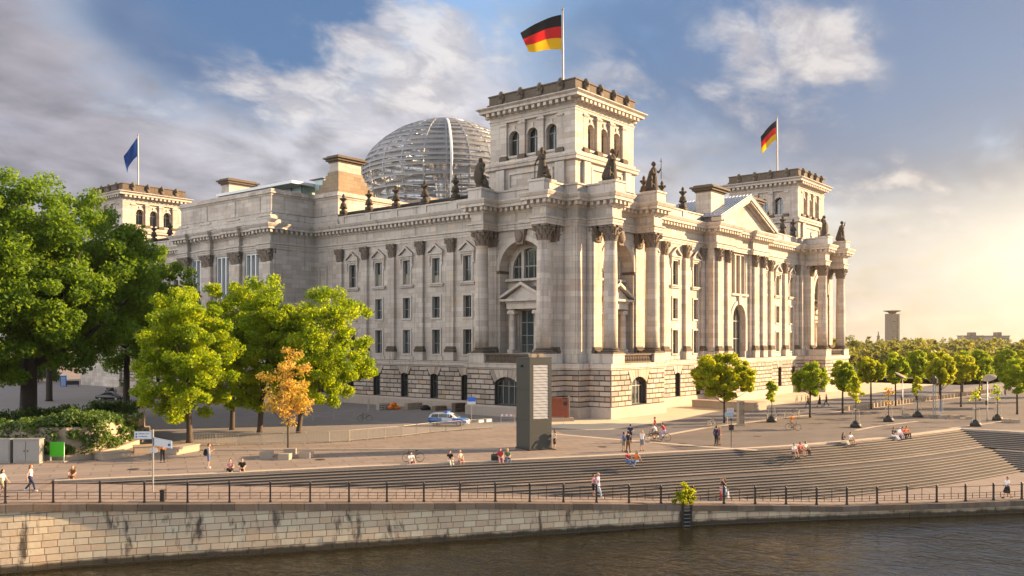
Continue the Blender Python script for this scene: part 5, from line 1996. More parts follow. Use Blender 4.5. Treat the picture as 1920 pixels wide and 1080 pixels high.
# ------------------------------------------------------------------ foliage
def leaf_mesh(name, mat, centres, radii, per, size, seed, up=.35, flat=.75):
    """leaf-sized faces scattered through clumps; every leaf is its own folded face"""
    r = np.random.default_rng(seed)
    C = np.repeat(np.asarray(centres, float), per, 0)
    R = np.repeat(np.asarray(radii, float), per)
    n = len(C)
    d = r.normal(size=(n, 3))
    d /= np.linalg.norm(d, axis=1, keepdims=True)
    d[:, 2] *= flat
    rad = r.random(n) ** .45
    P = C + d * (R * rad)[:, None]
    nrm = d * .6 + r.normal(size=(n, 3)) * .55 + np.array([0, 0, up])
    nrm /= np.linalg.norm(nrm, axis=1, keepdims=True)
    t = np.cross(nrm, r.normal(size=(n, 3)))
    t /= np.linalg.norm(t, axis=1, keepdims=True) + 1e-9
    b = np.cross(nrm, t)
    s = size * (0.6 + .8 * r.random(n))[:, None]
    droop = nrm * s * .18
    v = np.empty((n, 4, 3))
    v[:, 0] = P - t * s * .55
    v[:, 1] = P + b * s * .34 - droop
    v[:, 2] = P + t * s * .6
    v[:, 3] = P - b * s * .34 - droop
    me = bpy.data.meshes.new(name)
    me.vertices.add(n * 4)
    me.vertices.foreach_set('co', v.reshape(-1))
    me.loops.add(n * 4)
    me.loops.foreach_set('vertex_index', np.arange(n * 4, dtype=np.int32))
    me.polygons.add(n)
    me.polygons.foreach_set('loop_start', np.arange(0, n * 4, 4, dtype=np.int32))
    me.polygons.foreach_set('loop_total', np.full(n, 4, dtype=np.int32))
    me.materials.append(M[mat])
    me.update(calc_edges=True)
    return me


def crown_clumps(seed, n, rx, ry, rz, shell=.5, lump=.28, cone=0.0, rc=.2):
    r = np.random.default_rng(seed)
    ax = r.normal(size=(7, 3))
    ax /= np.linalg.norm(ax, axis=1, keepdims=True)
    out, rad = [], []
    for _ in range(n):
        d = r.normal(size=3)
        d /= np.linalg.norm(d)
        k = 1 + lump * (np.max(ax @ d) - .72) * 1.6
        q = r.random() ** shell
        p = d * q * k
        w = 1 - cone * (p[2] + 1) / 2
        out.append((p[0] * rx * w, p[1] * ry * w, p[2] * rz))
        rad.append(rc * (rx + rz) * .5 * r.uniform(.7, 1.25))
    return np.array(out), np.array(rad)


def limbs(mb, H, zb, cz, rx, rz, tr, off, seed, n=9):
    r = random.Random(seed)
    top = cz + rz * .55
    pts = [(0, 0, -.15), (.02, 0, .35), (off[0] * .12, off[1] * .12, zb), (off[0] * .7, off[1] * .7, cz), (off[0], off[1], top)]
    mb.path(pts, [tr * 1.35, tr, tr * .82, tr * .5, tr * .12], 9)
    for k in range(n):
        a = 2 * PI * k / n + r.uniform(-.3, .3)
        z0 = zb + (cz - zb) * r.uniform(-.05, 1.0)
        t = (z0 - zb) / max(cz - zb, .1)
        x0, y0 = off[0] * (.12 + .58 * t), off[1] * (.12 + .58 * t)
        L = rx * r.uniform(.55, .85)
        z1 = z0 + rz * r.uniform(.25, .75)
        x1, y1 = off[0] * .7 + math.cos(a) * L, off[1] * .7 + math.sin(a) * L
        m = ((x0 + x1) / 2, (y0 + y1) / 2, z0 + (z1 - z0) * .35)
        mb.path([(x0, y0, z0), m, (x1, y1, z1)], [tr * .42, tr * .28, tr * .07], 6)


def tree(name, label, base, zb, top, rx, leaf, n, per, size, mat, tr=.3, off=(0, 0), seed=1, cone=0., shell=.5, lump=.28, bark='bark', group=None, rc=.2, fine=True):
    t = thing(name, label, 'tree', base, 0, group)
    cz, rz = (zb + top) / 2, (top - zb) / 2
    C, R = crown_clumps(seed, n, rx, rx, rz, shell, lump, cone, rc)
    # leave a little air: shift to the crown centre
    C = C + np.array([off[0], off[1], cz])
    me = leaf_mesh('crown', mat, C, R, per, size, seed + 100)
    ob('crown', me, t)
    mb = MB()
    limbs(mb, top, zb + rz * .12, cz, rx, rz, tr, off, seed + 5)
    mb.build('trunk', bark, t, smooth=True)
    return t


RV = Vector((RT[0], RT[1]))


def shift(px, depth):
    """sideways offset in metres for px photograph pixels at a distance"""
    return (RT[0] * px * depth / FPX, RT[1] * px * depth / FPX)


tree('plane_tree', 'tallest broad deep green tree at the far left edge', at(52, 800), 5.4, 28.4, 12.0, 'deep', 340, 290, .36, 'leaf_deep', .95, shift(25, 100), 11, bark='bark_dark', rc=.14, shell=.38, lump=.22)
tree('plane_tree', 'large tree cut by the left edge beside the tallest broad tree', at(-80, 812), 4.5, 27.0, 10.0, 'deep', 190, 260, .37, 'leaf_deep', .8, (0, 0), 12, bark='bark_dark', rc=.15, shell=.38)
tree('plane_tree', 'deep green tree just right of the tallest one, in front of the far tower', at(236, 775), 6.2, 22.5, 8.0, 'deep', 190, 250, .34, 'leaf_deep', .45, shift(15, 118), 13, bark='bark_dark', rc=.15, shell=.38, lump=.22)
tree('plane_tree', 'dark tree standing between the two largest trees near the blue cabin', at(92, 752), 7.6, 26.0, 8.6, 'deep', 170, 210, .40, 'leaf_deep', .5, (0, 0), 19, bark='bark_dark', rc=.16, shell=.4)
tree('maple_tree', 'bright green and yellow tree behind the white direction signs', at(355, 830), 1.9, 14.2, 5.3, 'mid', 190, 280, .235, 'leaf_mid', .3, shift(-6, 82), 14, cone=.22, rc=.155, shell=.4, lump=.22)
tree('maple_tree', 'green tree whose trunk stands leftmost behind the crowd barriers', at(435, 806), 2.4, 16.0, 4.8, 'mid', 140, 250, .25, 'leaf_mid', .28, shift(10, 94), 15, rc=.165, shell=.4, lump=.2)
tree('maple_tree', 'green tree behind the small yellowing tree', at(487, 812), 2.2, 16.0, 5.2, 'mid', 150, 250, .25, 'leaf_mid', .3, shift(25, 91), 16, rc=.16, shell=.4, lump=.2)
tree('maple_tree', 'green tree whose sunlit crown overlaps the east front windows', at(560, 812), 2.0, 15.2, 5.3, 'lime', 180, 260, .24, 'leaf_mid', .28, shift(50, 91), 17, rc=.155, shell=.4, lump=.2)
tree('yellowing_tree', 'small tree with orange and yellow leaves standing between stone cubes', at(540, 850), 1.9, 8.9, 2.75, 'gold', 58, 75, .20, 'leaf_gold', .10, (0, 0), 18, cone=.35, rc=.21, shell=.6)
# clipped round-headed trees along the north promenade, four crowns
RC = []
for i in range(4):
    C, R = crown_clumps(31 + i, 120, 1, 1, (.74, .84, .78, .9)[i], .38, (.1, .2, .15, .22)[i], (0, .2, .1, .3)[i], .18)
    RC.append(leaf_mesh('crown', ('leaf_lime', 'leaf_mid', 'leaf_lime', 'leaf_mid')[i], C * .92, R, 210, .068, 131 + i))


def round_tree(base, zb, top, rx, label, me, rz=0.):
    t = thing('round_tree', label, 'tree', base, rz, 'trees along the north promenade')
    cz = (zb + top) / 2
    ob('crown', me, t, (0, 0, cz), 0, (rx * random.uniform(.92, 1.05), rx * random.uniform(.92, 1.05), (top - zb) / 2 / .82))
    mb = MB()
    limbs(mb, top, zb, cz, rx, (top - zb) / 2, .13, (0, 0), int(abs(base[0]) * 7), 7)
    mb.build('trunk', 'bark_dark', t, smooth=True)


RT_LIST = [((1358, 793), 2.35, 8.35, 3.75, 'largest round-headed tree, in front of the north portico doorway'),
           ((1519, 783), 2.8, 7.1, 2.35, 'round tree in front of the left column base of the far corner tower'),
           ((1580, 775), 3.0, 6.9, 2.1, 'round tree just left of the start of the cube bollards'),
           ((1633, 767), 3.1, 7.6, 2.4, 'round tree behind the first cube bollards'),
           ((1679, 761), 3.4, 8.0, 2.2, 'round tree behind the first tilted street lamp'),
           ((1718, 754), 3.6, 8.0, 2.1, 'round tree behind the small lime young tree'),
           ((1764, 771), 2.8, 7.9, 2.6, 'yellow green round tree beside the dark capped post'),
           ((1802, 763), 3.2, 7.7, 2.2, 'round tree right of the yellow green one'),
           ((1837, 751), 3.4, 8.0, 2.4, 'round tree behind the second tilted street lamp'),
           ((1907, 777), 2.9, 7.4, 2.9, 'dark round tree cut by the right edge of the picture')]
for i, ((u, v), zb, top, rx, lab) in enumerate(RT_LIST):
    round_tree(at(u, v), zb, top, rx, lab, RC[(0, 1, 3, 2, 1, 3, 2, 0, 3, 1)[i]], i * 1.3)
for i, (x, y) in enumerate(((62, -33.2), (76, -33.8), (90, -34.2), (78, -40.2), (94, -40.8), (50, -49.8), (66, -50.4), (82, -51))):
    round_tree((x, y, 0), 3.1, 8.0, 2.5, '%s of the smaller round trees receding behind the front promenade rows' % nth(i), RC[i % 4], i * 2.1)

# trees on the far side of the courtyard, beyond the east front
CR = bpy.data.objects['crown.003'].data
hd2 = thing('added_shrub_row', 'added row of dark shrubs covering sunlit ground at the far left of the courtyard', 'shrubs')  # shrubs added to hide the sunlit ground and darken this stretch
rs_ = random.Random(8)
A_, B_ = at(-140, 720), at(106, 716)
cs = [tuple(A_[i] + (B_[i] - A_[i]) * q_ for i in (0, 1)) + (rs_.uniform(.8, 5.5),) for q_ in (rs_.random() for _ in range(170))]
ob('foliage', leaf_mesh('foliage', 'leaf_ivy', cs, [rs_.uniform(1.0, 1.7) for _ in cs], 70, .5, 83), hd2)
mb = MB()
for q_ in range(8):
    mb.path([(A_[0] + (B_[0] - A_[0]) * q_ / 7, A_[1] + (B_[1] - A_[1]) * q_ / 7, 0), (A_[0] + (B_[0] - A_[0]) * q_ / 7, A_[1] + (B_[1] - A_[1]) * q_ / 7, 3.5)], [.12, .05], 5)
mb.build('stem', 'bark_dark', hd2)
for i, (x, y, h, rx, lab) in enumerate(((-62, 150, 20, 9, 'dark tree far behind the blue cabin'), (-48, 176, 22, 10, 'second dark tree far beyond the courtyard'), (-80, 128, 19, 8, 'dark tree at the far left behind the hedge'), (-30, 190, 20, 9, 'dark tree beside the far end of the east front'), (-96, 150, 22, 10, 'dark tree farthest left beyond the courtyard'))):
    t = thing('plane_tree', lab, 'tree', (x, y, 0), i * 1.1)
    cz0 = (8.5 + 26) / 2
    ob('crown', CR, t, (0, 0, h * .56 - cz0 * h / 26), 0, (rx / 8.6, rx / 8.6, h / 26))
    mb = MB()
    limbs(mb, h, 2.2, h * .55, rx, h * .45, .4, (0, 0), i + 3)
    mb.build('trunk', 'bark_dark', t, smooth=True)

# young trees held by stakes
YC = {}
for nm, mat, s in (('a', 'leaf_mid', 41), ('b', 'leaf_lime', 42)):
    C, R = crown_clumps(s, 26, 1, 1, 1.5, .6, .2, .55, .26)
    YC[nm] = leaf_mesh('crown', mat, C, R, 45, .24, s)


def young_tree(base, h, rx, zb, label, kindk, sparse=False):
    t = thing('young_tree', label, 'tree', base, 0, 'young staked trees')
    if sparse:
        C, R = crown_clumps(int(base[0] * 10), 9, .7, .7, 1.3, .7, .2, .3, .3)
        ob('crown', leaf_mesh('crown', 'leaf_gold' if kindk == 'g' else 'leaf_mid', C + np.array([0, 0, (h + zb) / 2]), R, 22, .2, 5), t)
    else:
        ob('crown', YC[kindk], t, (0, 0, (h + zb) / 2), random.uniform(0, 6), (rx, rx, (h - zb) / 3.1))
    MB().path([(0, 0, 0), (.03, 0, h * .6), (0, .02, h * .92)], [.06, .045, .015], 7).build('trunk', 'bark', t)
    for k in range(3):
        a = k * 2.1 + .4
        MB().path([(.5 * math.cos(a), .5 * math.sin(a), 0), (.34 * math.cos(a), .34 * math.sin(a), 2.1)], .035, 6).build('stake', 'galv', t)
    MB().path([(.34 * math.cos(k * 2.1 + .4), .34 * math.sin(k * 2.1 + .4), 2.02) for k in (0, 1, 2, 3)], .03, 5).build('tie_bar', 'galv', t)
    MB().lathe([(.62, 0), (.6, .25), (.42, .55), (.16, .75), (.0, .8)], 12).build('watering_bag', 'black', t, smooth=True)


young_tree(at(1447, 791.5), 5.4, .85, 2.4, 'slim young tree with stakes left of the parked bicycles', 'a')
young_tree(at(1604.6, 801.6), 5.9, 1.05, 2.7, 'leafy young tree with stakes in front of the cube bollards', 'b')
young_tree(at(1666, 790.6), 4.2, .6, 2.2, 'almost bare reddish young tree on stakes', 'g', True)
young_tree(at(1720.4, 782), 5.3, .9, 2.6, 'bright lime young tree with stakes on the promenade', 'b')
young_tree(at(1829.6, 799.4), 4.6, .8, 2.6, 'sparse wilting young tree nearest the stair corner', 'a', True)
young_tree(at(1870.5, 788.4), 4.4, .8, 2.4, 'thin young tree on stakes behind the stair corner', 'a', True)

# bush on the quay edge, ivy, hedge
q = qpt(LAD_S, -.15)
t = thing('quay_bush', 'small light green bush growing out of the quay edge above the ladder', 'bush', q)
C, R = crown_clumps(51, 34, .75, .75, 1.15, .55, .2, .1, .25)
ob('foliage', leaf_mesh('foliage', 'leaf_lime', C * np.array([1.05, 1.05, 1.0]) + np.array([0, 0, .62]), R, 90, .15, 52), t)
mb = MB()
for k in range(6):
    a = k * 1.05
    mb.path([(0, 0, -.3), (.2 * math.cos(a), .2 * math.sin(a), .6), (.5 * math.cos(a), .5 * math.sin(a), 1.5)], [.04, .03, .01], 5)
mb.build('stem', 'bark', t)

WPTS = [at(u, v)[:2] for u, v in ((-80, 848), (-20, 858), (60, 862), (125, 863), (168, 859), (212, 848), (250, 834), (268, 822), (272, 806))]
RW = thing('retaining_wall', 'curved pale retaining wall half hidden by hanging ivy', 'wall')
MB().sweep(WPTS, [(0, 0), (0, 2.35), (.06, 2.36), (.06, 2.6), (-.4, 2.62), (-.4, 0)]).build('wall_face', 'concrete', RW)
MB().sweep(WPTS, [(.5, 0), (.5, .45), (0, .47)]).build('bench_ledge', 'concrete', RW)
iv = thing('ivy', 'thick dark ivy hanging over the curved retaining wall', 'ivy plant')
r_ = random.Random(3)
cs, rs = [], []
for k in range(380):
    s = r_.random() * 4.9 + 1.2
    j = min(int(s), len(WPTS) - 2)
    tt = s - j
    x, y = WPTS[j][0] + (WPTS[j + 1][0] - WPTS[j][0]) * tt, WPTS[j][1] + (WPTS[j + 1][1] - WPTS[j][1]) * tt
    dpt = r_.uniform(-3.2, .5)
    hh = (3.6 - abs(s - 3.6) * .42) if dpt < 0 else r_.uniform(.7, 3.2)
    x2, y2 = offset(WPTS, dpt)[j]
    x3, y3 = offset(WPTS, dpt)[j + 1]
    cs.append((x2 + (x3 - x2) * tt, y2 + (y3 - y2) * tt, max(.7, hh * r_.uniform(.86, 1.05) - (.3 if dpt < -2 else 0))))
    rs.append(r_.uniform(.45, .8))
ob('foliage', leaf_mesh('foliage', 'leaf_ivy', cs, rs, 60, .24, 61), iv)
mb = MB()
for k in range(14):
    c = cs[k * 7]
    mb.path([(c[0], c[1], .1), (c[0] + .1, c[1], c[2] * .6), c], [.04, .03, .02], 5)
mb.build('stem', 'bark', iv)
hd = thing('hedge', 'dark clipped hedge in the shade under the large trees', 'hedge')
cs, rs = [], []
hp = [at(-80, 812), at(20, 806), at(100, 797), at(180, 785), at(262, 783)]
for k in range(150):
    s = r_.random() * 3.99
    j = int(s)
    cs.append(tuple(hp[j][i] + (hp[j + 1][i] - hp[j][i]) * (s - j) for i in (0, 1)) + (r_.uniform(.4, 1.9),))
    rs.append(r_.uniform(.6, .9))
ob('foliage', leaf_mesh('foliage', 'leaf_ivy', cs, rs, 50, .28, 71), hd)
mb = MB()
for j in range(len(hp)):
    mb.path([hp[j], (hp[j][0], hp[j][1], 1.2)], [.06, .03], 5)
mb.build('stem', 'bark_dark', hd)

# distant wood beyond the lawn: one mass
r2 = np.random.default_rng(81)
cc, rr = [], []
trunks = MB()
for k in range(560):
    if k < 370:
        d = 270 + 700 * r2.random() ** 1.2
        u = r2.uniform(1540, 2150)
        topv = r2.uniform(632, 652) if d > 420 else r2.uniform(636, 668)
    else:
        d = r2.uniform(420, 900)
        u = r2.uniform(-1200, 1540)
        topv = r2.uniform(636, 650)
    a = (u - 960) / FPX
    x, y = CAM[0] + d * (FW[0] + RT[0] * a), CAM[1] + d * (FW[1] + RT[1] * a)
    H = max(6.5, CAM[2] + (HOR - topv) * d / FPX)
    rx = H * r2.uniform(.28, .75)
    C, R = crown_clumps(900 + k, 16, rx, rx * r2.uniform(.8, 1.3), H * .46, .4, .35, r2.uniform(-.1, .45), r2.uniform(.24, .34))
    cc.append(C + np.array([x, y, H * .54]))
    rr.append(R)
    trunks.path([(x, y, 0), (x, y, H * .5)], [.4, .2], 5)
wood = leaf_mesh('wood', 'leaf_far', np.concatenate(cc), np.concatenate(rr), 40, 1.0, 82)
kind(ob('distant_wood', wood), 'stuff')
kind(trunks.build('distant_trunks', 'bark_dark'), 'stuff')
kind(sheet('lawn', [], 'leaf_far', .004, [(112, -26), (900, -300), (1200, 600), (112, 300)]), 'structure')

# skyline far behind the wood
def far_pt(u, d):
    a = (u - 960) / FPX
    return (CAM[0] + d * (FW[0] + RT[0] * a), CAM[1] + d * (FW[1] + RT[1] * a), 0)


M['far_stone'] = plain('far brown facade', (0.16, 0.125, 0.10), .8)
M['far_pale'] = plain('far pale facade', (0.22, 0.195, 0.18), .8)
p = far_pt(1673, 900)
tw = thing('office_tower', 'dark square office tower with a flat oversailing roof rising beyond the wood', 'tower block', p, YAW - PI / 2 + .35)
TS = tw
TS.scale = (.6, .6, .65)
MB().box(-8.5, -8, 0, 8.5, 8, 58).build('shaft', 'far_stone', tw)
mb = MB()
for k in range(14):
    z = 6 + k * 3.6
    mb.box(-6.5, -8.12, z, 3.8, -8.0, z + 1.9)
kind(mb.build('window_band', 'glass', tw), 'stuff')
MB().box(5.0, -8.3, 0, 6.8, -8.02, 56).build('corner_strip', 'far_pale', tw)
MB().lathe([(5, 58), (7, 60.5), (14.6, 62.5), (14.8, 63.2), (4, 63.6)], 20).build('roof', 'far_stone', tw)
p = far_pt(1647, 950)
vc = thing('victory_column', 'slender memorial column topped by a winged statue on the horizon', 'monument', p)
vc.scale = (.5, .5, .55)
MB().lathe([(9, 0), (9, 8), (5, 8.2), (5, 12), (3.4, 12.2), (3.0, 26), (3.4, 26.4), (3.4, 28), (1.5, 28.2)], 16).build('column', 'far_stone', vc)
b = MB().lathe([(1.8, 28), (1.5, 31), (1.0, 34), (.5, 35.2)], 10).ball((0, 0, 36), .9, 8, 6).prism_y([(0, 32), (-4.2, 36.2), (-3.4, 33.8), (-.3, 31)], -.3, .3).prism_y([(0, 32), (.3, 31), (3.4, 33.8), (4.2, 36.2)], -.3, .3)
b.build('statue', 'far_stone', vc)
for u, w, h0, d, lab in ((1820, 20, 15, 950, 'long pale block with rooftop plant on the right horizon'), (1869, 16, 14.6, 900, 'squarer pale block farthest right on the horizon')):
    p = far_pt(u, d)
    fb = thing('distant_building', lab, 'building', p, YAW - PI / 2)
    MB().box(-w / 2, -9, 0, w / 2, 9, h0).build('wall', 'far_pale', fb)
    MB().box(-w / 2 - .6, -9.6, h0, w / 2 + .6, 9.6, h0 + .8).build('roof', 'far_stone', fb)
    MB().box(-w * .1, -3, h0 + .803, w * .22, 4, h0 + 4.2).build('plant_room', 'far_stone', fb)
    for k in range(3):
        MB().box(-w / 2 + 1.5, -9.15, h0 - 3.4 - k * 4, w / 2 - 1.5, -9.02, h0 - 1.6 - k * 4).build('window_band', 'glass', fb)


# ------------------------------------------------------------------ people
def dye(name, col, rough=.75):
    if name not in M:
        M[name] = plain(name, col, rough, 0, .08, .2)
    return name


dye('skin', (.52, .30, .20), .55)
dye('skin_tan', (.36, .19, .12), .55)
COLS = {'white': (.72, .70, .68), 'black': (.018, .018, .02), 'grey': (.22, .22, .23), 'navy': (.02, .03, .075), 'blue': (.06, .14, .34), 'orange': (.72, .19, .03), 'pink': (.62, .30, .30),
        'red': (.42, .04, .05), 'denim': (.10, .15, .26), 'khaki': (.30, .24, .15), 'brown': (.17, .09, .05), 'cream': (.66, .58, .44), 'lilac': (.42, .36, .52), 'green': (.06, .13, .07), 'light_blue': (.36, .46, .58)}
HAIR = {'dark': (.018, .012, .009), 'brown': (.09, .045, .02), 'auburn': (.26, .085, .02), 'blond': (.44, .29, .12), 'grey_hair': (.3, .29, .28)}
for k_, c_ in COLS.items():
    dye('cloth ' + k_, c_)
for k_, c_ in HAIR.items():
    dye('hair ' + k_, c_, .5)

STAND_LEGS = {'stand': ([(-.10, -.01, .50), (-.11, .02, .09)], [(.10, -.02, .50), (.12, .02, .09)], .93),
              'walk': ([(-.09, -.20, .52), (-.09, -.30, .10)], [(.09, .04, .49), (.09, .33, .15)], .90),
              'hip': ([(-.12, -.03, .50), (-.17, .0, .09)], [(.09, -.10, .51), (.14, -.10, .09)], .92),
              'sit': ([(-.14, -.43, .20), (-.13, -.50, -.21)], [(.13, -.41, .19), (.15, -.47, -.21)], .11),
              'sit_wide': ([(-.24, -.40, .20), (-.22, -.46, -.21)], [(.23, -.41, .19), (.24, -.52, -.21)], .11),
              'sit_out': ([(-.12, -.44, .10), (-.14, -.72, -.20)], [(.11, -.43, .12), (.12, -.66, -.21)], .11),
              'kneel': ([(-.13, -.34, .46), (-.13, -.20, .09)], [(.13, -.05, .12), (.13, .33, .09)], .42),
              'ride': ([(-.09, -.30, .78), (-.09, -.12, .38)], [(.09, -.34, .62), (.09, -.20, .20)], .98)}
ARMS = {'down': ([(-.25, .03, -.33), (-.26, -.06, -.58)], [(.25, .03, -.33), (.26, -.05, -.58)]),
        'swing': ([(-.24, .14, -.30), (-.24, .12, -.56)], [(.24, -.12, -.30), (.23, -.28, -.50)]),
        'phone': ([(-.25, -.02, -.30), (-.12, -.28, -.18)], [(.25, -.02, -.30), (.10, -.28, -.18)]),
        'photo': ([(-.28, -.10, -.20), (-.11, -.26, .10)], [(.28, -.10, -.20), (.10, -.26, .10)]),
        'lap': ([(-.25, -.10, -.28), (-.10, -.34, -.36)], [(.25, -.10, -.28), (.10, -.33, -.37)]),
        'knees': ([(-.25, -.18, -.24), (-.17, -.42, -.34)], [(.24, -.18, -.25), (.16, -.42, -.34)]),
        'back': ([(-.24, .16, -.26), (-.26, .30, -.48)], [(.24, .16, -.26), (.26, .30, -.48)]),
        'hips': ([(-.36, .05, -.24), (-.20, -.02, -.44)], [(.36, .05, -.24), (.20, -.02, -.44)]),
        'hold': ([(-.25, .03, -.33), (-.26, -.06, -.58)], [(.30, -.10, -.16), (.52, -.18, -.05)]),
        'ride': ([(-.25, -.26, -.20), (-.24, -.46, -.30)], [(.25, -.26, -.20), (.24, -.46, -.30)])}


def hand(ex, elbow, wrist, side):
    """five short bent fingers rooted in the palm"""
    e, w = Vector(elbow), Vector(wrist)
    d = (w - e).normalized()
    sidev = d.cross(Vector((0, 1, 0.2))).normalized() * side
    nrm = d.cross(sidev).normalized()
    pc = w + d * .06
    for k, (o, l) in enumerate(((-.030, .065), (-.010, .078), (.010, .073), (.029, .058))):
        a = pc + sidev * o + d * .02
        b = a + d * l * .55 + nrm * .008
        c = b + d * l * .42 + nrm * .026
        ex.path([a, b, c], [.0105, .0095, .007], 5)
    a = pc - sidev * .035 - d * .02
    ex.path([a, a - sidev * .026 + d * .026, a - sidev * .03 + d * .055 + nrm * .012], [.0115, .0105, .008], 5)
    return pc


PC = [0]


def person(label, base, heading, legs='stand', arms='down', top='white', sleeve='short', bottom='trousers', bcol='navy', shoes='black', hair='dark', long_hair=False, h=1.75, skin='skin', lean=.0, group=None, female=False, dress=False):
    """heading: plan angle the person faces. One continuous body, clothes and hair as parts."""
    root = thing('person', label, 'person', base, heading + PI / 2, group)
    k = h / 1.75
    L, R, pz = STAND_LEGS[legs]
    seated = legs.startswith('sit')
    ln = lean + (.10 if seated else 0) + (.32 if legs == 'ride' else 0)
    up = Vector((0, -math.sin(ln), math.cos(ln)))
    pel = Vector((0, .26 if legs == 'ride' else 0, pz))
    chest = pel + up * .35
    neck = pel + up * .545
    head = neck + Vector((0, -.035, .155))
    hw = .165 if female else .19
    SL, SR = neck + Vector((-hw, 0, -.06)), neck + Vector((hw, 0, -.06))
    AL, AR = [[neck + Vector((0, 0, -.02)) + Vector(p) for p in s] for s in ARMS[arms]]
    LL, LR = [[Vector(p) for p in s] for s in (L, R)]
    if legs == 'ride':
        LL, LR = [[p + Vector((0, .20, 0)) for p in s] for s in (LL, LR)]
    hipL, hipR = pel + Vector((-.088, 0, -.02)), pel + Vector((.088, 0, -.02))
    b, ex = MB(), MB()
    b.capsule(pel + Vector((-.05, 0, 0)), pel + Vector((.05, 0, 0)), .118, .118)
    b.capsule(pel, chest, .118, .125)
    b.capsule(chest + Vector((-.06, 0, 0)), chest + Vector((.06, 0, 0)), .11, .11)
    b.capsule(neck + Vector((-hw + .05, 0, -.07)), neck + Vector((hw - .05, 0, -.07)), .075, .075)
    b.capsule(chest, neck, .11, .06)
    b.capsule(neck, head, .054, .052)
    b.ball(head + Vector((0, 0, .01)), (.077, .095, .118), 14, 10)
    b.ball(head + Vector((0, -.045, -.05)), (.055, .055, .062), 10, 8)
    b.capsule(head + Vector((0, -.085, .012)), head + Vector((0, -.108, -.022)), .010, .016, 8)
    for s in (-1, 1):
        b.ball(head + Vector((s * .08, .005, -.005)), (.013, .02, .032), 8, 6)
    for hp, (kn, an), s in ((hipL, LL, -1), (hipR, LR, 1)):
        b.capsule(hp, kn, .088, .058)
        b.capsule(kn, an, .058, .037)
        b.capsule(kn + (an - kn) * .12, kn + (an - kn) * .45, .054, .050)
        b.capsule(an, an + Vector((s * .02, -.13, -.045)), .038, .03)
    for sh, (el, wr), s in ((SL, AL, -1), (SR, AR, 1)):
        b.capsule(sh, el, .052, .040)
        b.capsule(el, wr, .040, .026)
        pc = wr + (wr - el).normalized() * .055
        b.capsule(wr, pc, .026, .031)
        hand(ex, el, wr, s)
    body = ob('body', fused(b, 'body', skin, .021, 1, ex), root)
    body.scale = (k, k, k)
    # clothes
    t = MB()
    t.capsule(pel + up * (.06), chest, .132, .138)
    t.capsule(chest + Vector((-.065, 0, 0)), chest + Vector((.065, 0, 0)), .124, .124)
    t.capsule(neck + Vector((-hw + .05, 0, -.075)), neck + Vector((hw - .05, 0, -.075)), .084, .084)
    t.capsule(chest, neck - up * .05, .124, .07)
    for sh, (el, wr) in ((SL, AL), (SR, AR)):
        if sleeve == 'short':
            t.capsule(sh, sh + (el - sh) * .6, .066, .060)
        elif sleeve == 'long':
            t.capsule(sh, el, .066, .053)
            t.capsule(el, el + (wr - el) * .93, .053, .040)
    ob('shirt', fused(t, 'shirt', 'cloth ' + top, .023, 1), root).scale = (k, k, k)
    t = MB()
    t.capsule(pel + Vector((-.05, 0, .02)), pel + Vector((.05, 0, .02)), .133, .133)
    t.capsule(pel, pel + up * .09, .13, .128)
    for hp, (kn, an) in ((hipL, LL), (hipR, LR)):
        if bottom == 'trousers':
            t.capsule(hp, kn, .102, .073)
            t.capsule(kn, kn + (an - kn) * .92, .073, .056)
        elif bottom == 'shorts':
            t.capsule(hp, hp + (kn - hp) * .86, .104, .086)
        else:
            t.capsule(hp, hp + (kn - hp) * .95, .118, .125)
    if bottom == 'skirt':
        t.capsule((LL[0] + hipL) / 2, (LR[0] + hipR) / 2, .12, .12)
        t.capsule(LL[0], LR[0], .11, .11)
    nm = {'trousers': 'trousers', 'shorts': 'shorts', 'skirt': 'skirt'}[bottom]
    ob(nm, fused(t, nm, 'cloth ' + bcol, .023, 1), root).scale = (k, k, k)
    for (kn, an), s in ((LL, -1), (LR, 1)):
        f = MB()
        f.capsule(an + Vector((0, .03, -.04)), an + Vector((s * .02, -.15, -.052)), .046, .036, 8)
        f.box(an.x - .04 + s * .01, an.y - .18, an.z - .09, an.x + .04 + s * .01, an.y + .07, an.z - .07)
        ob('shoe', f.mesh('shoe', 'cloth ' + shoes, True), root).scale = (k, k, k)
    hr = MB()
    hr.ball(head + Vector((0, .022, .042)), (.09, .098, .105), 12, 8)
    hr.ball(head + Vector((0, .05, -.02)), (.076, .065, .085), 10, 7)
    if long_hair:
        hr.capsule(head + Vector((-.03, .075, 0)), head + Vector((-.03, .10, -.24)), .06, .04)
        hr.capsule(head + Vector((.03, .075, 0)), head + Vector((.03, .10, -.24)), .06, .04)
        for s in (-1, 1):
            hr.capsule(head + Vector((s * .075, .02, .02)), head + Vector((s * .075, .04, -.18)), .03, .024)
    ob('hair', fused(hr, 'hair', 'hair ' + hair, .018, 1), root).scale = (k, k, k)
    for s in (-1, 1):
        ob('eye', MB().ball(head + Vector((s * .031, -.088, .018)), (.012, .008, .008), 6, 4).mesh('eye', 'black'), root).scale = (k, k, k)
    ob('mouth', MB().ball(head + Vector((0, -.096, -.055)), (.022, .008, .006), 6, 4).mesh('mouth', 'cloth red'), root).scale = (k, k, k)
    return root


def toward(p, q):
    return math.atan2(q[1] - p[1], q[0] - p[0])


def steps_dir(p):
    j = min(range(len(S) - 1), key=lambda i: (S[i][0] + S[i + 1][0] - 2 * p[0]) ** 2 + (S[i][1] + S[i + 1][1] - 2 * p[1]) ** 2)
    dx, dy = S[j + 1][0] - S[j][0], S[j + 1][1] - S[j][1]
    return math.atan2(-dx, dy)


def on_step(u, v, k):
    """seat on step k (z = -0.15 k) at the photograph position of the seat; returns point and the way the stairs face"""
    p = at(u, v, -.15 * k)
    return p, steps_dir(p)


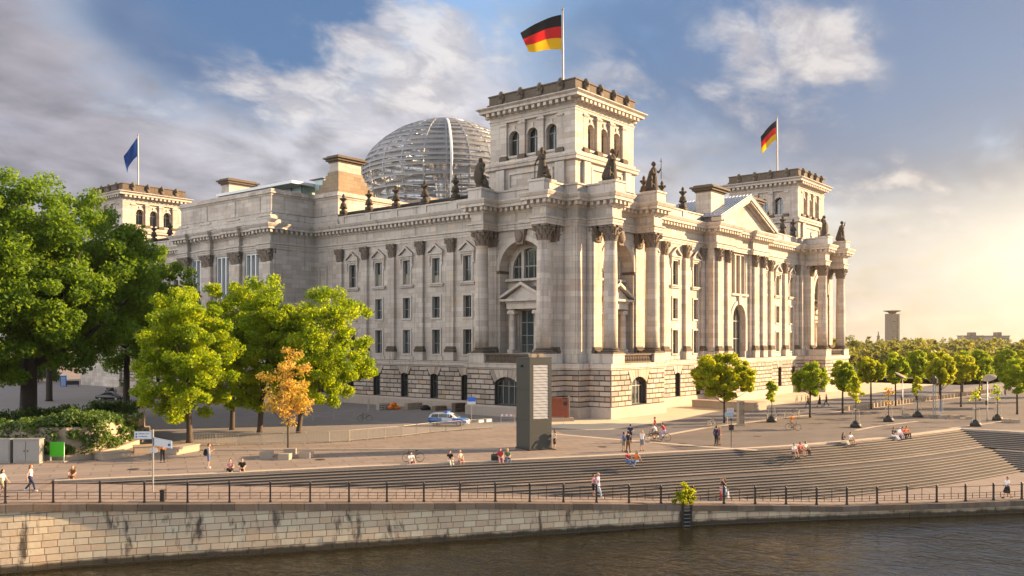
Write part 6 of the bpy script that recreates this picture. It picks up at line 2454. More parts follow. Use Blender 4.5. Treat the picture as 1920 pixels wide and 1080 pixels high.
AWAY, TOCAM = YAW, YAW + PI
RIGHT, LEFT = YAW - PI / 2, YAW + PI / 2


def on_walk(u, v):
    z = 0.
    for _ in range(6):
        p = at(u, v, z)
        z = qz_at(p[0], p[1])
    return (p[0], p[1], z)


def stander(label, uv, heading, walk=False, **kw):
    base = on_walk(*uv) if walk else at(*uv)
    return person(label, base, heading, **kw)


stander('person in a pale top with dark hair cut by the left edge on the walkway', (4, 931), RIGHT, True, legs='walk', arms='swing', top='cream', bottom='shorts', bcol='khaki', hair='dark', long_hair=True, female=True, h=1.7)
stander('woman with auburn hair, white top and dark trousers striding along the walkway', (57, 921), RIGHT + .2, True, legs='walk', arms='swing', top='white', sleeve='none', bottom='trousers', bcol='navy', hair='auburn', shoes='white', long_hair=True, female=True, h=1.72)
stander('person in an orange shirt and dark trousers standing behind the white direction signs', (305, 867), TOCAM + .6, legs='stand', arms='hips', top='orange', sleeve='long', bottom='trousers', bcol='black', hair='brown', h=1.82)
PM = stander('man in a pale shirt and grey shorts looking at his phone, dark backpack on', (391, 877.5), RIGHT + .35, legs='stand', arms='phone', top='grey', bottom='shorts', bcol='denim', hair='brown', shoes='white', h=1.84)
stander('girl in a pale top and black shorts beside the grey screen pillar', (1040, 843), LEFT + .4, legs='stand', arms='down', top='cream', sleeve='none', bottom='shorts', bcol='black', hair='dark', long_hair=True, female=True, h=1.72)
stander('man in a pale lilac shirt and light trousers strolling by the railing', (1121, 932), RIGHT - .5, True, legs='walk', arms='down', top='lilac', bottom='trousers', bcol='light_blue', hair='blond', shoes='white', h=1.84)
stander('woman in dark shorts close beside the man in the lilac shirt', (1112.5, 931), RIGHT - .2, True, legs='stand', arms='photo', top='pink', bottom='shorts', bcol='black', hair='brown', skin='skin_tan', female=True, h=1.68)
PV = stander('tall person in a black vest and dark trousers at the stair head', (1178, 848.5), AWAY + .3, legs='hip', arms='photo', top='black', sleeve='none', bottom='trousers', bcol='brown', hair='dark', h=1.84)
PB2 = stander('shorter person with a blue backpack next to the one in a black vest', (1169.5, 846), AWAY + .1, legs='stand', arms='down', top='pink', bottom='shorts', bcol='khaki', hair='dark', female=True, h=1.66)
stander('person in a black and white top photographing, dark shorts', (1204, 845.5), AWAY - .2, legs='stand', arms='photo', top='white', sleeve='none', bottom='shorts', bcol='grey', hair='blond', h=1.78)
stander('person in dark clothes farther back behind the pair at the stair head', (1182, 830), AWAY, legs='walk', arms='swing', top='navy', bottom='trousers', bcol='navy', hair='dark', h=1.76)
stander('person in a dark long coat-like top standing by the thin signpost', (1343, 835.5), RIGHT + .7, legs='stand', arms='down', top='navy', sleeve='long', bottom='trousers', bcol='black', hair='dark', h=1.80)
stander('bare-armed person in red leaning on the one in dark clothes', (1349, 834.5), LEFT + .4, legs='stand', arms='lap', top='red', sleeve='none', bottom='shorts', bcol='khaki', hair='blond', skin='skin_tan', female=True, h=1.70)
stander('woman in a dark top and light skirt on the lower walkway past the bush', (1358, 936), LEFT + .5, True, legs='walk', arms='photo', top='black', bottom='skirt', bcol='light_blue', hair='brown', female=True, h=1.70, long_hair=True)
stander('child in pink beside the woman in the light skirt', (1351.5, 937), LEFT + .2, True, legs='stand', arms='down', top='pink', bottom='trousers', bcol='red', hair='dark', h=1.15)
stander('person in a white top and dark skirt at the far right end of the railing', (1889, 934), LEFT + .3, True, legs='walk', arms='lap', top='white', bottom='skirt', bcol='black', hair='dark', female=True, h=1.74)
stander('distant walker nearest the round tree on the north promenade', (1515, 764), LEFT, legs='walk', arms='swing', top='black', bottom='trousers', bcol='black', hair='dark', h=1.75)
stander('middle one of three distant dark figures on the grey road', (1537, 763), LEFT, legs='walk', arms='swing', top='black', sleeve='long', bottom='skirt', bcol='black', hair='dark', female=True, h=1.75)
stander('right one of three distant dark figures on the grey road', (1549.5, 762), LEFT, legs='walk', arms='swing', top='navy', bottom='trousers', bcol='navy', hair='dark', h=1.8)

SIT = [('woman with long hair and brown clothes sitting at the left end of the steps', (137, 896.5, 0), dict(legs='sit', arms='knees', top='brown', bottom='skirt', bcol='brown', hair='auburn', long_hair=True, female=True)),
       ('woman in a pink top and wide black skirt sitting at the stair head', (432, 884, 0), dict(legs='sit', arms='lap', top='pink', sleeve='none', bottom='skirt', bcol='black', hair='dark', female=True)),
       ('person in black clothes sitting beside the woman in the pink top', (454, 883, 0), dict(legs='sit', arms='lap', top='black', bottom='shorts', bcol='black', hair='brown')),
       ('person in a white shirt sitting in front of the leaning bicycle', (770, 869, 0), dict(legs='sit_wide', arms='knees', top='white', bottom='shorts', bcol='grey', hair='dark')),
       ('person in a black shirt with pale trousers stretched out on the steps', (843, 866, 0), dict(legs='sit_out', arms='knees', top='black', bottom='trousers', bcol='cream', hair='dark', shoes='white')),
       ('fair haired person in a peach top beside the black shirt', (862, 865.5, 0), dict(legs='sit', arms='lap', top='cream', sleeve='none', bottom='shorts', bcol='pink', hair='blond', female=True)),
       ('person in a lilac and red top sitting next to a dark bag', (937.5, 862.5, 0), dict(legs='sit', arms='lap', top='red', bottom='trousers', bcol='pink', hair='dark', female=True, long_hair=True)),
       ('person in blue trousers with blond hair right of the dark bag', (951, 862, 0), dict(legs='sit', arms='lap', top='green', bottom='trousers', bcol='denim', hair='blond', long_hair=True, female=True)),
       ('person in a red patterned top sitting below the standing group', (1176, 867, 2), dict(legs='sit', arms='knees', top='red', bottom='trousers', bcol='blue', hair='dark')),
       ('dark haired person in orange turned sideways on the steps', (1194, 867, 2), dict(legs='sit_out', arms='back', top='orange', sleeve='none', bottom='trousers', bcol='denim', hair='dark', female=True, long_hair=True)),
       ('person in white at the left of the three on the middle steps', (1488, 851, 2), dict(legs='sit', arms='lap', top='white', bottom='shorts', bcol='brown', hair='brown', female=True)),
       ('middle person in dark red of the three on the middle steps', (1499, 849, 2), dict(legs='sit', arms='knees', top='red', bottom='shorts', bcol='brown', hair='dark')),
       ('person in a pale shirt leaning over at the right of the three on the steps', (1509, 847, 2), dict(legs='sit', arms='knees', top='cream', bottom='trousers', bcol='black', hair='dark')),
       ('person with a dark top and light trousers, left of a pair at the stair head', (1580, 829, 0), dict(legs='sit_out', arms='knees', top='black', bottom='trousers', bcol='cream', hair='dark', female=True, long_hair=True)),
       ('person in a white shirt, right of a pair at the stair head', (1594, 828, 0), dict(legs='sit', arms='knees', top='white', bottom='shorts', bcol='khaki', hair='dark')),
       ('leftmost of the group near the stair corner, in black with pale trousers', (1675, 819, 0), dict(legs='sit_out', arms='knees', top='black', bottom='trousers', bcol='white', hair='dark')),
       ('person in white in the group near the stair corner', (1685, 818, 0), dict(legs='sit', arms='lap', top='white', sleeve='long', bottom='trousers', bcol='lilac', hair='grey_hair')),
       ('person in red and black in the group near the stair corner', (1692, 817, 0), dict(legs='sit', arms='knees', top='red', bottom='trousers', bcol='black', hair='dark')),
       ('rightmost of the group near the stair corner, in an orange top', (1699, 816, 0), dict(legs='sit', arms='knees', top='orange', bottom='trousers', bcol='black', hair='dark'))]
for lab, (u, v, kst), kw in SIT:
    p, hd = on_step(u, v, kst)
    # settle back from the nosing of that step
    hdv = Vector((math.cos(hd), math.sin(hd)))
    turn = -1.0 if 'sideways' in lab else random.uniform(-.25, .25)
    person(lab, (p[0], p[1], p[2] + .01), hd + turn, h=random.uniform(1.68, 1.8), **kw)


def backpack(p, col, label):
    z = p.location.z
    hd = p.rotation_euler.z - PI / 2
    bx, by = p.location.x - math.cos(hd) * .22, p.location.y - math.sin(hd) * .22
    t = thing('backpack', label, 'backpack', (bx, by, z + 1.0), p.rotation_euler.z)
    ob('pack', fused(MB().capsule((0, 0, .05), (0, 0, .34), .14, .12).box(-.15, -.09, 0, .15, .1, .34), 'pack', 'cloth ' + col, .03, 2), t)
    ob('pocket', fused(MB().box(-.11, .08, .02, .11, .16, .2), 'pocket', 'cloth ' + col, .03, 1), t)
    for s in (-1, 1):
        MB().path([(s * .1, -.08, .4), (s * .12, -.2, .42), (s * .13, -.32, .3)], .018, 6).build('strap', 'black', t)


backpack(PM, 'black', 'dark backpack on the man looking at his phone')
backpack(PB2, 'blue', 'blue backpack on the shorter person at the stair head')
p = at(928, 863)
t = thing('bag', 'black bag set down on the steps left of a seated pair', 'bag', p, steps_dir(p) + PI / 2)
ob('pouch', fused(MB().box(-.3, -.16, 0, .3, .16, .42).capsule((-.2, 0, .4), (.2, 0, .4), .13, .13), 'pouch', 'black', .04, 3), t)
MB().path([(-.15, 0, .5), (-.1, 0, .66), (.1, 0, .66), (.15, 0, .5)], .018, 6).build('handle', 'black', t)
p = on_walk(1365, 937)
t = thing('shopping_bag', 'white carrier bag carried beside the woman in the light skirt', 'bag', (p[0], p[1], p[2] + .12), .4)
MB().add([(-.2, -.08, 0), (.2, -.08, 0), (.2, .08, 0), (-.2, .08, 0), (-.24, -.05, .5), (.24, -.05, .5), (.24, .05, .5), (-.24, .05, .5)], [(3, 2, 1, 0), (0, 1, 5, 4), (1, 2, 6, 5), (2, 3, 7, 6), (3, 0, 4, 7)]).build('pouch', 'cloth white', t)
MB().path([(-.1, 0, .48), (-.06, 0, .68), (.06, 0, .68), (.1, 0, .48)], .012, 5).build('handle', 'cloth white', t)


# ------------------------------------------------------------------ bicycles
def torus(mb, R, r, n=28, k=6, c=(0, 0, 0)):
    v, f = [], []
    for i in range(n):
        a = 2 * PI * i / n
        for j in range(k):
            b = 2 * PI * j / k
            v.append((c[0] + (R + r * math.cos(b)) * math.cos(a), c[1] + r * math.sin(b), c[2] + (R + r * math.cos(b)) * math.sin(a)))
    for i in range(n):
        for j in range(k):
            f.append((i * k + j, ((i + 1) % n) * k + j, ((i + 1) % n) * k + (j + 1) % k, i * k + (j + 1) % k))
    return mb.add(v, f)


BT = torus(MB(), .335, .02).mesh('tyre', 'black', True)
wm = torus(MB(), .312, .01, 28, 4)
for k in range(14):
    a = 2 * PI * k / 14
    wm.path([(0, .02 * (-1) ** k, 0), (.31 * math.cos(a), 0, .31 * math.sin(a))], .003, 3)
wm.path([(0, -.04, 0), (0, .04, 0)], .022, 8)
BW = wm.mesh('wheel', 'galv')
BF = {}


def bicycle(label, base, rz, frame='iron', group=None, lean=0.):
    t = thing('bicycle', label, 'bicycle', base, rz, group)
    t.rotation_euler = (lean, 0, rz)
    for x in (-.52, .53):
        w = ob('wheel', BW, t, (x, 0, .355))
        ob('tyre', BT, w)
    if frame not in BF:
        fm = MB()
        for a, b, r in (((-.10, 0, .30), (-.24, 0, .80), .018), ((-.12, 0, .32), (.40, 0, .74), .018), ((-.22, 0, .76), (.38, 0, .80), .016), ((-.10, 0, .30), (-.52, .05, .355), .012), ((-.10, 0, .30), (-.52, -.05, .355), .012),
                        ((-.23, 0, .74), (-.52, .05, .355), .010), ((-.23, 0, .74), (-.52, -.05, .355), .010), ((.37, 0, .92), (.42, 0, .68), .018), ((.42, .05, .68), (.53, .05, .355), .012), ((.42, -.05, .68), (.53, -.05, .355), .012)):
            fm.path([a, b], r, 6)
        fm.box(-.62, -.06, .70, -.28, .06, .72)
        BF[frame] = (fm.mesh('frame', frame),
                     MB().path([(.30, -.27, .98), (.38, -.24, 1.0), (.40, 0, .99), (.38, .24, 1.0), (.30, .27, .98)], .014, 6).path([(.37, 0, .9), (.40, 0, .99)], .014, 6).mesh('handlebar', 'black'),
                     MB().ball((-.27, 0, .90), (.14, .075, .035), 10, 6).path([(-.24, 0, .8), (-.26, 0, .89)], .014, 6).mesh('saddle', 'black', True),
                     MB().path([(-.10, -.09, .30), (-.10, .09, .30)], .02, 6).path([(-.10, .09, .30), (.03, .10, .19)], .012, 5).path([(-.10, -.09, .30), (-.23, -.10, .41)], .012, 5).box(-.02, .09, .175, .08, .17, .2).box(-.28, -.17, .4, -.18, -.09, .425).mesh('crank', 'galv'))
    for n_, me in zip(('frame', 'handlebar', 'saddle', 'crank'), BF[frame]):
        ob(n_, me, t)
    return t


bicycle('black bicycle leaning behind the seated person in a white shirt', at(775, 866), RIGHT + PI + .15, 'iron', None, .12)
bicycle('bicycle standing alone on the courtyard beside the low white rails', at(684, 790), RIGHT + .2)
bicycle('silver bicycle by the trunk of the largest round-headed tree', at(1334, 801), RIGHT + .6, 'galv')
for i, (u, v) in enumerate(((1440, 788), (1456, 786), (1472, 784.5), (1487, 783), (1498, 782))):
    bicycle('%s parked bicycle from the left between young tree and round tree' % nth(i), at(u, v), RIGHT + 1.1 + .1 * (i % 2), 'iron' if i % 2 else 'galv', 'bicycles parked along the promenade')
for i, (u, v) in enumerate(((1494, 754), (1503, 753), (1511, 752))):
    bicycle('%s parked bicycle from the left by the hoops under the far facade' % nth(i), at(u, v), RIGHT + 1.0 + .15 * i, 'iron', 'bicycles parked at the facade hoops')
for i, (u, v) in enumerate(((1641, 762), (1652, 760), (1662, 758.5))):
    bicycle('%s parked bicycle from the left just behind the cube bollards' % nth(i), at(u, v), RIGHT + 1.3, 'iron' if i != 1 else 'galv', 'bicycles parked behind the bollards')
b = at(1225, 829)
bicycle('bicycle ridden by the person in a white shirt', b, LEFT - .2)
person('cyclist in a white shirt crossing the plaza', b, LEFT - .2, legs='ride', arms='ride', top='white', bottom='shorts', bcol='brown', hair='brown', h=1.75)
b = at(1241, 827)
bicycle('bicycle ridden by the person in dark red', b, LEFT - .25)
person('cyclist in dark red following the one in white', b, LEFT - .25, legs='ride', arms='ride', top='red', bottom='trousers', bcol='lilac', hair='dark', h=1.75)
stander('person in dark red walking behind the two cyclists', (1228, 814), LEFT, legs='walk', arms='swing', top='red', bottom='trousers', bcol='brown', hair='dark', h=1.8)
b = at(1487, 807)
bicycle('bicycle ridden by the person in orange', b, TOCAM + .9)
person('cyclist in an orange top riding past the parked bicycles', b, TOCAM + .9, legs='ride', arms='ride', top='orange', bottom='shorts', bcol='khaki', hair='blond', skin='skin_tan', h=1.75)


# ------------------------------------------------------------------ cars
def paint(name, col, coat=.6, rough=.35):
    m, t, b_ = new_mat(name)
    b_.inputs['Base Color'].default_value = (*col, 1)
    b_.inputs['Roughness'].default_value = rough
    b_.inputs['Coat Weight'].default_value = coat
    b_.inputs['Coat Roughness'].default_value = .08
    M[name] = m
    return name


paint('silver paint', (.62, .63, .65))
paint('blue paint', (.02, .13, .42))
paint('black paint', (.006, .006, .009), .25, .3)
paint('lamp glass', (.75, .75, .72))
paint('tail lamp', (.35, .01, .01))
paint('blue lamp', (.02, .16, .75))


def car(label, base, rz, estate, two_tone, mats):
    """loft along the length (x forward): sill, flank, belt line, roof"""
    t = thing('police_car' if two_tone else 'parked_car', label, 'car', base, rz)
    # x, underside, belt height, top, belt half-width, top half-width
    if estate:
        SEC = [(-2.28, .45, .78, .84, .74, .60), (-2.22, .30, .92, 1.02, .82, .66), (-2.05, .24, .95, 1.32, .86, .62), (-1.75, .22, .95, 1.44, .88, .62), (-.6, .2, .94, 1.48, .89, .62), (.25, .2, .93, 1.45, .89, .62),
               (.62, .2, .92, 1.30, .89, .62), (1.12, .2, .92, .97, .88, .70), (1.75, .22, .84, .88, .86, .66), (2.15, .27, .72, .76, .80, .58), (2.30, .38, .60, .64, .70, .5)]
    else:
        SEC = [(-2.30, .42, .72, .78, .70, .58), (-2.18, .28, .86, .90, .80, .66), (-1.75, .23, .92, .97, .86, .66), (-1.35, .2, .92, 1.10, .88, .60), (-.75, .19, .91, 1.34, .89, .56), (-.1, .19, .90, 1.38, .89, .56),
               (.35, .19, .89, 1.33, .89, .57), (1.0, .19, .87, .93, .88, .68), (1.6, .21, .80, .84, .86, .64), (2.1, .25, .68, .72, .80, .56), (2.30, .36, .55, .59, .66, .46)]
    mb = MB()
    v, f, mi = [], [], []
    for (x, zb, zl, zt, wb, wt) in SEC:
        half = [(wb * .84, zb), (wb * .98, zb + .12), (wb, zb + (zl - zb) * .55), (wb * .965, zl), (wt, zt - .05), (wt * .72, zt)]
        ring = [(x, -y, z) for y, z in half] + [(x, y, z) for y, z in half[::-1]]
        v += ring
    n = 12
    for i in range(len(SEC) - 1):
        for j in range(n):
            f.append((i * n + j, (i + 1) * n + j, (i + 1) * n + (j + 1) % n, i * n + (j + 1) % n))
            blue = two_tone and (j in (1, 9) or (j in (2, 8) and not -.9 < SEC[i][0] < .5) or (j in (4, 5, 6) and SEC[i][0] > 1.0))
            mi.append(1 if blue else 0)
    f += [tuple(range(n)), tuple(range(len(SEC) * n - 1, (len(SEC) - 1) * n - 1, -1))]
    mi += [0, 0]
    mb.add(v, f)
    mb.mi = mi
    mb.build('body', list(mats), t, smooth=True)

    def side_pt(x, frac, s, out=.012):
        for a, b2 in zip(SEC, SEC[1:]):
            if a[0] <= x <= b2[0]:
                q = (x - a[0]) / (b2[0] - a[0])
                c = [a[m] + (b2[m] - a[m]) * q for m in range(6)]
                y = c[4] * .965 + (c[5] - c[4] * .965) * frac
                return (x, s * (y + out), c[2] + (c[3] - .05 - c[2]) * frac)
    wx = ((-2.0, -1.05), (-.98, -.02), (.05, .78)) if estate else ((-1.1, -.35), (-.28, .7))
    for s in (-1, 1):
        for a, b2 in wx:
            taper = .0
            MB().quad(side_pt(a + (.12 if a < -1 else 0), .10, s), side_pt(b2, .10, s), side_pt(min(b2, .48), .86, s), side_pt(a + (.2 if a < -1 else .0), .86, s)).build('side_window', 'glass', t)
    sx = (.55, 1.08) if estate else (.36, .98)
    def top_pt(x, y):
        for a, b2 in zip(SEC, SEC[1:]):
            if a[0] <= x <= b2[0]:
                q = (x - a[0]) / (b2[0] - a[0])
                return (x + .012, y, a[3] + (b2[3] - a[3]) * q + .012)
    MB().quad(top_pt(sx[0], -.44), top_pt(sx[0], .44), top_pt(sx[1], .5), top_pt(sx[1], -.5)).build('windscreen', 'glass', t)
    if estate:
        MB().quad((-2.19, -.5, 1.08), (-2.19, .5, 1.08), (-2.09, .46, 1.34), (-2.09, -.46, 1.34)).build('rear_window', 'glass', t)
    else:
        MB().quad(top_pt(-1.3, -.42), top_pt(-1.3, .42), top_pt(-.85, .38), top_pt(-.85, -.38)).build('rear_window', 'glass', t)
    for x in (-1.38, 1.36):
        for s in (-1, 1):
            m2 = torus(MB(), .235, .085, 22, 8, (0, 0, 0))
            m2.path([(0, -.07, 0), (0, .07, 0)], .17, 18)
            w = ob('wheel', m2.mesh('wheel', 'black', True), t, (x, s * .80, .315))
            m3 = MB().path([(0, s * .075, 0), (0, s * .092, 0)], .17, 18)
            for k in range(5):
                a = k * 2 * PI / 5
                m3.path([(0, s * .1, 0), (.16 * math.cos(a), s * .098, .16 * math.sin(a))], .022, 4)
            ob('rim', m3.mesh('rim', 'galv'), w)
    for s in (-1, 1):
        zf = .66 if estate else .60
        ob('headlight', MB().ball((0, 0, 0), (.07, .15, .085), 10, 6).mesh('headlight', 'lamp glass', True), t, (2.16, s * .56, zf))
        ob('tail_light', MB().ball((0, 0, 0), (.05, .12, .09), 8, 6).mesh('tail_light', 'tail lamp', True), t, (-2.24, s * .58, .72))
        ob('mirror', MB().ball((0, 0, 0), (.07, .10, .07), 8, 6).mesh('mirror', mats[0], True), t, (.68, s * .98, .98))
    MB().box(2.22, -.45, .36, 2.30, .45, .52).build('grille', 'black', t)
    MB().box(2.24, -.26, .28, 2.325, .26, .38).build('number_plate', 'cloth white', t)
    if two_tone:
        MB().box(-.35, -.55, 1.46, -.05, .55, 1.5).box(-.38, -.6, 1.503, -.02, .6, 1.64).build('light_bar', 'blue lamp', t)
        for s in (-1, 1):
            MB().quad(side_pt(-1.9, -.02, s, .016), side_pt(.9, -.02, s, .016), side_pt(.9, .05, s, .016), side_pt(-1.9, .05, s, .016)).build('side_stripe', 'blue paint', t)
    return t


car('silver and blue police estate car with a blue light bar behind the crowd barriers', at(842, 798), RIGHT - .22, True, True, ('silver paint', 'blue paint'))
car('black saloon car parked in the courtyard under the large trees', at(208, 751), RIGHT - .12, False, False, ('black paint', 'black paint'))

# motorcycle behind the black car
t = thing('motorcycle', 'motorcycle parked just behind the black saloon car', 'motorcycle', at(208, 737), RIGHT + .3)
for x in (-.68, .68):
    w = ob('wheel', torus(MB(), .25, .07, 20, 6).path([(0, -.05, 0), (0, .05, 0)], .1, 10).mesh('wheel', 'black', True), t, (x, 0, .32))
ob('body', fused(MB().capsule((-.25, 0, .5), (.3, 0, .52), .2, .2).capsule((.0, 0, .8), (.4, 0, .85), .15, .17).capsule((-.75, 0, .85), (-.5, 0, .8), .1, .13), 'body', 'black paint', .04, 2), t)
ob('seat', MB().ball((-.35, 0, .84), (.38, .14, .08), 10, 6).mesh('seat', 'black', True), t)
MB().path([(.68, 0, .32), (.45, 0, 1.0)], .04, 8).path([(-.68, 0, .32), (-.1, 0, .5)], .035, 8).build('fork', 'galv', t)
MB().path([(.35, -.36, 1.08), (.45, 0, 1.02), (.35, .36, 1.08)], .02, 6).build('handlebar', 'galv', t)
ob('headlight', MB().ball((.62, 0, .88), (.08, .1, .1), 8, 6).mesh('headlight', 'lamp glass', True), t)
ob('windscreen', MB().quad((.5, -.18, 1.0), (.5, .18, 1.0), (.36, .14, 1.35), (.36, -.14, 1.35)).mesh('windscreen', 'dome_glass'), t)

# ------------------------------------------------------------------ grey screen pillar
A0, AL_, AR_ = Vector((-37.1, -23.25)), Vector((-36.3, -20.95)), Vector((-35.05, -24.1))
ex_, ey_ = (AR_ - A0), (AL_ - A0)
wx_, wy_ = ex_.length, ey_.length
t = thing('screen_pillar', 'tall dark grey pillar with a pale slatted screen on its right face', 'pillar', (A0.x, A0.y, 0), math.atan2(ex_.y, ex_.x))
PH = 8.05
MB().box(0, .06, .0, wx_, wy_, PH).box(-.05, -.0, PH + .003, wx_ + .05, wy_ + .05, PH + .08).build('casing', 'pillar', t)
pf = MB()
a0, a1, z0, z1 = .36, wx_ - .32, 2.75, 7.5
for x0, x1, za, zb in ((0, a0, .02, PH), (a1, wx_, .02, PH), (a0, a1, .02, z0), (a0, a1, z1, PH)):
    pf.box(x0, 0, za, x1, .058, zb)
pf.build('front_panel', 'pillar', t)
sm = MB()
for k in range(19):
    h_ = (z1 - z0) / 19
    z = z0 + k * h_
    x0, x1 = a0 + .02, a1 - .02
    sm = MB()
    nx_ = 6
    top_, bot_ = [], []
    for e in range(nx_ + 1):
        xx = x0 + (x1 - x0) * e / nx_
        w_ = .02 * math.sin(e * 1.7 + k * 2.3)
        top_.append((xx, .05, z + h_ + w_ + .02))
        bot_.append((xx, .004, z + w_ - .0))
    sm.add(top_ + bot_, [(e, e + 1, nx_ + 2 + e, nx_ + 1 + e) for e in range(nx_)])
    sm.build('slat', 'screen', t)
for z in (2.62, 5.3):
    MB().box(-.012, .07, z, -.002, wy_ - .01, z + .03).build('seam', 'black', t)
MB().box(-.06, -.06, 0, wx_ + .06, wy_ + .06, .12).build('foot_plate', 'iron', t)
for x in (.5, 1.25):
    MB().box(x, .5, PH + .083, x + .45, .9, PH + .4).build('floodlight', 'cream' if False else 'concrete', t)
MB().box(-.18, 1.2, PH - .75, -.01, 1.5, PH - .6).build('camera_unit', 'black', t)

for k, (u, v) in enumerate(((600, 862), (1130, 838), (1280, 832), (1420, 818), (250, 880))):
    p = at(u, v)
    t = thing('manhole_cover', ('round iron manhole cover near the seated pair in the plaza', 'iron manhole cover right of the grey pillar', 'iron manhole cover left of the thin signpost', 'iron manhole cover above the middle of the steps', 'iron manhole cover near the white direction signs')[k], 'manhole cover', (p[0], p[1], .006), k)
    MB().lathe([(.42, 0), (.42, .012), (.38, .014)], 18).build('rim', 'iron', t)
    MB().lathe([(.37, .004), (.37, .01), (.0, .012)], 18).build('lid', 'bark', t)

# ------------------------------------------------------------------ brick wall fragment near the corner
b0 = at(1031, 791)
t = thing('brick_wall_fragment', 'short piece of red brick wall on a low stone plinth by the building corner', 'wall', b0, RIGHT + .25)
MB().box(-.6, -.1, 0, 3.0, .9, .42).build('plinth', 'concrete', t)
bm_ = MB()
for r in range(29):
    x = 0.0 if r % 2 else .12
    while x < 2.3:
        ln = min(.235, 2.35 - x)
        d_ = random.uniform(-.012, .012)
        if not (r > 26 and 1.5 < x):
            bm_.box(x + .006, .2 + d_, .43 + r * .083, x + ln - .006, .6, .43 + r * .083 + .072)
        x += .245
kind(bm_.build('brickwork', 'brick', t), 'stuff')
MB().box(.02, .22, .425, 2.3, .58, 2.8).build('mortar', 'joint', t)
MB().box(2.42, .25, .42, 2.58, .5, 3.0).build('post', 'concrete', t)
MB().box(1.75, .17, 1.9, 2.2, .21, 2.35).build('plaque', 'iron', t)
t2 = thing('low_barrier', 'small pale blue rail barrier in front of the red brick fragment', 'barrier', at(1032, 797), RIGHT)
MB().path([(0, 0, 0), (0, 0, .9), (1.5, 0, .9), (1.5, 0, 0)], .025, 6).build('frame', 'galv', t2)
for k in range(1, 7):
    MB().path([(k * .215, 0, .12), (k * .215, 0, .88)], .012, 5).build('bar', 'galv', t2)

# ------------------------------------------------------------------ crowd barriers
BL = [at(u, v)[:2] for u, v in ((362, 834.5), (440, 834), (540, 832), (638, 829.5), (760, 818.3), (805, 812.5), (880, 806.3), (924, 803))]
seg, accb = [], [0.]
for a, b in zip(BL, BL[1:]):
    accb.append(accb[-1] + math.hypot(b[0] - a[0], b[1] - a[1]))
PN = 2.05
mesh_bar = MB().path([(0, 0, .15), (0, 0, 1.03)], .011, 5).mesh('bar', 'galv')
mesh_fr = MB().path([(-.98, 0, .03), (-.98, 0, 1.02), (-.93, 0, 1.07), (.93, 0, 1.07), (.98, 0, 1.02), (.98, 0, .03)], .022, 6).path([(-.98, 0, .14), (.98, 0, .14)], .018, 6).mesh('frame', 'galv')
mesh_ft = MB().box(-.03, -.3, 0, .03, .3, .03).mesh('foot', 'galv')


def bpt(s):
    j = next((i for i in range(len(accb) - 1) if accb[i + 1] > s), len(accb) - 2)
    q = (s - accb[j]) / (accb[j + 1] - accb[j])
    return (BL[j][0] + (BL[j + 1][0] - BL[j][0]) * q, BL[j][1] + (BL[j + 1][1] - BL[j][1]) * q)


nb = int(accb[-1] / PN)
for k in range(nb):
    a, b = bpt(k * PN), bpt(min((k + 1) * PN, accb[-1] - .01))
    lab = '%s crowd barrier from the left in the galvanised row closing off the courtyard' % nth(k)
    last = k == nb - 1
    t = thing('crowd_barrier', 'rightmost crowd barrier, with two white notices hung on it' if last else lab, 'barrier', ((a[0] + b[0]) / 2, (a[1] + b[1]) / 2, .01), math.atan2(b[1] - a[1], b[0] - a[0]) + random.uniform(-.03, .03), None if last else 'crowd barriers in a row')
    ob('frame', mesh_fr, t)
    for i in range(13):
        ob('bar', mesh_bar, t, (-.84 + i * .14, 0, 0))
    for x in (-.8, .8):
        ob('foot', mesh_ft, t, (x, 0, 0))
    if last:
        for x in (-.5, .55):
            MB().box(x - .34, -.035, .72, x + .34, -.025, 1.0).build('notice', 'white_metal', t)
for i, (u, v) in enumerate(((566, 791), (606, 787), (645, 783.5))):
    t = thing('low_rail', '%s pale two-bar rail from the left in the courtyard behind the trees' % nth(i), 'barrier', at(u, v), RIGHT + .25, 'low rails in the courtyard')
    MB().path([(-1.2, 0, 0), (-1.2, 0, .85), (1.2, 0, .85), (1.2, 0, 0)], .03, 6).build('frame', 'galv', t)
    MB().path([(-1.2, 0, .45), (1.2, 0, .45)], .025, 6).build('rail', 'galv', t)
t = thing('tape_barrier', 'grey stand with a red and white striped board left of the grey pillar', 'barrier', at(952, 793), RIGHT)
MB().path([(-.8, 0, 0), (-.8, 0, 1.0)], .03, 6).path([(.8, 0, 0), (.8, 0, 1.0)], .03, 6).path([(-.8, 0, .55), (.8, 0, .55)], .025, 6).build('frame', 'galv', t)
for k in range(6):
    MB().box(-.8 + k * .267, -.05, .78, -.8 + (k + 1) * .267 - .004, -.03, 1.02).build('stripe', 'cloth pink' if k % 2 else 'white_metal', t)

# ------------------------------------------------------------------ signs, lamps, bollards, benches
p = on_walk(287, 922)
t = thing('signpost', 'tall white signpost with two white direction boards at the left of the stairs', 'signpost', p, RIGHT)
MB().path([(0, 0, 0), (0, 0, 4.15)], .055, 8).build('pole', 'lamp_grey', t)
d0 = MB().box(-1.25, -.03, 3.5, -.07, .03, 4.02).build('board', 'cloth light_blue', t)
MB().box(-1.22, -.034, 3.53, -.1, -.0305, 3.99).build('face', 'white_metal', d0)
for k, (x, z) in enumerate(((-1.1, 3.84), (-1.1, 3.66))):
    MB().lathe([(.055, 0), (.055, .004)], 12).mesh('x', 'cloth blue')
    MB().path([(x, -.036, z), (x, -.041, z)], .06, 12).build('pictogram', 'cloth blue', d0)
for z, a, b in ((3.86, -.95, -.25), (3.68, -.95, -.35)):
    for k in range(7):
        x = a + (b - a) * k / 7
        MB().box(x, -.038, z - .03, x + (b - a) / 7 * random.uniform(.5, .85), -.0345, z + .03).build('lettering', 'cloth blue', d0)
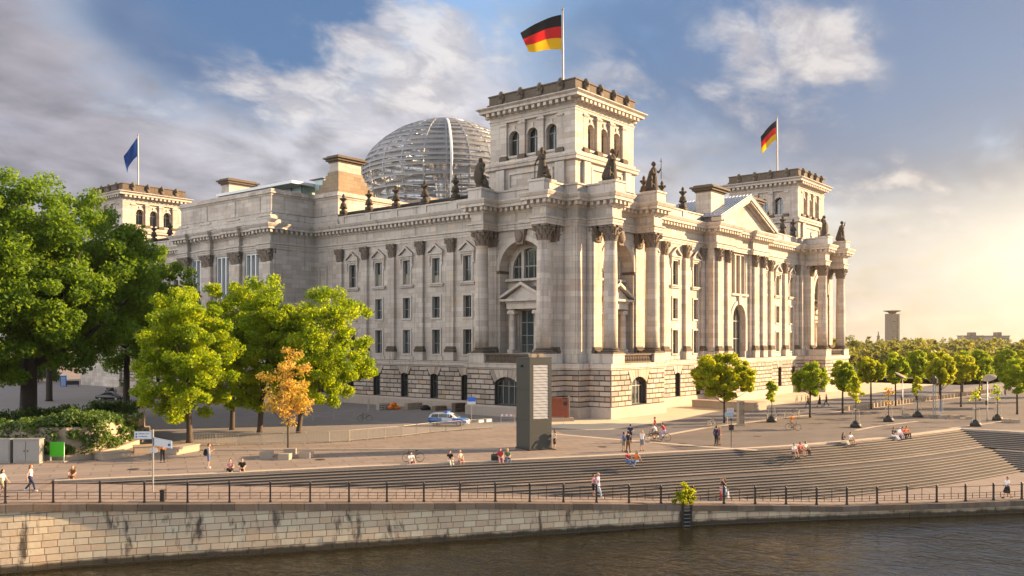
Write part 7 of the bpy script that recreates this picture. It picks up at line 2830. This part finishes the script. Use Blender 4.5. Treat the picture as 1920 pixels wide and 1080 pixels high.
d1 = MB().prism_y([(.07, 3.08), (.07, 3.62), (.55, 3.52), (1.25, 3.38), (1.25, 2.86), (.55, 2.98)], -.03, .03).build('board', 'cloth light_blue', t)
MB().prism_y([(.1, 3.1), (.1, 3.58), (.55, 3.49), (1.22, 3.35), (1.22, 2.9), (.55, 3.01)], -.034, -.031).build('face', 'white_metal', d1)
MB().path([(1.08, -.036, 3.12), (1.08, -.042, 3.12)], .09, 12).build('pictogram', 'cloth blue', d1)
for x, c_ in ((-.14, 'cloth cream'), (.14, 'cloth white')):
    MB().path([(x, -.06, 2.75), (x, -.045, 2.75)], .16, 16).build('route_disc', c_, t)
p = on_walk(305, 941)
t = thing('marker_post', 'small dark square post on the walkway behind the railing at the left', 'post', p, RIGHT)
MB().box(-.13, -.13, 0, .13, .13, .7).build('shaft', 'iron', t)
MB().box(-.15, -.15, .703, .15, .15, .76).build('cap', 'iron', t)

t = thing('parking_sign', 'blue and white sign on a thin pole behind the police car', 'sign', at(884, 801), RIGHT)
MB().path([(0, 0, 0), (0, 0, 3.1)], .03, 6).build('pole', 'galv', t)
MB().box(-.42, -.05, 2.85, .42, -.02, 3.35).build('board', 'blue lamp', t)
MB().box(-.46, -.05, 2.55, .46, -.02, 2.846).build('lower_board', 'white_metal', t)
t = thing('tram_sign', 'white and grey sign boards on the trunk side of the largest round tree', 'sign', at(1364, 795), RIGHT + .2)
MB().path([(0, 0, 0), (0, 0, 1.9)], .035, 6).build('pole', 'galv', t)
MB().box(-.05, -.05, 1.35, .75, -.02, 1.85).build('board', 'white_metal', t)
for k in range(3):
    MB().box(.02, -.055, 1.45 + k * .13, .68, -.051, 1.5 + k * .13).build('lettering', 'cloth grey', t)
MB().box(-.35, -.05, .85, .7, -.02, 1.346).build('lower_board', 'cloth light_blue', t)
t = thing('info_post', 'thin black post with a dark box halfway up near the stair head', 'post', at(1371, 839), RIGHT)
MB().path([(0, 0, 0), (0, 0, 2.5)], .035, 8).build('pole', 'iron', t)
MB().box(-.2, -.12, 1.55, .2, .12, 2.05).build('box', 'iron', t)
MB().ball((0, 0, 2.55), (.1, .1, .12), 8, 6).build('finial', 'iron', t)
t = thing('stone_pillar', 'square reddish stone pillar right of the largest round tree', 'pillar', at(1388.5, 798), RIGHT + .2)
MB().box(-.32, -.32, .12, .32, .32, 2.8).build('shaft', 'concrete', t)
MB().box(-.4, -.4, 0, .4, .4, .117).build('foot', 'concrete', t)
MB().box(-.3, -.34, .3, .3, -.323, 2.7).build('panel', 'brown', t)


def lamp(label, uv, h, tilt):
    t = thing('street_lamp', label, 'street lamp', at(*uv), RIGHT)
    MB().path([(0, 0, 0), (0, 0, .5), (0, 0, h)], [.09, .085, .06], 8).build('pole', 'lamp_grey', t, smooth=True)
    a = math.radians(tilt)
    hd_ = MB().lathe([(.02, -.08), (.35, -.05), (.78, .03), (.74, .07), (.2, .14), (.0, .15)], 20)
    o = hd_.build('lamp_head', 'concrete', t, (-.25 if tilt > 0 else .25, 0, h + .18), smooth=True)
    o.rotation_euler = (math.radians(18), a, 0)
    MB().path([(0, 0, h), (-.2 if tilt > 0 else .2, 0, h + .12)], .04, 6).build('bracket', 'lamp_grey', t)
    MB().box(-.16, -.12, 2.0, .0, .12, 2.5).build('control_box', 'iron', t)
    return t


lamp('street lamp with a pale tilted disc head left of the small lime tree', (1692, 780), 5.0, 24)
lamp('street lamp with a pale tilted disc head behind the sparse young trees', (1851, 791), 5.0, -26)
t = thing('capped_post', 'grey post topped by a dark cylinder beside a glass map panel', 'post', at(1750, 784), RIGHT)
MB().path([(0, 0, 0), (0, 0, 4.3)], .08, 8).path([(.28, 0, 0), (.28, 0, 4.3)], .05, 8).build('pole', 'lamp_grey', t)
MB().lathe([(.3, 4.3), (.42, 4.35), (.42, 4.95), (.25, 5.0), (.12, 5.2)], 14, (.12, 0, 0)).build('cap', 'iron', t)
MB().box(.5, -.03, .35, 1.15, .03, 2.3).build('panel', 'dome_glass', t)
MB().path([(1.18, 0, 0), (1.18, 0, 2.4)], .04, 6).build('post', 'lamp_grey', t)

bol = MB()
bol.add([(-.24, -.24, 0), (.24, -.24, 0), (.24, .24, 0), (-.24, .24, 0), (-.24, -.24, .52), (.24, -.24, .52), (.24, .24, .52), (-.24, .24, .52), (-.21, -.21, .55), (.21, -.21, .55), (.21, .21, .55), (-.21, .21, .55)],
        [(3, 2, 1, 0), (0, 1, 5, 4), (1, 2, 6, 5), (2, 3, 7, 6), (3, 0, 4, 7), (4, 5, 9, 8), (5, 6, 10, 9), (6, 7, 11, 10), (7, 4, 8, 11), (8, 9, 10, 11)])
BOL = bol.mesh('bollard', 'concrete')
BOL.transform(Matrix.Diagonal((1.2, 1.2, 1.15, 1)))
pa, pb, pc_ = at(1588, 770), at(1715, 754), at(1864, 735)
for k in range(46):
    q = k / 45
    p = tuple(pa[i] + (pb[i] - pa[i]) * q * 2.2 for i in (0, 1)) if q < .4545 else tuple(pb[i] + (pc_[i] - pb[i]) * (q - .4545) / .5455 for i in (0, 1))
    b = ob('bollard', BOL, None, (p[0], p[1], .004), .15 + random.uniform(-.05, .05))
    tag(b, '%s pale cube bollard from the near left end of the promenade row' % nth(k), 'bollard', 'cube bollards in a row')
CUB = MB().box(-.42, -.42, 0, .42, .42, .44).mesh('stone_cube', 'concrete')
for k, (u, v) in enumerate(((1626, 777), (1698, 781), (1741, 783), (1767, 784.5), (1791, 785), (1817, 786), (1887, 792), (1903, 793))):
    tag(ob('stone_cube', CUB, None, at(u, v), RIGHT + random.uniform(-.2, .2), random.uniform(.8, 1.0)), '%s low stone seat cube from the left among the young staked trees' % nth(k), 'stone cube', 'low stone cubes on the promenade')
for (u, v, s, lab) in ((500, 857, 1.15, 'stone cube left of the yellowing tree'), (535, 861, 1.1, 'stone cube in front of the yellowing tree trunk'), (544, 852, 1.1, 'stone cube right behind the yellowing tree trunk'), (574, 858, 1.1, 'stone cube right of the yellowing tree')):
    tag(ob('stone_cube', CUB, None, at(u, v), RIGHT + random.uniform(-.15, .15), s), lab, 'stone cube')

# benches at the left: long low concrete blocks, and the blocks by the north steps
for (u0, v0, u1, v1, w, h, lab) in ((192, 857, 246, 863, 1.3, .55, 'low pale concrete bench by the green board'), (252, 848, 288, 850, 1.2, .6, 'short grey concrete bench behind the signpost'), (331, 845, 374, 853, 1.2, .6, 'pale concrete bench right of the person in orange')):
    a, b = at(u0, v1), at(u1, v0)
    t = thing('concrete_bench', lab, 'bench', a, toward(a, b))
    ln = math.hypot(b[0] - a[0], b[1] - a[1])
    MB().box(0, 0, 0, ln, w, h - .09).build('base', 'concrete', t)
    MB().box(-.05, -.06, h - .087, ln + .05, w + .05, h).build('seat', 'concrete', t)
for (u, v, dx_, dy_, h, lab) in ((1414, 771, 4.2, 6.0, 1.15, 'long concrete block beside the north doorway steps'), (1348, 766.5, 2.2, 4.2, 1.1, 'shorter concrete block left of the north doorway steps')):
    a = at(u, v)
    t = thing('concrete_block', lab, 'concrete block', a)
    MB().box(0, 0, 0, dx_, dy_, h - .12).build('base', 'concrete', t)
    MB().box(-.06, -.06, h - .117, dx_ + .06, dy_ + .06, h).build('cap', 'concrete', t)
for k, (u, v) in enumerate(((1848, 752), (1864, 750), (1877, 747), (1891, 745))):
    t = thing('lounge_chair', '%s white reclining seat from the left past the second street lamp' % nth(k), 'chair', at(u, v), RIGHT - .5, 'white reclining seats')
    MB().box(-.6, -.35, .3, .7, .35, .38).build('seat', 'white_metal', t)
    MB().add([(-.6, -.35, .38), (-.6, .35, .38), (-1.05, .35, 1.1), (-1.05, -.35, 1.1), (-.68, -.35, .34), (-.68, .35, .34), (-1.12, .35, 1.08), (-1.12, -.35, 1.08)], [(0, 1, 2, 3), (7, 6, 5, 4), (0, 3, 7, 4), (1, 5, 6, 2), (3, 2, 6, 7)]).build('backrest', 'white_metal', t)
    for x, y in ((-.5, -.28), (-.5, .28), (.6, -.28), (.6, .28)):
        MB().box(x - .03, y - .03, 0, x + .03, y + .03, .297).build('leg', 'galv', t)

# cabinets and green board at the far left
for u, lab in ((-6, 'grey metal cabinet cut by the left edge'), (49, 'grey two-door metal cabinet left of the green board')):
    t = thing('utility_cabinet', lab, 'cabinet', at(u, 869), RIGHT)
    MB().box(-1.02, 0, .08, 1.02, .7, 1.84).build('body', 'cloth lilac' if False else 'lamp_grey', t)
    MB().box(-1.08, -.05, 1.843, 1.08, .74, 1.92).build('top', 'lamp_grey', t)
    MB().box(-1.05, -.02, 0, 1.05, .72, .077).build('plinth', 'concrete', t)
    for x in (-.5, .5):
        dr = MB().box(x - .45, -.035, .2, x + .45, -.003, 1.72).build('door', 'cloth grey_door' if False else 'lamp_grey', t)
        MB().box(x - .03 + (.36 if x < 0 else -.36), -.06, .9, x + .03 + (.36 if x < 0 else -.36), -.037, 1.05).build('handle', 'iron', dr)
dye('green board', (.07, .46, .02), .5)
t = thing('notice_board', 'bright green blank board on a white stand with a timber base', 'board', at(107, 866), RIGHT)
MB().box(-.56, -.04, .42, .56, .0, 1.58).build('board', 'green board', t)
for x in (-.53, .53):
    MB().box(x - .04, .003, .06, x + .04, .05, 1.55).build('leg', 'white_metal', t)
MB().box(-.8, -.35, 0, .75, .35, .08).build('base', 'concrete', t)

# things standing in the courtyard along the east front
t = thing('portable_toilet', 'bright blue portable cabin under the trees far behind the black car', 'cabin', at(119, 724), RIGHT + .4)
MB().box(-.6, -.6, 0, .6, .6, 2.2).build('body', 'blue lamp', t)
MB().box(-.66, -.66, 2.203, .66, .66, 2.35).build('roof', 'white_metal', t)
MB().box(-.42, -.625, .1, .42, -.603, 2.0).build('door', 'cloth light_blue', t)
t = thing('planter', 'large pale round planter with a small shrub behind the black car', 'planter', at(232, 736), 0)
MB().lathe([(.8, 0), (1.05, 1.1), (1.1, 1.2), (.95, 1.2), (.9, 1.0)], 20).build('pot', 'concrete', t)
C, R = crown_clumps(77, 14, .9, .9, .8, .6, .2, 0, .3)
ob('foliage', leaf_mesh('foliage', 'leaf_ivy', C + np.array([0, 0, 1.8]), R, 40, .22, 78), t)
t = thing('dark_bench', 'dark covered bench beside the blue cabin', 'bench', at(136, 725), RIGHT + .4)
MB().box(-1.2, -.4, .4, 1.2, .4, .5).build('seat', 'iron', t)
MB().box(-1.2, .3, .5, 1.2, .4, 1.2).build('backrest', 'iron', t)
for x in (-1.1, 1.1):
    MB().box(x - .05, -.35, 0, x + .05, .35, .4).build('leg', 'iron', t)


def pallet(label, u, v, w, n, mat, rz=0.):
    t = thing('pallet_stack', label, 'pallets', at(u, v), RIGHT + .62 + rz)
    for k in range(n):
        z = k * .3
        for x in (-w / 2 + .06, 0, w / 2 - .06):
            MB().box(x - .06, -.5, z, x + .06, .5, z + .1).build('bearer', mat, t)
        for q in range(5):
            y = -.5 + q * .22
            MB().box(-w / 2, y, z + .103, w / 2, y + .14, z + .14).build('plank', mat, t)
        MB().box(-w / 2 + .05, -.45, z + .143, w / 2 - .05, .45, z + .297).build('load', mat, t)
    return t


pallet('grey pallet load left of the orange sacks at the wall', 718, 768, 1.7, 3, 'galv')
pallet('long grey pallet load in the middle of the east wall', 775, 767, 2.4, 3, 'concrete')
pallet('low reddish brown pallet load behind the police car roof', 824, 769, 1.9, 2, 'brown')
pallet('tall brown grey crate load right of the police car roof', 860, 772, 1.7, 4, 'soot')
t = thing('sack_heap', 'orange sacks heaped beside a grey pallet load at the wall', 'sacks', at(739, 768), RIGHT + .5)
for k, (x, y, z, s) in enumerate(((-.5, 0, .3, .42), (.3, .1, .3, .45), (-.1, .0, .75, .42), (.65, -.1, .25, .3))):
    ob('sack', fused(MB().ball((x, y, z), (s * 1.15, s * .9, s * .75), 10, 7), 'sack', 'cloth orange', .07, 1), t)
t = thing('tarp_heap', 'dark covered heap at the right end of the long pallet load', 'heap', at(797, 769), RIGHT + .5)
ob('cover', fused(MB().ball((0, 0, .3), (.75, .5, .45), 10, 7).ball((.4, .0, .25), (.5, .4, .3), 8, 6), 'cover', 'black', .08, 2), t)
MB().path([(-.7, 0, .1), (.8, 0, .1)], .03, 5).build('rope', 'galv', t)
for k, (u, v) in enumerate(((690, 778), (692, 766))):
    t = thing('thin_post', 'thin grey post standing in the courtyard by the wall' if k else 'thin grey post near the lone parked bicycle', 'post', at(u, v), 0)
    MB().path([(0, 0, 0), (0, 0, 2.0)], .06, 8).build('shaft', 'galv', t)
    MB().box(-.12, -.12, 0, .12, .12, .05).build('foot', 'galv', t)

# ------------------------------------------------------------------ evening air
hm = bpy.data.materials.new('evening haze')
hm.use_nodes = True
ht = hm.node_tree
ht.nodes.clear()
pv = nn(ht, 'ShaderNodeVolumePrincipled')
pv.inputs['Color'].default_value = (1.0, 0.93, 0.82, 1)
pv.inputs['Density'].default_value = 0.00006
pv.inputs['Anisotropy'].default_value = 0.5
ho = nn(ht, 'ShaderNodeOutputMaterial')
ht.links.new(pv.outputs[0], ho.inputs[1])
M['haze'] = hm
kind(MB().box(-1200, -1700, -6.0, 2600, 2200, 75).build('haze', 'haze'), 'stuff')
